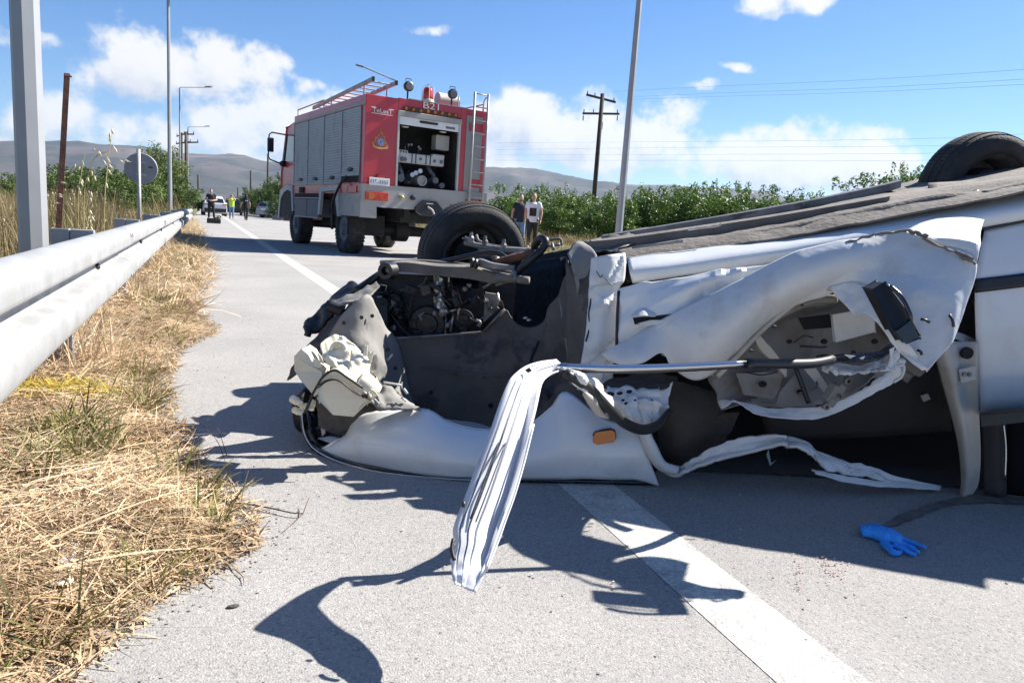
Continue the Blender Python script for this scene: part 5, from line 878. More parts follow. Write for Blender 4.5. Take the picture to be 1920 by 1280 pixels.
tp('emblem', MB().prism([(cx+a, -.004, cz+b) for a, b in fl_], (0, -.006, 0)), M['flame'])
inn = [(a*.78, b*.80-.005) for a, b in fl_]; tp('emblem_field', MB().prism([(cx+a, -.0105, cz+b) for a, b in inn], (0, -.004, 0)), mat('emblem_red', (.44, .07, .05), .5))
tp('emblem_disc', MB().lathe((cx, -.015, cz-.03), (0, -1, 0), [(0, .085), (.005, .085), (.005, .06)], 24), M['blue'])
for k in range(8):
    a = k*math.pi/4; tp('emblem_ray', MB().box((cx+.05*math.cos(a), -.022, cz-.03+.05*math.sin(a)), (.05, .004, .014), M=Matrix.Rotation(-a, 3, 'Y')), M['dirtywhite'])
tp('emblem_ribbon', MB().prism([(cx-.17, -.016, cz-.10), (cx-.08, -.016, cz-.135), (cx+.08, -.016, cz-.135), (cx+.17, -.016, cz-.10), (cx+.15, -.016, cz-.15), (cx, -.016, cz-.175), (cx-.15, -.016, cz-.15)], (0, -.006, 0)), mat('emblem_gold', (.58, .40, .10), .5))
# rear bumper, lights, plate
bm = MB(); bm.prism([(-.06, -.05, 1.49), (WD+.06, -.05, 1.51), (WD+.06, -.05, 1.05), (.28, -.05, 1.04), (.28, -.05, .82), (-.06, -.05, .82)], (0, .07, 0)); tp('rear_bumper', bm, M['bump'], bevel=.012)
bxp('bumper_side', M['bump'], -.06, -.045, .025, .35, .84, 1.30); bxp('corner_post', M['red'], -.012, .05, .04, .30, .86, 1.50, bevel=.005); 
bxp('rear_lamp', M['redlens'], .03, .52, -.085, -.052, 1.17, 1.34, bevel=.01); bxp('rear_lamp', M['redlens'], 2.34, 2.76, -.085, -.052, 1.17, 1.34, bevel=.01)
bxp('lamp_segment', M['amber'], .09, .2, -.09, -.083, 1.19, 1.32)
bxp('number_plate', M['whitep'], .10, .54, -.075, -.055, 1.475, 1.63, bevel=.004); text('plate_lettering', 'ΠΣ-3352', .13, 1.515, .075, M['truckgrey'], wd=.38, y=-.078)
tp('plate_lamp', MB().prism([(.27, -.07, 1.65), (.42, -.07, 1.65), (.40, -.07, 1.70), (.30, -.07, 1.70)], (0, .07, 0)), M['red'], bevel=.006)
tp('tow_ball', MB().lathe((.82, -.05, 1.27), (0, -1, 0), [(0, .05), (.03, .05), (.04, .03), (.09, .035), (.1, .02)], 14), mat('brass', (.42, .36, .18), .4, metal=.6), auto=40); bxp('tow_plate', M['dirtywhite'], .76, .9, -.058, -.05, 1.31, 1.36)
tp('air_coupling', MB().lathe((1.07, -.05, 1.285), (0, -1, 0), [(0, .05), (.08, .05), (.09, .03)], 14), M['black'], auto=40)
for (x, z) in ((2.0, 1.2), (2.2, 1.24), (2.30, 1.25)): tp('bumper_bolt', MB().lathe((x, -.05, z), (0, -1, 0), [(0, .025), (.03, .02)], 10), M['truckgrey'])
tp('tow_hitch', MB().prism([(1.14, -.10, 1.0), (1.14, -.10, 1.09), (1.30, -.10, 1.24), (1.62, -.10, 1.24), (1.78, -.10, 1.09), (1.78, -.10, 1.0), (1.62, -.10, .93), (1.30, -.10, .93)], (0, .08, 0)), M['black'], bevel=.01)
tp('tow_hook', MB().tube([(1.40, -.14, 1.12), (1.48, -.2, 1.06), (1.55, -.16, .98)], .018, 8, smooth=4), M['dirtywhite'], smooth=True); bxp('hitch_pin', M['dirtywhite'], 1.38, 1.54, -.115, -.102, 1.18, 1.20)
# rear ladder with its panel
bxp('ladder_panel', M['bump'], 2.30, 2.70, -.015, -.002, 1.52, 3.14); bxp('ladder_panel_band', M['red'], 2.36, 2.70, -.02, -.015, 2.82, 3.0); bxp('ladder_panel_band', M['red'], 2.42, 2.70, -.02, -.015, 1.62, 1.80)
bxp('reflector', M['redlens'], 2.44, 2.74, -.065, -.05, 1.28, 1.36)
for x in (2.40, 2.74): tp('ladder_rail', MB().tube([(x, -.13, 1.26), (x, -.13, 3.63)], .026, 10), M['galv'], smooth=True)
for k in range(9): tp('ladder_rung', MB().tube([(2.41, -.13, 1.40+.275*k), (2.73, -.13, 1.40+.275*k)], .014, 8), M['galv'], smooth=True)
for z in (1.5, 2.95): tp('ladder_bracket', MB().bx(2.385, 2.415, -.12, 0, z, z+.04), M['galv'])
tp('grab_handle', MB().tube([(2.80, .2, 3.28), (2.80, .15, 3.55), (2.78, -.1, 3.58)], .015, 8, smooth=4), M['galv'], smooth=True); tp('door_handle', MB().tube([(2.83, .2, 2.30), (2.93, .15, 2.33)], .015, 6), M['black'])
# left side: shutters, arches, skirts
sy = [(5.05, 3.87, 1.55), (3.83, 2.61, 1.55), (2.57, 1.37, 1.55), (1.33, .23, 1.70)]
for (a, b, z) in sy:
    mm = MB(); n = 26; zz = np.linspace(z, 3.04, n+1)
    for k in range(n): mm.prism([(-.004, b, zz[k]), (-.012, b, zz[k]+.008), (-.014, b, zz[k+1]-.008), (-.004, b, zz[k+1])], (0, a-b, 0))
    s_ = tp('side_shutter', mm, M['shutter']); bxp('shutter_rail', M['shutter'], -.02, -.004, b, a, z-.04, z-.002)
    tp('shutter_handle', MB().ball((-.03, b+.5*(a-b)-.02, z+.09), .05, 12, 6, (.5, 3.6, .9)), M['black'], smooth=True)
for y in (5.07, 3.85, 2.59, 1.35, .21): bxp('shutter_guide', M['truckgrey'], -.018, -.002, y-.016, y+.016, 1.50, 3.05)
bxp('side_rail', M['bump'], -.022, 0, .02, 5.12, 3.055, 3.11); bxp('locker_gap_shade', M['dark'], -.006, -.002, .24, 1.32, 1.52, 1.665)  # near-black strip is the painted shade below the raised shutter
tp('hose', MB().tube([(-.01, 1.0, 1.66), (-.1, 1.1, 1.5), (-.13, 1.45, 1.15), (-.10, 1.62, .85), (-.08, 1.66, .5)], .03, 8, smooth=5), M['black'], smooth=True)
ar = [(1.38, .80), (1.52, 1.47), (2.80, 1.44), (2.92, .80), (2.80, .80), (2.66, 1.34), (1.70, 1.36), (1.50, .80)]
tp('wheel_arch', MB().prism([(-.03, a, b) for a, b in ar], (.06, 0, 0)), M['dirtywhite'], bevel=.006)
tp('arch_liner', MB().prism([(.2, a, b) for a, b in ((1.50, .82), (1.70, 1.36), (2.66, 1.34), (2.80, .82))], (.5, 0, 0)), M['chassis'])
for (a, b) in ((2.95, 3.85), (3.90, 4.95)): bxp('skirt_locker', M['truckgrey'], -.01, .3, a, b, .74, 1.16, bevel=.01)
bxp('skirt_rail', M['bump'], -.02, 0, 2.93, 4.97, 1.17, 1.20); bxp('skirt_gap_shade', M['dark'], .0, .2, 2.9, 5.0, 1.20, 1.30); bxp('skirt_rail', M['bump'], -.016, .1, 2.93, 4.97, .705, .735); bxp('step_recess_shade', M['dark'], -.006, .015, 4.2, 4.6, 1.31, 1.46)  # near-black boxes carry the shade of gap and recess as colour
bxp('skirt_panel', M['bump'], -.008, .25, .31, 1.37, .82, 1.30, bevel=.006); bxp('side_marker', M['red'], -.02, .0, .35, .9, 1.31, 1.44)
bxp('mud_flap', M['chassis'], 0, .85, .88, .91, .42, .86); bxp('mud_flap', M['chassis'], 1.97, 2.82, .88, .91, .5, .86)
# right side
bxp('right_shutters', M['shutter'], WD+.004, WD+.014, .25, 5.05, 1.55, 3.04); bxp('right_skirt', M['truckgrey'], WD-.3, WD, 2.9, 5.0, .74, 1.30); bxp('right_skirt', M['bump'], WD-.3, WD, .3, 1.37, .84, 1.30)
# chassis and wheels
for x in (.95, 1.75): bxp('chassis_rail', M['chassis'], x, x+.12, .05, 6.3, .86, 1.16)
ch = MB(); ch.lathe((.4, 1.31, .55), (1, 0, 0), [(0, .09), (.8, .12), (.85, .24), (1.15, .24), (1.2, .12), (2.0, .09)], 16); tp('axle', ch, M['chassis'], auto=40); ch = MB(); ch.lathe((.4, 5.13, .55), (1, 0, 0), [(0, .09), (.8, .1), (.85, .22), (1.1, .22), (1.2, .1), (2.0, .09)], 16); tp('axle', ch, M['chassis'], auto=40)
for nm, bb in (('spare_carrier', (1.0, 1.85, .4, 1.2, .75, 1.0)), ('air_tank', (.5, 1.0, 3.0, 4.3, .55, 1.0)), ('gearbox', (1.1, 1.7, 3.5, 6.2, .6, 1.1)), ('fuel_tank', (1.9, 2.5, 2.8, 4.4, .6, 1.0))): bxp(nm, M['chassis'], *bb, bevel=.04)
tp('prop_shaft', MB().tube([(1.4, 1.3, .62), (1.4, 3.4, .8)], .05, 10), M['chassis'])
def twheel(x, y, s):
    r = .535; w = .36; ax = Vector((s, 0, 0)); c = Vector((x, y, r)); n = 40
    wl_ = tp('wheel', MB().lathe(c, ax, [(.02, r*.56), (0, r*.7), (.0, r*.86), (.03, r*.96), (.07, r), (w-.07, r), (w-.03, r*.96), (w, r*.86), (w, r*.7), (w-.02, r*.56)], 44, closed=True), M['rubber'], smooth=True)
    mm = MB()
    for k in range(n):
        th = 2*math.pi*k/n; rd = Vector((0, math.cos(th), math.sin(th))); tn = Vector((0, -math.sin(th), math.cos(th))); Mx = Matrix((ax, tn, rd)).transposed()
        for h in (.09, w-.09): mm.box(c+ax*h+rd*(r-.002), (.15, .05, .024), M=Mx)
    t = tp('tread', mm, M['rubber'], wl_); t['kind'] = 'stuff'
    tp('rim', MB().lathe(c, ax, [(.04, r*.57), (.03, r*.55), (.09, r*.5), (.10, r*.34), (.03, r*.30), (.01, r*.2), (-.02, r*.18), (-.02, .02), (.3, .02), (.3, r*.55)], 28), M['truckgrey'], wl_, auto=35)
    for k in range(10): a = k*math.pi/5; tp('wheel_nut', MB().lathe(c+ax*.03+Vector((0, math.cos(a), math.sin(a)))*r*.25, -ax, [(0, .018), (.025, .016)], 6), M['steel'], wl_)
for y in (1.31+.02, 5.13): twheel(.04, y, 1); twheel(WD-.04, y, -1)
# cab
cp = [(5.22, 1.05), (5.22, 3.0), (5.5, 3.12), (6.15, 3.05), (6.52, 2.15), (6.62, 1.85), (6.64, .75), (6.0, .70), (5.85, 1.15), (5.6, 1.27)]
tp('cab', MB().prism([(.08, a, b) for a, b in cp], (WD-.16, 0, 0)), M['red'], bevel=.03)
tp('cab_window', MB().prism([(.072, a, b) for a, b in ((5.42, 2.15), (5.42, 2.82), (6.06, 2.84), (6.34, 2.15))], (-.008, 0, 0)), M['glass']); tp('windscreen', MB().prism([(.3, 6.21, 3.0), (WD-.3, 6.21, 3.0), (WD-.3, 6.54, 2.2), (.3, 6.54, 2.2)], (0, .02, .01)), M['glass'])
tp('window_pillar', MB().prism([(.06, a, b) for a, b in ((6.07, 2.86), (6.16, 2.86), (6.46, 2.1), (6.34, 2.1))], (-.02, 0, 0)), M['black'])
tp('cab_fender', MB().prism([(.0, a, b) for a, b in ((5.16, .85), (5.24, 1.50), (5.8, 1.54), (6.5, 1.38), (6.68, .62), (6.60, .62), (6.44, 1.16), (6.1, 1.34), (5.7, 1.40), (5.36, 1.34), (5.26, .85))], (.12, 0, 0)), M['dirtywhite'], bevel=.01)
tp('arch_liner', MB().prism([(.03, a, b) for a, b in ((5.2, .75), (5.25, 1.36), (5.7, 1.42), (6.2, 1.34), (6.48, 1.15), (6.58, .66))], (.5, 0, 0)), M['chassis']); tp('sun_visor', MB().bx(.1, WD-.1, 6.1, 6.4, 3.06, 3.10), M['truckgrey']); tp('front_bumper', MB().bx(.1, WD-.1, 6.55, 6.72, .55, .9), M['dirtywhite'], bevel=.04)
mf = MB().tube([(.06, 6.25, 2.88), (-.30, 6.25, 2.90), (-.37, 6.25, 2.84), (-.39, 6.25, 2.25), (-.34, 6.25, 2.18), (.05, 6.32, 2.08)], .02, 8); tp('mirror_frame', mf, M['black'])
bxp('mirror', M['black'], -.42, -.25, 6.20, 6.27, 2.38, 2.76, bevel=.03); tp('mirror_mount', MB().ball((.02, 6.33, 2.10), .09, 10, 6), M['black'], smooth=True)
# roof gear
for x in (.12, .62): tp('roof_ladder_rail', MB().prism([(x, .02, 3.52), (x+.04, .02, 3.52), (x+.04, .02, 3.60), (x, .02, 3.60)], (0, 4.0, -.18)), M['galv'])
for k in range(11): tp('roof_ladder_rung', MB().tube([(.14, .25+.36*k, 3.55-.0162*k), (.64, .25+.36*k, 3.55-.0162*k)], .016, 6), M['galv'])
for x in (.12, .62): bxp('ladder_end', M['black'], x-.005, x+.045, -.01, .03, 3.515, 3.605)
for (x, y) in ((.14, .5), (.64, .5), (.14, 2.6), (.64, 2.6)): tp('ladder_support', MB().tube([(x, y, 3.26), (x, y, 3.50)], .018, 6), M['galv'])
tp('roof_pole', MB().tube([(.64, .1, 3.62), (.12, .6, 3.88)], .014, 6), M['galv']); tp('roof_pole_end', MB().tube([(.14, .58, 3.87), (.02, .7, 3.91)], .02, 6), M['truckgrey'])
tp('roof_rail', MB().tube([(.06, 5.05, 3.26), (.06, 5.05, 3.42), (.06, 2.9, 3.44), (.06, 2.9, 3.26)], .016, 6), M['galv']); bxp('roof_box', M['bump'], .3, .9, 2.9, 4.2, 3.27, 3.36)
for x in (.90, 1.92):
    tp('work_lamp', MB().lathe((x, -.06, 3.53), (0, 1, 0), [(0, .08), (.02, .105), (.1, .095), (.16, .05)], 20), M['black'], auto=40); tp('lamp_glass', MB().lathe((x, -.062, 3.53), (0, -1, 0), [(0, .082), (.006, .07)], 18), M['truckgrey'])
    tp('lamp_stand', MB().tube([(x, .02, 3.26), (x, .02, 3.44)], .018, 6), M['black']); tp('lamp_guard', MB().tube([(x-.06, 0, 3.62), (x-.06, 0, 3.68), (x+.06, 0, 3.68), (x+.06, 0, 3.62)], .008, 6), M['black'])
tp('beacon', MB().lathe((1.36, .02, 3.34), (0, 0, 1), [(0, .11), (.05, .115), (.2, .10), (.235, .07), (.24, .01)], 20), M['redlens'], smooth=True); tp('beacon_base', MB().lathe((1.36, .02, 3.28), (0, 0, 1), [(0, .14), (.05, .13), (.06, .11)], 20), M['dirtywhite'], auto=40)
for k in range(6): a = k*math.pi/3+.3; c_, s_ = math.cos(a), math.sin(a); tp('beacon_cage', MB().tube([(1.36+.13*c_, .02+.13*s_, 3.30), (1.36+.13*c_, .02+.13*s_, 3.58), (1.36, .02, 3.64)], .006, 5), M['whitep'])
bxp('roof_edge', M['dirtywhite'], .95, 2.3, .0, .06, 3.281, 3.30)
tp('hose_reel', MB().lathe((1.72, .35, 3.42), (1, 0, 0), [(0, .08), (.02, .16), (.5, .16), (.52, .08)], 18), M['dirtywhite'], auto=40); tp('reel_rail', MB().tube([(2.12, .1, 3.28), (2.12, .1, 3.52), (2.0, .1, 3.53)], .014, 6), M['galv'])
tp('roof_rail', MB().tube([(2.76, .1, 3.28), (2.76, .1, 3.44), (2.76, 4.9, 3.44), (2.76, 4.9, 3.28)], .016, 6), M['galv'])
# ------------------------------------------------------------------ trees and shrubs
M['leaf'] = mat('orange_tree_leaf', (.055, .145, .016), .5, var=.35, sc=.7, c2=(.15, .27, .03), island=.45, trans=.22, spec=.35)
M['leaf2'] = mat('shrub_leaf', (.045, .095, .018), .6, var=.3, sc=1.0, c2=(.105, .165, .034), island=.45, trans=.3, spec=.3)
M['leaf3'] = mat('light_tree_leaf', (.07, .13, .02), .55, var=.3, sc=1.0, c2=(.14, .20, .04), island=.45, trans=.35, spec=.3)
M['bark'] = mat('bark', (.10, .08, .06), .9, var=.3, sc=8)
def crown(seed, h, w, n, lf, base=.25, sprays=26, tops=10):
    g = np.random.default_rng(seed); lobes = []
    for k in range(sprays):
        a = g.uniform(0, 6.28); rr = w*.5*math.sqrt(g.random())*.85; z = h*(base+(1-base)*g.random()**.8*(1-.35*(rr/(w*.5))**2)*.86)
        lobes.append((rr*math.cos(a), rr*math.sin(a), z, w*g.uniform(.13, .24), h*g.uniform(.08, .15)))
    for k in range(tops):
        a = g.uniform(0, 6.28); rr = w*.42*math.sqrt(g.random()); lobes.append((rr*math.cos(a), rr*math.sin(a), h*g.uniform(.84, .98), w*.045, h*g.uniform(.06, .12)))
    V_ = np.array([l[3]**2*l[4] for l in lobes])**.75; idx = g.choice(len(lobes), n, p=V_/V_.sum()); Lb = np.array(lobes)[idx]
    d = g.normal(size=(n, 3)); d /= np.linalg.norm(d, axis=1)[:, None]; r = g.random(n)**.30*(1+.12*g.normal(size=n))
    P = Lb[:, :3]+d*r[:, None]*np.stack([Lb[:, 3], Lb[:, 3], Lb[:, 4]], 1); P[:, 2] = np.maximum(P[:, 2], h*.03)
    nrm = d+g.normal(size=(n, 3))*.75+np.array([0, 0, .35]); nrm /= np.linalg.norm(nrm, axis=1)[:, None]
    t = np.cross(nrm, g.normal(size=(n, 3))); t /= np.linalg.norm(t, axis=1)[:, None]; b = np.cross(nrm, t)
    L = lf*g.uniform(.6, 1.4, n)[:, None]; Wd = L*.45
    V = np.stack([P-t*L*.5, P+b*Wd*.5+nrm*L*.06, P+t*L*.5, P-b*Wd*.5+nrm*L*.06], 1).reshape(-1, 3); F = np.arange(n*4).reshape(-1, 4)
    return V, F
def trunk(seed, h, w):
    g = random.Random(seed); m = MB(); m.tube([(0, 0, -.3), (.03, .02, h*.15), (.0, .05, h*.32)], [.05*w**.7, .045*w**.7, .04*w**.7], 8, smooth=3)
    for k in range(6):
        a = k*1.05+g.uniform(-.3, .3); r = w*g.uniform(.2, .38); m.tube([(0, .04, h*g.uniform(.18, .3)), (r*.4*math.cos(a), r*.4*math.sin(a), h*.45), (r*math.cos(a), r*math.sin(a), h*g.uniform(.6, .85))], [.03*w**.7, .02*w**.7, .008], 6, smooth=3)
    return m
def proto(name, seed, h, w, n, lf, mt, **k):
    cme = npmesh(name+'_crown', *crown(seed, h, w, n, lf, **k), mt, link=False)
    m = trunk(seed, h, w); tme = bpy.data.meshes.new(name+'_trunk'); tme.from_pydata([tuple(v) for v in m.v], [], m.f); tme.materials.append(M['bark']); return cme, tme
def plant(name, pr_, loc, sc, rz, label, cat, group=None):
    e = empty(name, loc, label, cat, group, rz); e.scale = sc if hasattr(sc, '__len__') else (sc,)*3
    for nm, me in (('crown', pr_[0]), ('trunk', pr_[1])): o = bpy.data.objects.new(nm, me); COL.objects.link(o); o.parent = e
    return e
OR = [proto('orange', 40+k, 2.6, 2.9, 12000, .10, M['leaf'], base=.12) for k in range(4)]
SH = [proto('shrub', 60+k, 2.2, 3.0, 6500, .13, M['leaf2'], base=.08, tops=16) for k in range(3)]
LT = [proto('light', 70+k, 4.5, 3.4, 7000, .15, M['leaf3'], base=.22, tops=22) for k in range(2)]
# orchard: rows seen above and behind the wreck (bearing pixel, distance, height above sea of the top)
orch = [(925, 392, 40), (960, 350, 37), (1010, 347, 34), (1062, 352, 31), (1052, 372, 27), (1110, 362, 30), (1150, 368, 27), (1185, 352, 33), (1225, 350, 30), (1262, 352, 28), (1300, 348, 30), (1340, 345, 27), (1382, 346, 29), (1418, 352, 26), (1450, 366, 28), (1490, 358, 26), (1520, 364, 27), (1555, 380, 29), (1595, 392, 27), (1638, 356, 25), (1660, 338, 23), (1690, 330, 22), (1725, 322, 21),
        (985, 362, 46), (1090, 366, 44), (1205, 360, 45), (1320, 362, 44), (1430, 376, 42), (1540, 388, 42), (1660, 386, 40), (1790, 330, 22), (1860, 330, 23), (1960, 330, 24), (1740, 350, 30)]
ORD = ['first', 'second', 'third', 'fourth', 'fifth', 'sixth', 'seventh', 'eighth', 'ninth', 'tenth', 'eleventh', 'twelfth', 'thirteenth', 'fourteenth', 'fifteenth', 'sixteenth', 'seventeenth', 'eighteenth', 'nineteenth', 'twentieth']
def ordered(items, marks):           # name each plant by counting from a landmark it stands beside
    cnt = {}; out = {}
    for it in sorted(items, key=lambda q: q[0]):
        mk = [m for m in marks if m[0] <= it[0]][-1]; cnt[mk] = cnt.get(mk, 0)+1; out[it] = ORD[cnt[mk]-1]+' '+mk[1]
    return out
fr_ = ordered([q for q in orch if q[2] < 35], [(0, 'orange tree right of the fire engine, front row'), (1115, 'front row orange tree right of the dark power pole'), (1160, 'front row orange tree right of the pale lamp post')])
bk_ = ordered([q for q in orch if q[2] >= 35], [(0, 'back row orange tree right of the fire engine'), (1115, 'back row orange tree right of the dark power pole')])
for i, (x, y, t) in enumerate(orch):
    top = D(x, y, t); b = Vector((top.x, top.y, .28)); h = max(1.4, top.z-b.z); s = h/2.6
    plant('orange_tree', OR[i % 4], tuple(b), (s*rnd.uniform(.95, 1.2), s*rnd.uniform(.95, 1.2), s), rnd.uniform(0, 6.28), {**fr_, **bk_}[(x, y, t)], 'tree', 'orange trees of the roadside orchard')
p = D(1712, 312, 26); plant('young_tree', LT[1], (p.x, p.y, .28), ((p.z-.28)/4.5*.8, (p.z-.28)/4.5*.8, (p.z-.28)/4.5), 1.0, 'taller loose crowned tree just left of the upturned rear wheel', 'tree')
# left: shrubs, one tree by the sign
left = [(-30, 322, 34), (30, 325, 38), (75, 330, 30), (112, 310, 46), (130, 318, 36), (175, 322, 33), (205, 315, 40), (230, 318, 30), (250, 322, 38), (160, 330, 28), (20, 335, 28), (345, 348, 60), (300, 330, 36), (205, 335, 26), (-90, 325, 34)]
lf_ = ordered(left, [(-999, 'dark shrub left of the thick lamp post'), (70, 'dark shrub right of the thick lamp post'), (104, 'dark shrub right of the rusty iron post'), (264, 'dark shrub right of the round road sign')])
for i, (x, y, t) in enumerate(left):
    top = D(x, y, t); h = max(1.2, top.z+.03); s = h/2.2
    plant('shrub', SH[i % 3], (top.x, top.y, -.03), (s*1.15, s*1.15, s), rnd.uniform(0, 6.28), lf_[(x, y, t)]+', behind dry grass', 'shrub', 'shrubs behind the dry grass')
for (x, y, t, lb, w_) in ((300, 272, 44, 'light green tree rising behind the round road sign and lamp posts', .92), (276, 300, 40, 'lower light green tree directly behind the round road sign', .8), (326, 318, 52, 'small light green tree right of the tall lamp post', .8)):
    p = D(x, y, t); s = (p.z+.03)/4.5; plant('roadside_tree', LT[0], (p.x, p.y, -.03), (s*w_, s*w_, s), rnd.uniform(0, 6), lb, 'tree')
far = [(482, 352, 90), (505, 345, 82), (530, 335, 78), (548, 328, 74), (520, 350, 92), (470, 360, 110), (560, 340, 70), (540, 362, 60), (505, 366, 80)]
ff_ = ordered(far, [(0, 'bushy shrub counted rightwards from the silver car to the fire engine')])
for i, (x, y, t) in enumerate(far):
    top = D(x, y, t); h = max(1.5, top.z); s = h/2.2
    plant('far_shrub', SH[i % 3], (top.x, top.y, -.03), (s*.95, s*.95, s), rnd.uniform(0, 6.28), ff_[(x, y, t)], 'shrub', 'shrubs at the road bend')
# far tree lines on the plain
g = np.random.default_rng(3); Vs = []; b0 = 0; Fs = []
cv = [crown(90+k, 4.5, 7, 420, .9, base=.05) for k in range(4)]
for k in range(420):
    a = g.uniform(-.75, 1.35); r = g.uniform(130, 900); x, y = r*math.sin(a), r*math.cos(a)
    if (-9 < x < 16 and r < 330) or (x < -1 and r < 200 and a > -.1): continue
    V, F = cv[k % 4]; s = g.uniform(.45, 1.0); Vs.append(V*np.array([s*1.4, s*1.4, s])+np.array([x, y, 0])); Fs.append(F+b0); b0 += len(V)
npmesh('far_tree_line', np.concatenate(Vs), np.concatenate(Fs), M['leaf2'], kind='stuff')
# ------------------------------------------------------------------ people
M['skin'] = mat('skin', (.48, .29, .21), .55, var=.06, sc=9); M['navy'] = mat('navy_cotton', (.018, .022, .035), .9, var=.2, sc=9); M['blackc'] = mat('black_uniform', (.012, .013, .018), .85, var=.25, sc=9)
M['whitec'] = mat('white_cotton', (.72, .72, .73), .9, var=.05, sc=7); M['denim'] = mat('blue_denim', (.16, .24, .38), .9, var=.2, sc=12); M['hivis'] = mat('hi_vis_yellow', (.55, .75, .08), .7, var=.08, sc=7); M['darkt'] = mat('dark_trousers', (.03, .028, .03), .9, var=.2, sc=10)
M['hair'] = mat('dark_hair', (.015, .012, .010), .8, var=.3, sc=30); M['greyhair'] = mat('short_grey_hair', (.16, .14, .12), .9, var=.2, sc=30); M['shoe'] = mat('shoe', (.02, .02, .022), .6, var=.2); M['wshoe'] = mat('pale_shoe', (.5, .5, .5), .6, var=.1)
def person(loc, rz, label, h=1.76, arms=None, legs=None, shirt='navy', trousers='denim', shoes='shoe', hair='hair', longhair=False, group=None, sleeve=.55, beard=False, slim=1.0, vest=None, belt=False):
    e = empty('person', loc, label, 'person', group, rz); k = h/1.76
    def V(*p): return Vector(p)*k
    arms = arms or {}; legs = legs or {}
    jt = {}
    for s, nm in ((-1, 'r'), (1, 'l')):
        jt[nm+'s'] = V(s*.185*slim, 0, 1.43)
        a = arms.get(nm, ((s*.25, .02, 1.16), (s*.27, -.06, .90))); jt[nm+'e'] = V(*a[0]); jt[nm+'w'] = V(*a[1])
        l = legs.get(nm, ((s*.10, -.01, .50), (s*.11, .02, .09))); jt[nm+'h'] = V(s*.09, 0, .92); jt[nm+'k'] = V(*l[0]); jt[nm+'a'] = V(*l[1])
    m = MB(); m.tube([V(0, 0, .86), V(0, 0, 1.05), V(0, 0, 1.25), V(0, 0, 1.42)], [.12*k, .11*k, .135*k, .11*k], 12, smooth=3); m.tube([V(0, .0, 1.40), V(0, -.005, 1.50), V(0, -.01, 1.56)], [.06*k, .052*k, .055*k], 10)
    m.ball(V(0, -.01, 1.645), .095*k, 16, 12, (.80, .98, 1.22)); m.ball(V(0, -.045, 1.585), .055*k, 10, 8, (1, 1, .9))
    m.tube([V(0, -.098, 1.66), V(0, -.118, 1.625), V(0, -.098, 1.612)], [.010*k, .016*k, .012*k], 6)
    for s in (-1, 1): m.ball(V(s*.077, .0, 1.645), .024*k, 8, 6, (.45, .8, 1.2))
    for s, nm in ((-1, 'r'), (1, 'l')):
        S_, E_, W_ = jt[nm+'s'], jt[nm+'e'], jt[nm+'w']; m.tube([S_, S_.lerp(E_, .5), E_], [.052*k, .046*k, .040*k], 10); m.tube([E_, E_.lerp(W_, .4), W_], [.041*k, .039*k, .027*k], 10); m.ball(S_, .055*k, 10, 8); m.ball(E_, .041*k, 8, 6)
        d = (W_-E_).normalized(); pc = W_+d*.045*k; sdv = d.cross(Vector((1, 0, 0))); sdv = sdv.normalized() if sdv.length > .2 else Vector((0, 1, 0))
        for q in (-.6, 0, .6): m.tube([W_-d*.01*k, pc+sdv*.026*k*q, W_+d*.09*k+sdv*.03*k*q], [.022*k, .02*k, .017*k], 7)
        for f in range(4): b_ = W_+d*.085*k+sdv*(.034-.0225*f)*k; L_ = (.062, .074, .070, .055)[f]*k; c2_ = (-d*.2+V(-s*.5, 0, 0)).normalized() if False else Vector((-s*.35, 0, 0)); m.tube([b_, b_+(d+c2_*.2)*L_*.55, b_+(d+c2_)*L_], [.0105*k, .0098*k, .0085*k], 6)
        m.tube([W_+d*.03*k+sdv*.02*k, W_+d*.06*k+sdv*.055*k, W_+d*.10*k+sdv*.06*k], [.013*k, .012*k, .010*k], 6)
        H_, K_, A_ = jt[nm+'h'], jt[nm+'k'], jt[nm+'a']; m.tube([H_, H_.lerp(K_, .5), K_], [.085*k, .072*k, .052*k], 10); m.tube([K_, K_.lerp(A_, .35), A_], [.052*k, .054*k, .036*k], 10); m.tube([A_, A_+V(0, -.12, -.05)], [.04*k, .035*k], 8)
    m.build('body', M['skin'], e, local=True, remesh=.0135*k)
    m = MB(); w = 1.07*slim
    pts = [V(0, 0, .84), V(0, 0, .98), V(0, 0, 1.15), V(0, -.005, 1.30), V(0, 0, 1.41), V(0, 0, 1.475)]; rr = [.150, .148, .15, .155, .14, .075]
    vs = []; n = 20
    for p_, r_ in zip(pts, rr): vs += [p_+Vector((r_*k*w*1.22*math.cos(2*math.pi*q/n), r_*k*.90*math.sin(2*math.pi*q/n), 0)) for q in range(n)]
    m.add(vs, [(i*n+q, i*n+(q+1) % n, (i+1)*n+(q+1) % n, (i+1)*n+q) for i in range(len(pts)-1) for q in range(n)]+[tuple(range(n-1, -1, -1)), tuple(range((len(pts)-1)*n, len(pts)*n))])
    for s, nm in ((-1, 'r'), (1, 'l')):
        S_, E_ = jt[nm+'s'], jt[nm+'e']; q = S_.lerp(E_, sleeve if sleeve <= 1 else 1); m.tube([S_-V(s*.06, 0, -.01), S_, S_.lerp(q, .5), q], [.07*k, .072*k, .068*k, .066*k], 12)
        if sleeve > 1: m.tube([E_, jt[nm+'w']], [.058*k, .045*k], 10); m.ball(E_, .058*k, 8, 6)
    m.build('shirt', M[shirt], e, local=True, remesh=.018*k)
    m = MB()
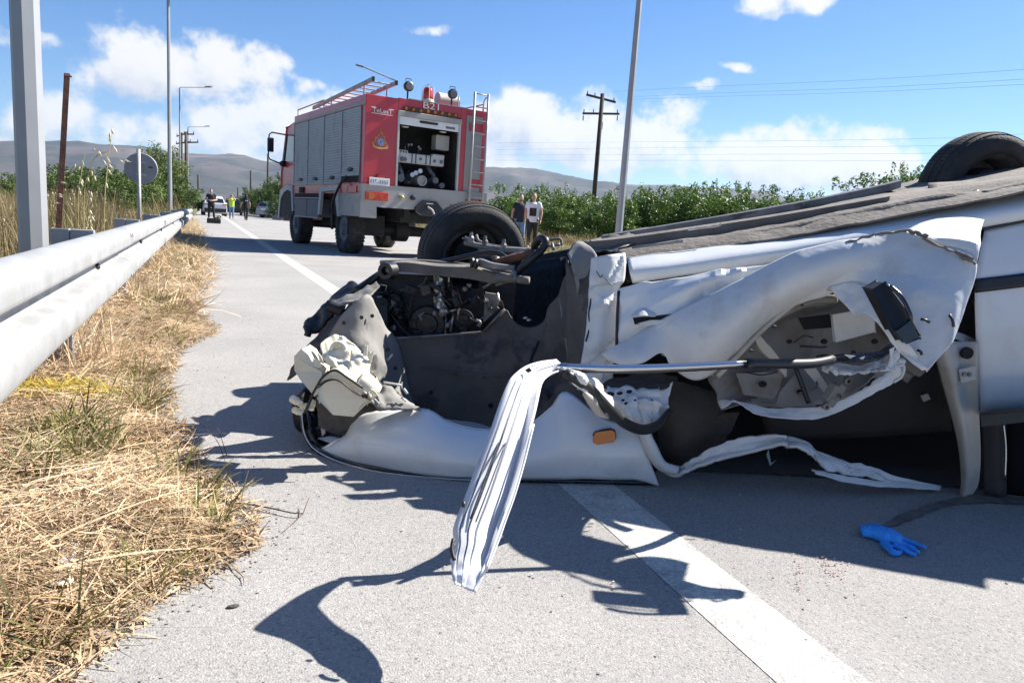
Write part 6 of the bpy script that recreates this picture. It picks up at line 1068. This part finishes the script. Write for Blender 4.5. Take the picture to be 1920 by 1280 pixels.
    for s, nm in ((-1, 'r'), (1, 'l')):
        H_, K_, A_ = jt[nm+'h'], jt[nm+'k'], jt[nm+'a']; m.tube([H_+V(0, 0, .04), H_, H_.lerp(K_, .5), K_, K_.lerp(A_, .5), A_+V(0, 0, .01)], [.10*k, .112*k, .092*k, .072*k, .066*k, .062*k], 12); m.ball(K_, .072*k, 10, 8)
    m.ball(V(0, 0, .92), .15*k, 14, 10, (1.15, .82, .72)); m.build('trousers', M[trousers], e, local=True, remesh=.018*k)
    for s, nm in ((-1, 'r'), (1, 'l')):
        A_ = jt[nm+'a']; m = MB(); m.tube([A_+V(0, .07, -.055), A_+V(0, .03, -.045), A_+V(0, -.09, -.06), A_+V(0, -.17, -.068)], [.030*k, .048*k, .046*k, .026*k], 10, smooth=3); m.build('shoe', M[shoes], e, local=True, smooth=True)
    m = MB(); m.ball(V(0, .012, 1.672), .098*k, 16, 10, (.83, .98, 1.05))
    if longhair: m.tube([V(0, .03, 1.70), V(0, .07, 1.60), V(0, .085, 1.48), V(0, .08, 1.38)], [.09*k, .095*k, .08*k, .04*k], 12, smooth=3)
    hb = m.build('hair', M[hair], e, local=True, smooth=True)
    me = hb.data; bm_ = bmesh.new(); bm_.from_mesh(me); bmesh.ops.delete(bm_, geom=[v for v in bm_.verts if v.co.y < -.035*k and v.co.z < 1.725*k], context='VERTS'); bm_.to_mesh(me); bm_.free()
    for s in (-1, 1): MB().ball(V(s*.032, -.097, 1.655), .011*k, 8, 6).build('eye', M['hair'], e, local=True)
    MB().box(V(0, -.098, 1.588), (.042*k, .012*k, .008*k)).build('mouth', mat('lips', (.30, .12, .10), .5) if 'lips' not in bpy.data.materials else bpy.data.materials['lips'], e, local=True)
    if beard: 
        m = MB(); m.ball(V(0, -.05, 1.57), .062*k, 12, 8, (1.05, .98, .75)); m.build('beard', M['greyhair'], e, local=True, smooth=True)
    if belt: MB().lathe(V(0, 0, .97), (0, 0, 1), [(-.02*k, .176*k), (.02*k, .176*k)], 20).build('belt', M['black'], e, local=True).scale = (1, .8, 1)
    return e
def foot(x, y, t, z): p = D(x, y, t); return (p.x, p.y, z)
p1_ = foot(972, 455, 25.2, .12); p2_ = foot(996, 455, 24.4, .12)
fc = lambda p: math.atan2(-p[0], p[1])*1.0         # yaw that faces the camera
person(p1_, fc(p1_)+.25, 'bearded person in a navy T-shirt and jeans walking beside the orchard', 1.80, {'r': ((-.27, .02, 1.16), (-.29, -.02, .90)), 'l': ((.26, .0, 1.16), (.27, -.10, .92))}, {'l': ((.10, -.10, .52), (.11, -.06, .09)), 'r': ((-.09, .06, .50), (-.10, .18, .10))}, 'navy', 'denim', 'wshoe', 'greyhair', beard=True)
q = person(p2_, fc(p2_)-.1, 'person in a white T-shirt with a dark square print and dark trousers', 1.84, {'r': ((-.25, .05, 1.17), (-.26, .04, .92)), 'l': ((.27, .02, 1.17), (.26, -.06, .92))}, {'r': ((-.09, -.10, .52), (-.10, -.08, .09)), 'l': ((.10, .05, .50), (.10, .16, .10))}, 'whitec', 'darkt', 'wshoe', 'greyhair')
g = MB(); g.grid([[(.115*a, -.148+.022*abs(a)**2, 1.08+.135*b) for a in (-1, -.5, 0, .5, 1)] for b in (0, 1, 2)]); g.build('shirt_print', M['darkt'], q, local=True, solid=.012, off=0)
o1 = foot(396, 411, 43.5, 0); q = person(o1, fc(o1), 'dark uniformed person facing us with forearms bent in front of the white car', 1.80, {'r': ((-.30, .03, 1.15), (-.08, -.22, 1.12)), 'l': ((.30, .03, 1.15), (.06, -.24, 1.10))}, {'l': ((.13, -.02, .50), (.16, .02, .09)), 'r': ((-.12, .04, .50), (-.13, .14, .10))}, 'blackc', 'blackc', 'shoe', 'hair', belt=True, sleeve=.5)
o2 = foot(434, 406, 52, 0); q = person(o2, fc(o2), 'person in a yellow high visibility vest and jeans raising both hands to the face', 1.72, {'r': ((-.27, -.20, 1.34), (-.07, -.20, 1.60)), 'l': ((.27, -.20, 1.34), (.07, -.20, 1.60))}, None, 'hivis', 'denim', 'shoe', 'hair', sleeve=.35)
MB().box((0, -.25, 1.62), (.10, .05, .07)).build('camera', M['black'], q, local=True, bevel=.005)
o3 = foot(461, 412, 49, 0); q = person(o3, fc(o3)+math.pi+.2, 'dark haired person in black uniform with white back lettering walking away on the road', 1.70, {'r': ((-.26, .03, 1.14), (-.28, -.08, .92)), 'l': ((.30, .04, 1.14), (.36, .0, .92))}, {'r': ((-.09, -.04, .5), (-.07, -.03, .09)), 'l': ((.09, .03, .5), (.07, .14, .12))}, 'blackc', 'blackc', 'shoe', 'hair', longhair=True, slim=.92)
for x in (-.06, .05): MB().box((x, .138, 1.30), (.07, .012, .05)).build('back_lettering', M['whitec'], q, local=True)
# ------------------------------------------------------------------ distant cars and the case on the road
M['silver'] = mat('silver_car_paint', (.28, .30, .32), .35, metal=.3, var=.04, coat=.5); M['carwhite'] = mat('white_suv_paint', (.70, .71, .72), .3, var=.02, coat=.6); M['carblack'] = mat('black_car_paint', (.012, .012, .014), .3, coat=.6)
def parked(name, loc, rz, paint, label, L=4.4, Wd_=1.84, H=1.62, suv=True):
    e = empty(name, loc, label, 'car', None, rz); hw = Wd_/2          # nose towards +Y, tail at y=0
    st = [(0.0, .45, .95), (.04, .32, 1.05), (.35, .24, 1.08), (1.2, .22, 1.06), (2.7, .22, 1.0), (3.3, .24, .98), (4.1, .30, .82), (4.4, .42, .68)]
    rows = []
    for (y, z0, z1) in st:
        y *= L/4.4; tw = 1 if .3 < y < L-.5 else .93
        rows.append([(-hw*.9*tw, y, z0), (-hw*tw, y, z0+.15), (-hw*1.0*tw, y, (z0+z1)/2), (-hw*.93*tw, y, z1-.03), (-hw*.5, y, z1+.02), (hw*.5, y, z1+.02), (hw*.93*tw, y, z1-.03), (hw*tw, y, (z0+z1)/2), (hw*tw, y, z0+.15), (hw*.9*tw, y, z0)])
    m = MB(); m.grid(rows); n = 10; m.f += [tuple(range(n)), tuple(range((len(st)-1)*n+n-1, (len(st)-1)*n-1, -1))]; m.m += [0, 0]; m.f += [(i*n, i*n+n-1, (i+1)*n+n-1, (i+1)*n) for i in range(len(st)-1)]; m.m += [0]*(len(st)-1)
    m.build('body', paint, e, local=True, auto=50)
    gh = [(.12, 1.03, .90), (.30, 1.40, .80), (.55, H-.06, .70), (1.4, H, .68), (2.3, H-.06, .68), (3.2, 1.0, .84)]
    m = MB(); rows = [[(-hw*w_, y*L/4.4, 1.0), (-hw*w_*(.86 if z > 1.1 else 1), y*L/4.4, z), (hw*w_*(.86 if z > 1.1 else 1), y*L/4.4, z), (hw*w_, y*L/4.4, 1.0)] for (y, z, w_) in gh]
    m.grid(rows); m.build('cabin', paint, e, local=True, auto=40)
    a = lambda y0, z0, y1, z1, w0, w1, off=.012: MB().add([(-w0, y0-off, z0), (w0, y0-off, z0), (w1, y1-off, z1), (-w1, y1-off, z1)], [(0, 1, 2, 3)])
    a(.14*L/4.4, 1.08, .31*L/4.4, 1.42, hw*.72, hw*.62).build('rear_window', M['glass'], e, local=True, solid=.01)
    for s in (-1, 1):
        MB().add([(s*(hw*.83+.012), .55, 1.08), (s*(hw*.83+.012), 2.75, 1.06), (s*(hw*.60+.012), 2.2, H-.16), (s*(hw*.62+.012), .75, H-.16)], [(0, 1, 2, 3)]).build('side_window', M['glass'], e, local=True, solid=.01)
        MB().box((s*hw*.72, -.01+.05, .93), (.34, .08, .13)).build('tail_lamp', M['redlens'], e, local=True, bevel=.02)
        for y in (.85, L-.85):
            w_ = MB().lathe((s*(hw-.2), y, .34), (s, 0, 0), [(0, .2), (0, .31), (.04, .34), (.17, .34), (.21, .31), (.21, .2)], 24, closed=True).build('wheel', M['rubber'], e, local=True, smooth=True)
            MB().lathe((s*(hw-.1), y, .34), (s, 0, 0), [(0, .21), (.08, .2), (.09, .03)], 16).build('rim', M['galv'], w_, local=True, auto=40)
        MB().box((s*(hw+.08), 2.75, 1.08), (.2, .08, .13)).build('wing_mirror', paint, e, local=True, bevel=.03)
    MB().box((0, -.01, .46), (Wd_*.92, .12, .30)).build('rear_bumper', M['black'] if suv else paint, e, local=True, bevel=.04)
    MB().box((0, -.02, .80), (.50, .02, .11)).build('number_plate', M['whitep'], e, local=True); return e
b = G(404, 405); parked('parked_car', (b.x, b.y, 0), .05, M['carwhite'], 'white car with its tail towards us behind the uniformed person')
b = G(428, 402); parked('parked_car', (b.x+.3, b.y-3, 0), -.06, M['carblack'], 'black car just behind the person in the yellow vest', H=1.72)
b = D(494, 403, 66); parked('parked_car', (b.x, b.y, 0), -.75, M['silver'], 'silver hatchback parked at the far right roadside by the shrubs', L=4.0, H=1.5, suv=False)
b = D(530, 405, 60); e = empty('concrete_block', (b.x, b.y, 0), 'pale concrete block at the roadside left of the fire engine', 'concrete block')
MB().prism([(b.x-.8, b.y, 0), (b.x-.6, b.y, .55), (b.x-.35, b.y, .75), (b.x+1.0, b.y, .75), (b.x+1.3, b.y, .5), (b.x+1.5, b.y, 0)], (0, .5, 0)).build('block', mat('concrete', (.42, .40, .36), .9, bump=.3, bsc=20), e, bevel=.04)
b = G(401, 419); e = empty('equipment_case', (b.x, b.y, 0), 'low black case with a coiled lead lying on the road by the edge line', 'case')
MB().box((b.x, b.y+.2, .11), (.62, .4, .21)).build('case', M['black'], e, bevel=.03); MB().box((b.x, b.y+.2, .225), (.6, .38, .03)).build('lid', M['chassis'], e, bevel=.01)
MB().tube([(b.x+.0, b.y+.2, .25), (b.x+.15, b.y+.15, .30), (b.x+.25, b.y+.2, .38), (b.x+.3, b.y+.25, .30), (b.x+.12, b.y+.25, .26)], .025, 8, smooth=5).build('lead', M['black'], e)
# ------------------------------------------------------------------ small things on the ground
gb = G(1668, 1030); e = empty('glove', tuple(gb), 'bright blue disposable glove lying on the shaded asphalt', 'glove'); m = MB()
def gp(x, y, z): return G(x, y)+Vector((0, 0, z))
m.tube([gp(1612, 1002, .012), gp(1636, 1006, .016), gp(1660, 1014, .018), gp(1686, 1022, .016)], [.026, .034, .040, .030], 10, smooth=4)
m.tube([gp(1632, 996, .02), gp(1642, 1000, .03), gp(1650, 1012, .02)], .016, 8)
for pts, r in (([(1680, 1014), (1700, 1020), (1718, 1026), (1736, 1034)], .0105), ([(1684, 1024), (1704, 1030), (1716, 1034)], .010), ([(1678, 1028), (1698, 1038), (1716, 1047)], .0115), ([(1690, 1024), (1712, 1036), (1722, 1042)], .0095), ([(1656, 1024), (1666, 1034), (1676, 1044), (1688, 1040)], .012)):
    m.tube([gp(x, y, .014) for x, y in pts], [r*1.3, r, r*.75], 8, smooth=3)
v0 = Vector(gb); m.v = [tuple((q[0], q[1], max(.002, q[2]*.75))) for q in m.v]
gl = m.build('glove_skin', mat('blue_nitrile', (.04, .33, .88), .5, var=.12, sc=50, bump=.5, bsc=70), e, remesh=.0045)
# dry branch
tw = empty('dry_branch', tuple(G(450, 960)), 'thin forked dry branch lying across the asphalt edge', 'branch'); M['twig'] = mat('dry_twig', (.09, .055, .035), .9, var=.3, sc=20)
def gt(pts): return [gp(x, y, z) for x, y, z in pts]
MB().tube(gt([(330, 930, .02), (360, 936, .02), (400, 944, .015), (450, 950, .012), (500, 958, .012), (545, 968, .012), (568, 970, .012)]), [.003, .0035, .003, .0022, .0018], 6, smooth=4).build('stem', M['twig'], tw)
for pts in ([(450, 950, .012), (432, 912, .03), (418, 880, .05), (402, 850, .06), (362, 815, .07)], [(425, 880, .05), (418, 868, .07), (408, 846, .09)], [(452, 948, .012), (460, 925, .04), (468, 905, .05)], [(568, 970, .012), (548, 985, .005), (530, 1000, .005)], [(568, 970, .012), (575, 955, .02), (580, 950, .03)], [(470, 952, .012), (452, 958, .008), (430, 962, .006)], [(400, 944, .015), (380, 900, .03), (362, 868, .05)], [(420, 1040, .004), (440, 1070, .006), (455, 1085, .006), (457, 1098, .004)]):
    MB().tube(gt(pts), [.0016, .0012, .0008], 5, smooth=3).build('side_twig', M['twig'], tw)
o = MB().tube(gt([(344, 879, .006), (390, 877, .006), (434, 874, .008)]), [.003, .006, .004], 6, smooth=3).build('white_stick', M['foam']); tag(o, 'pale flat stick at the edge of the shadow by the verge', 'stick')
o = MB().tube(gt([(348, 886, .004), (395, 888, .004), (422, 893, .004)]), [.002, .0035, .002], 6, smooth=3).build('white_stick', M['foam']); tag(o, 'thinner pale stick just below the flat one by the verge', 'stick')
b = G(252, 561); m = MB(); m.tube([b+Vector((-.05, .02, .05)), b+Vector((0, 0, .05)), b+Vector((.04, -.015, .048)), b+Vector((.05, -.02, .046))], [.03, .033, .03, .02], 14); o = m.build('drink_can', M['whitep'], bevel=.002); tag(o, 'crushed white drink can lying in the verge grass', 'can')
def stone(x, y, r, label, c=(.45, .43, .40), z=0.0, sc=(1.3, .9, .7)):
    b = G(x, y, z); m = MB(); m.ball((0, 0, 0), r, 14, 9, sc); m.v = [tuple(Vector(q)*(1+.3*mnoise.noise(Vector(q)/r*1.1+Vector((x, y, 0))))+b+Vector((0, 0, r*sc[2]*.6))) for q in m.v]
    o = m.build('stone', mat('stone', c, .9, bump=.3, bsc=60), smooth=True); tag(o, label, 'stone', 'stones on the verge')
stone(303, 613, .035, 'pale rounded stone on the verge nearest the asphalt tongue', z=.02); stone(348, 512, .06, 'grey stone half buried in dry grass further up the verge', (.30, .29, .28), z=.02); stone(270, 572, .025, 'small grey stone beside the crushed drink can', (.4, .38, .36), z=.03)
stone(437, 1138, .008, 'tiny dark stone alone on the bright asphalt', (.06, .06, .05), sc=(1.6, .8, .5))
def scrap(name, out, z, label, c, amp=.012):
    P = [G(x, y)+Vector((0, 0, z)) for x, y in out]; c0 = sum(P, Vector())/len(P); g = [[c0.lerp(p, s) for p in P+[P[0]]] for s in (.02, .35, .7, 1)]
    o = MB().grid(crumple(np.array([[tuple(q) for q in r] for r in g]), amp, 22, len(out))).build(name, mat(name, c, .7, var=.1), smooth=True, solid=.0015); tag(o, label, name.replace('_', ' '))
scrap('paper_scrap', [(104, 1080), (122, 1062), (150, 1040), (146, 1075), (140, 1108), (112, 1100)], .05, 'white torn paper scrap sticking out of the straw', (.70, .66, .58))
scrap('paper_strip', [(60, 1136), (90, 1128), (140, 1124), (138, 1134), (90, 1140)], .05, 'narrow white paper strip flat on the straw below the torn scrap', (.70, .66, .58), .006)
L_ = []; n = 900; c = G(95, 765); P = np.stack([c.x+rg.normal(0, .09, n), c.y+rg.normal(0, .05, n), np.full(n, .05)+rg.uniform(0, .03, n)], 1)
V, F = blades(P, rg.uniform(0, 6.28, n), rg.uniform(.05, .13, n), rg.uniform(0, .9, n), rg.uniform(-1.4, 0, n), rg.uniform(.003, .006, n)); npmesh('yellow_moss_grass', V, F, mat('yellow_grass', (.42, .34, .04), .8, var=.2, island=.35, trans=.2), kind='stuff')
# small plants in the asphalt edge
for (x, y, lb) in ((196, 1094, 'small green seedling growing alone at the crumbled asphalt edge'), (312, 868, 'tiny green plant by the shadow edge of the verge'), (278, 912, 'small pale green plant in the middle of the straw')):
    b = G(x, y, .0); e = empty('seedling', tuple(b), lb, 'plant')
    for k in range(9):
        a = k*.7; n1 = Vector((math.cos(a), math.sin(a), 0)); s1 = Vector((-math.sin(a), math.cos(a), 0)); l = .022+.012*rnd.random(); MB().add([b, b+n1*l*.6+s1*.006+Vector((0, 0, l*.8)), b+n1*l*1.3+Vector((0, 0, l*.8)), b+n1*l*.6-s1*.006+Vector((0, 0, l*.8))], [(0, 1, 2, 3)]).build('leaf', M['weed'], e)
# loose grit at the broken road edge
m = MB(); g = np.random.default_rng(9)
for k in range(600):
    y = 1.0+1.5*g.random()**1.5; x = xb(y)+abs(g.normal(0, .07))-.01; s = g.uniform(.001, .0035); m.box((x, y, s*.4), (s*2, s*1.5, s), rz=g.uniform(0, 3))
for k in range(420):
    p = (g.uniform(-.1, 2.4), g.uniform(1.0, 6)); s = g.uniform(.0012, .003); m.box((p[0], p[1], s*.4), (s*2, s*1.4, s), rz=g.uniform(0, 3))
m.build('loose_grit', mat('grit', (.22, .205, .19), .9, var=.5, sc=60))['kind'] = 'stuff'
m = MB(); g = np.random.default_rng(31)
for k in range(34):
    q = G(g.uniform(420, 1500), g.uniform(860, 1120)); s = g.uniform(.0015, .0045); a = g.uniform(0, 6.28); P = [q+Vector((math.cos(a+b)*s*g.uniform(.7, 1.5), math.sin(a+b)*s*g.uniform(.7, 1.5), .004)) for b in (0, 2.1, 4.2)]; m.prism(P, (0, 0, .002))
m.build('paint_flakes', M['white2'])['kind'] = 'stuff'
# dark fluid and faint red stains on the road
def stain(name, spine, c, rough, label, z=.006):          # irregular pool along a spine of (x, y, half width in m)
    C_ = crom([(*G(x, y), w) for x, y, w in spine], 8); A = []; B_ = []
    for i, q in enumerate(C_):
        d = Vector(C_[min(i+1, len(C_)-1)][:3])-Vector(C_[max(i-1, 0)][:3]); d.z = 0; d.normalize(); n = Vector((-d.y, d.x, 0)); p = Vector((q[0], q[1], z))
        A.append(tuple(p+n*q[3]*(1+.7*mnoise.noise(Vector((i*.45, 1, 0)))))); B_.append(tuple(p-n*q[3]*(1+.7*mnoise.noise(Vector((i*.45, 7, 0))))))
    o = MB().grid([A, B_]).build(name, mat(name, c, rough, var=.3, sc=20)); tag(o, label, 'stain')
stain('fluid_stain', [(1648, 990, .004), (1672, 984, .012), (1700, 970, .02), (1740, 955, .018), (1775, 945, .02), (1830, 938, .03), (1900, 940, .035), (1990, 940, .03)], (.155, .14, .127), .7, 'dark damp stain trailing from under the wreck towards the blue glove')
# red marks: thin smear flecks
m = MB(); g = np.random.default_rng(21)
for (cx, cy, sx, sy, n) in ((1498, 1075, 6, 22, 60), (1562, 1072, 18, 14, 110), (1545, 1055, 10, 8, 40)):
    for k in range(n):
        q = G(cx+g.normal(0, sx), cy+g.normal(0, sy)); s = g.uniform(.0008, .0032); m.add([(q.x-s, q.y-s*.6, .0055), (q.x+s, q.y-s*.4, .0055), (q.x+s*.7, q.y+s, .0055), (q.x-s*.8, q.y+s*.7, .0055)], [(0, 1, 2, 3)])
o = m.build('red_stain', mat('red_smear', (.34, .225, .205), .85, var=.2)); o['kind'] = 'stuff'
# wild oats by the rail
M['oat'] = mat('oat_husk', (.75, .68, .50), .7, var=.15, sc=30, trans=.3); M['oatstalk'] = mat('oat_stalk', (.38, .31, .12), .75, var=.2)
def oat(stalk, heads, t, label):
    b = D(*stalk[0], t); e = empty('wild_oat', (b.x, b.y, -.03), label, 'wild oat', 'wild oats beside the lamp post'); P = [D(x, y, t) for x, y in stalk]; P[0] = Vector((P[0].x, P[0].y, -.03))
    MB().tube(P, [.0028, .0016], 5, smooth=5).build('stalk', M['oatstalk'], e)
    for i, (x, y, ang, l) in enumerate(heads):
        c = D(x, y, t+rnd.uniform(-.04, .04)); d = (RT*math.sin(ang)-UP*math.cos(ang)).normalized(); near = min(crom(P, 6), key=lambda q: (Vector(q)-c).length); near = Vector(near)
        MB().tube([near, near.lerp(c, .5)+UP*.012, c-d*l*.5], .0006, 4, smooth=3).build('stem', M['oatstalk'], e)
        m = MB(); m.tube([c-d*l*.5, c-d*l*.15, c+d*l*.2, c+d*l*.5], [.001, .0056, .0044, .0005], 7, smooth=2); m.tube([c-d*l*.45, c+d*l*.2+RT*.004, c+d*l*.55+RT*.008], [.001, .0024, .0004], 5, smooth=2); m.build('spikelet', M['oat'], e, smooth=True)
oat([(140, 470), (147, 380), (152, 330), (156, 305), (160, 285)], [(140, 312, -.4, .03), (148, 316, -.6, .026), (155, 306, 0, .032), (124, 322, -1.2, .032), (134, 328, -1.0, .03), (119, 343, 1.4, .034), (113, 365, 1.3, .028), (114, 369, 1.4, .028), (154, 340, .2, .024), (153, 345, .3, .03), (147, 352, .3, .03), (150, 362, 0, .026), (135, 358, -.2, .02), (107, 381, 1.5, .02)], 4.4, 'wild oat with drooping pale husks just right of the rusty post')
oat([(150, 480), (158, 380), (165, 330), (176, 300), (186, 290), (200, 285)], [(177, 281, 1.2, .014), (187, 288, .3, .03), (196, 305, .4, .032), (203, 300, .4, .034), (207, 312, .5, .03), (205, 322, .5, .034), (176, 320, .2, .034), (178, 335, .1, .03), (172, 325, -.1, .028), (165, 337, 0, .028), (171, 365, 0, .036), (170, 375, -.1, .026), (200, 348, .1, .03), (214, 278, .4, .030), (217, 282, .2, .026)], 4.2, 'wild oat arching right with the largest pale husks')
oat([(170, 490), (172, 440), (170, 410), (168, 395), (174, 380)], [(170, 398, .3, .03), (165, 410, -.4, .036), (170, 418, .2, .036), (174, 410, .4, .032), (163, 424, -.5, .032), (160, 430, -.6, .03), (172, 430, .3, .036), (166, 440, 0, .036), (158, 440, -.8, .026), (176, 436, .9, .024)], 4.1, 'short thick headed wild oat in front of the guard rail spacer')
oat([(190, 480), (196, 400), (200, 330), (204, 290), (208, 262)], [(206, 255, -.1, .034), (211, 247, .2, .03), (228, 303, 1.1, .028), (238, 302, 1.3, .03), (206, 262, -.3, .026)], 3.9, 'tallest wild oat whose husks stand against the sky')
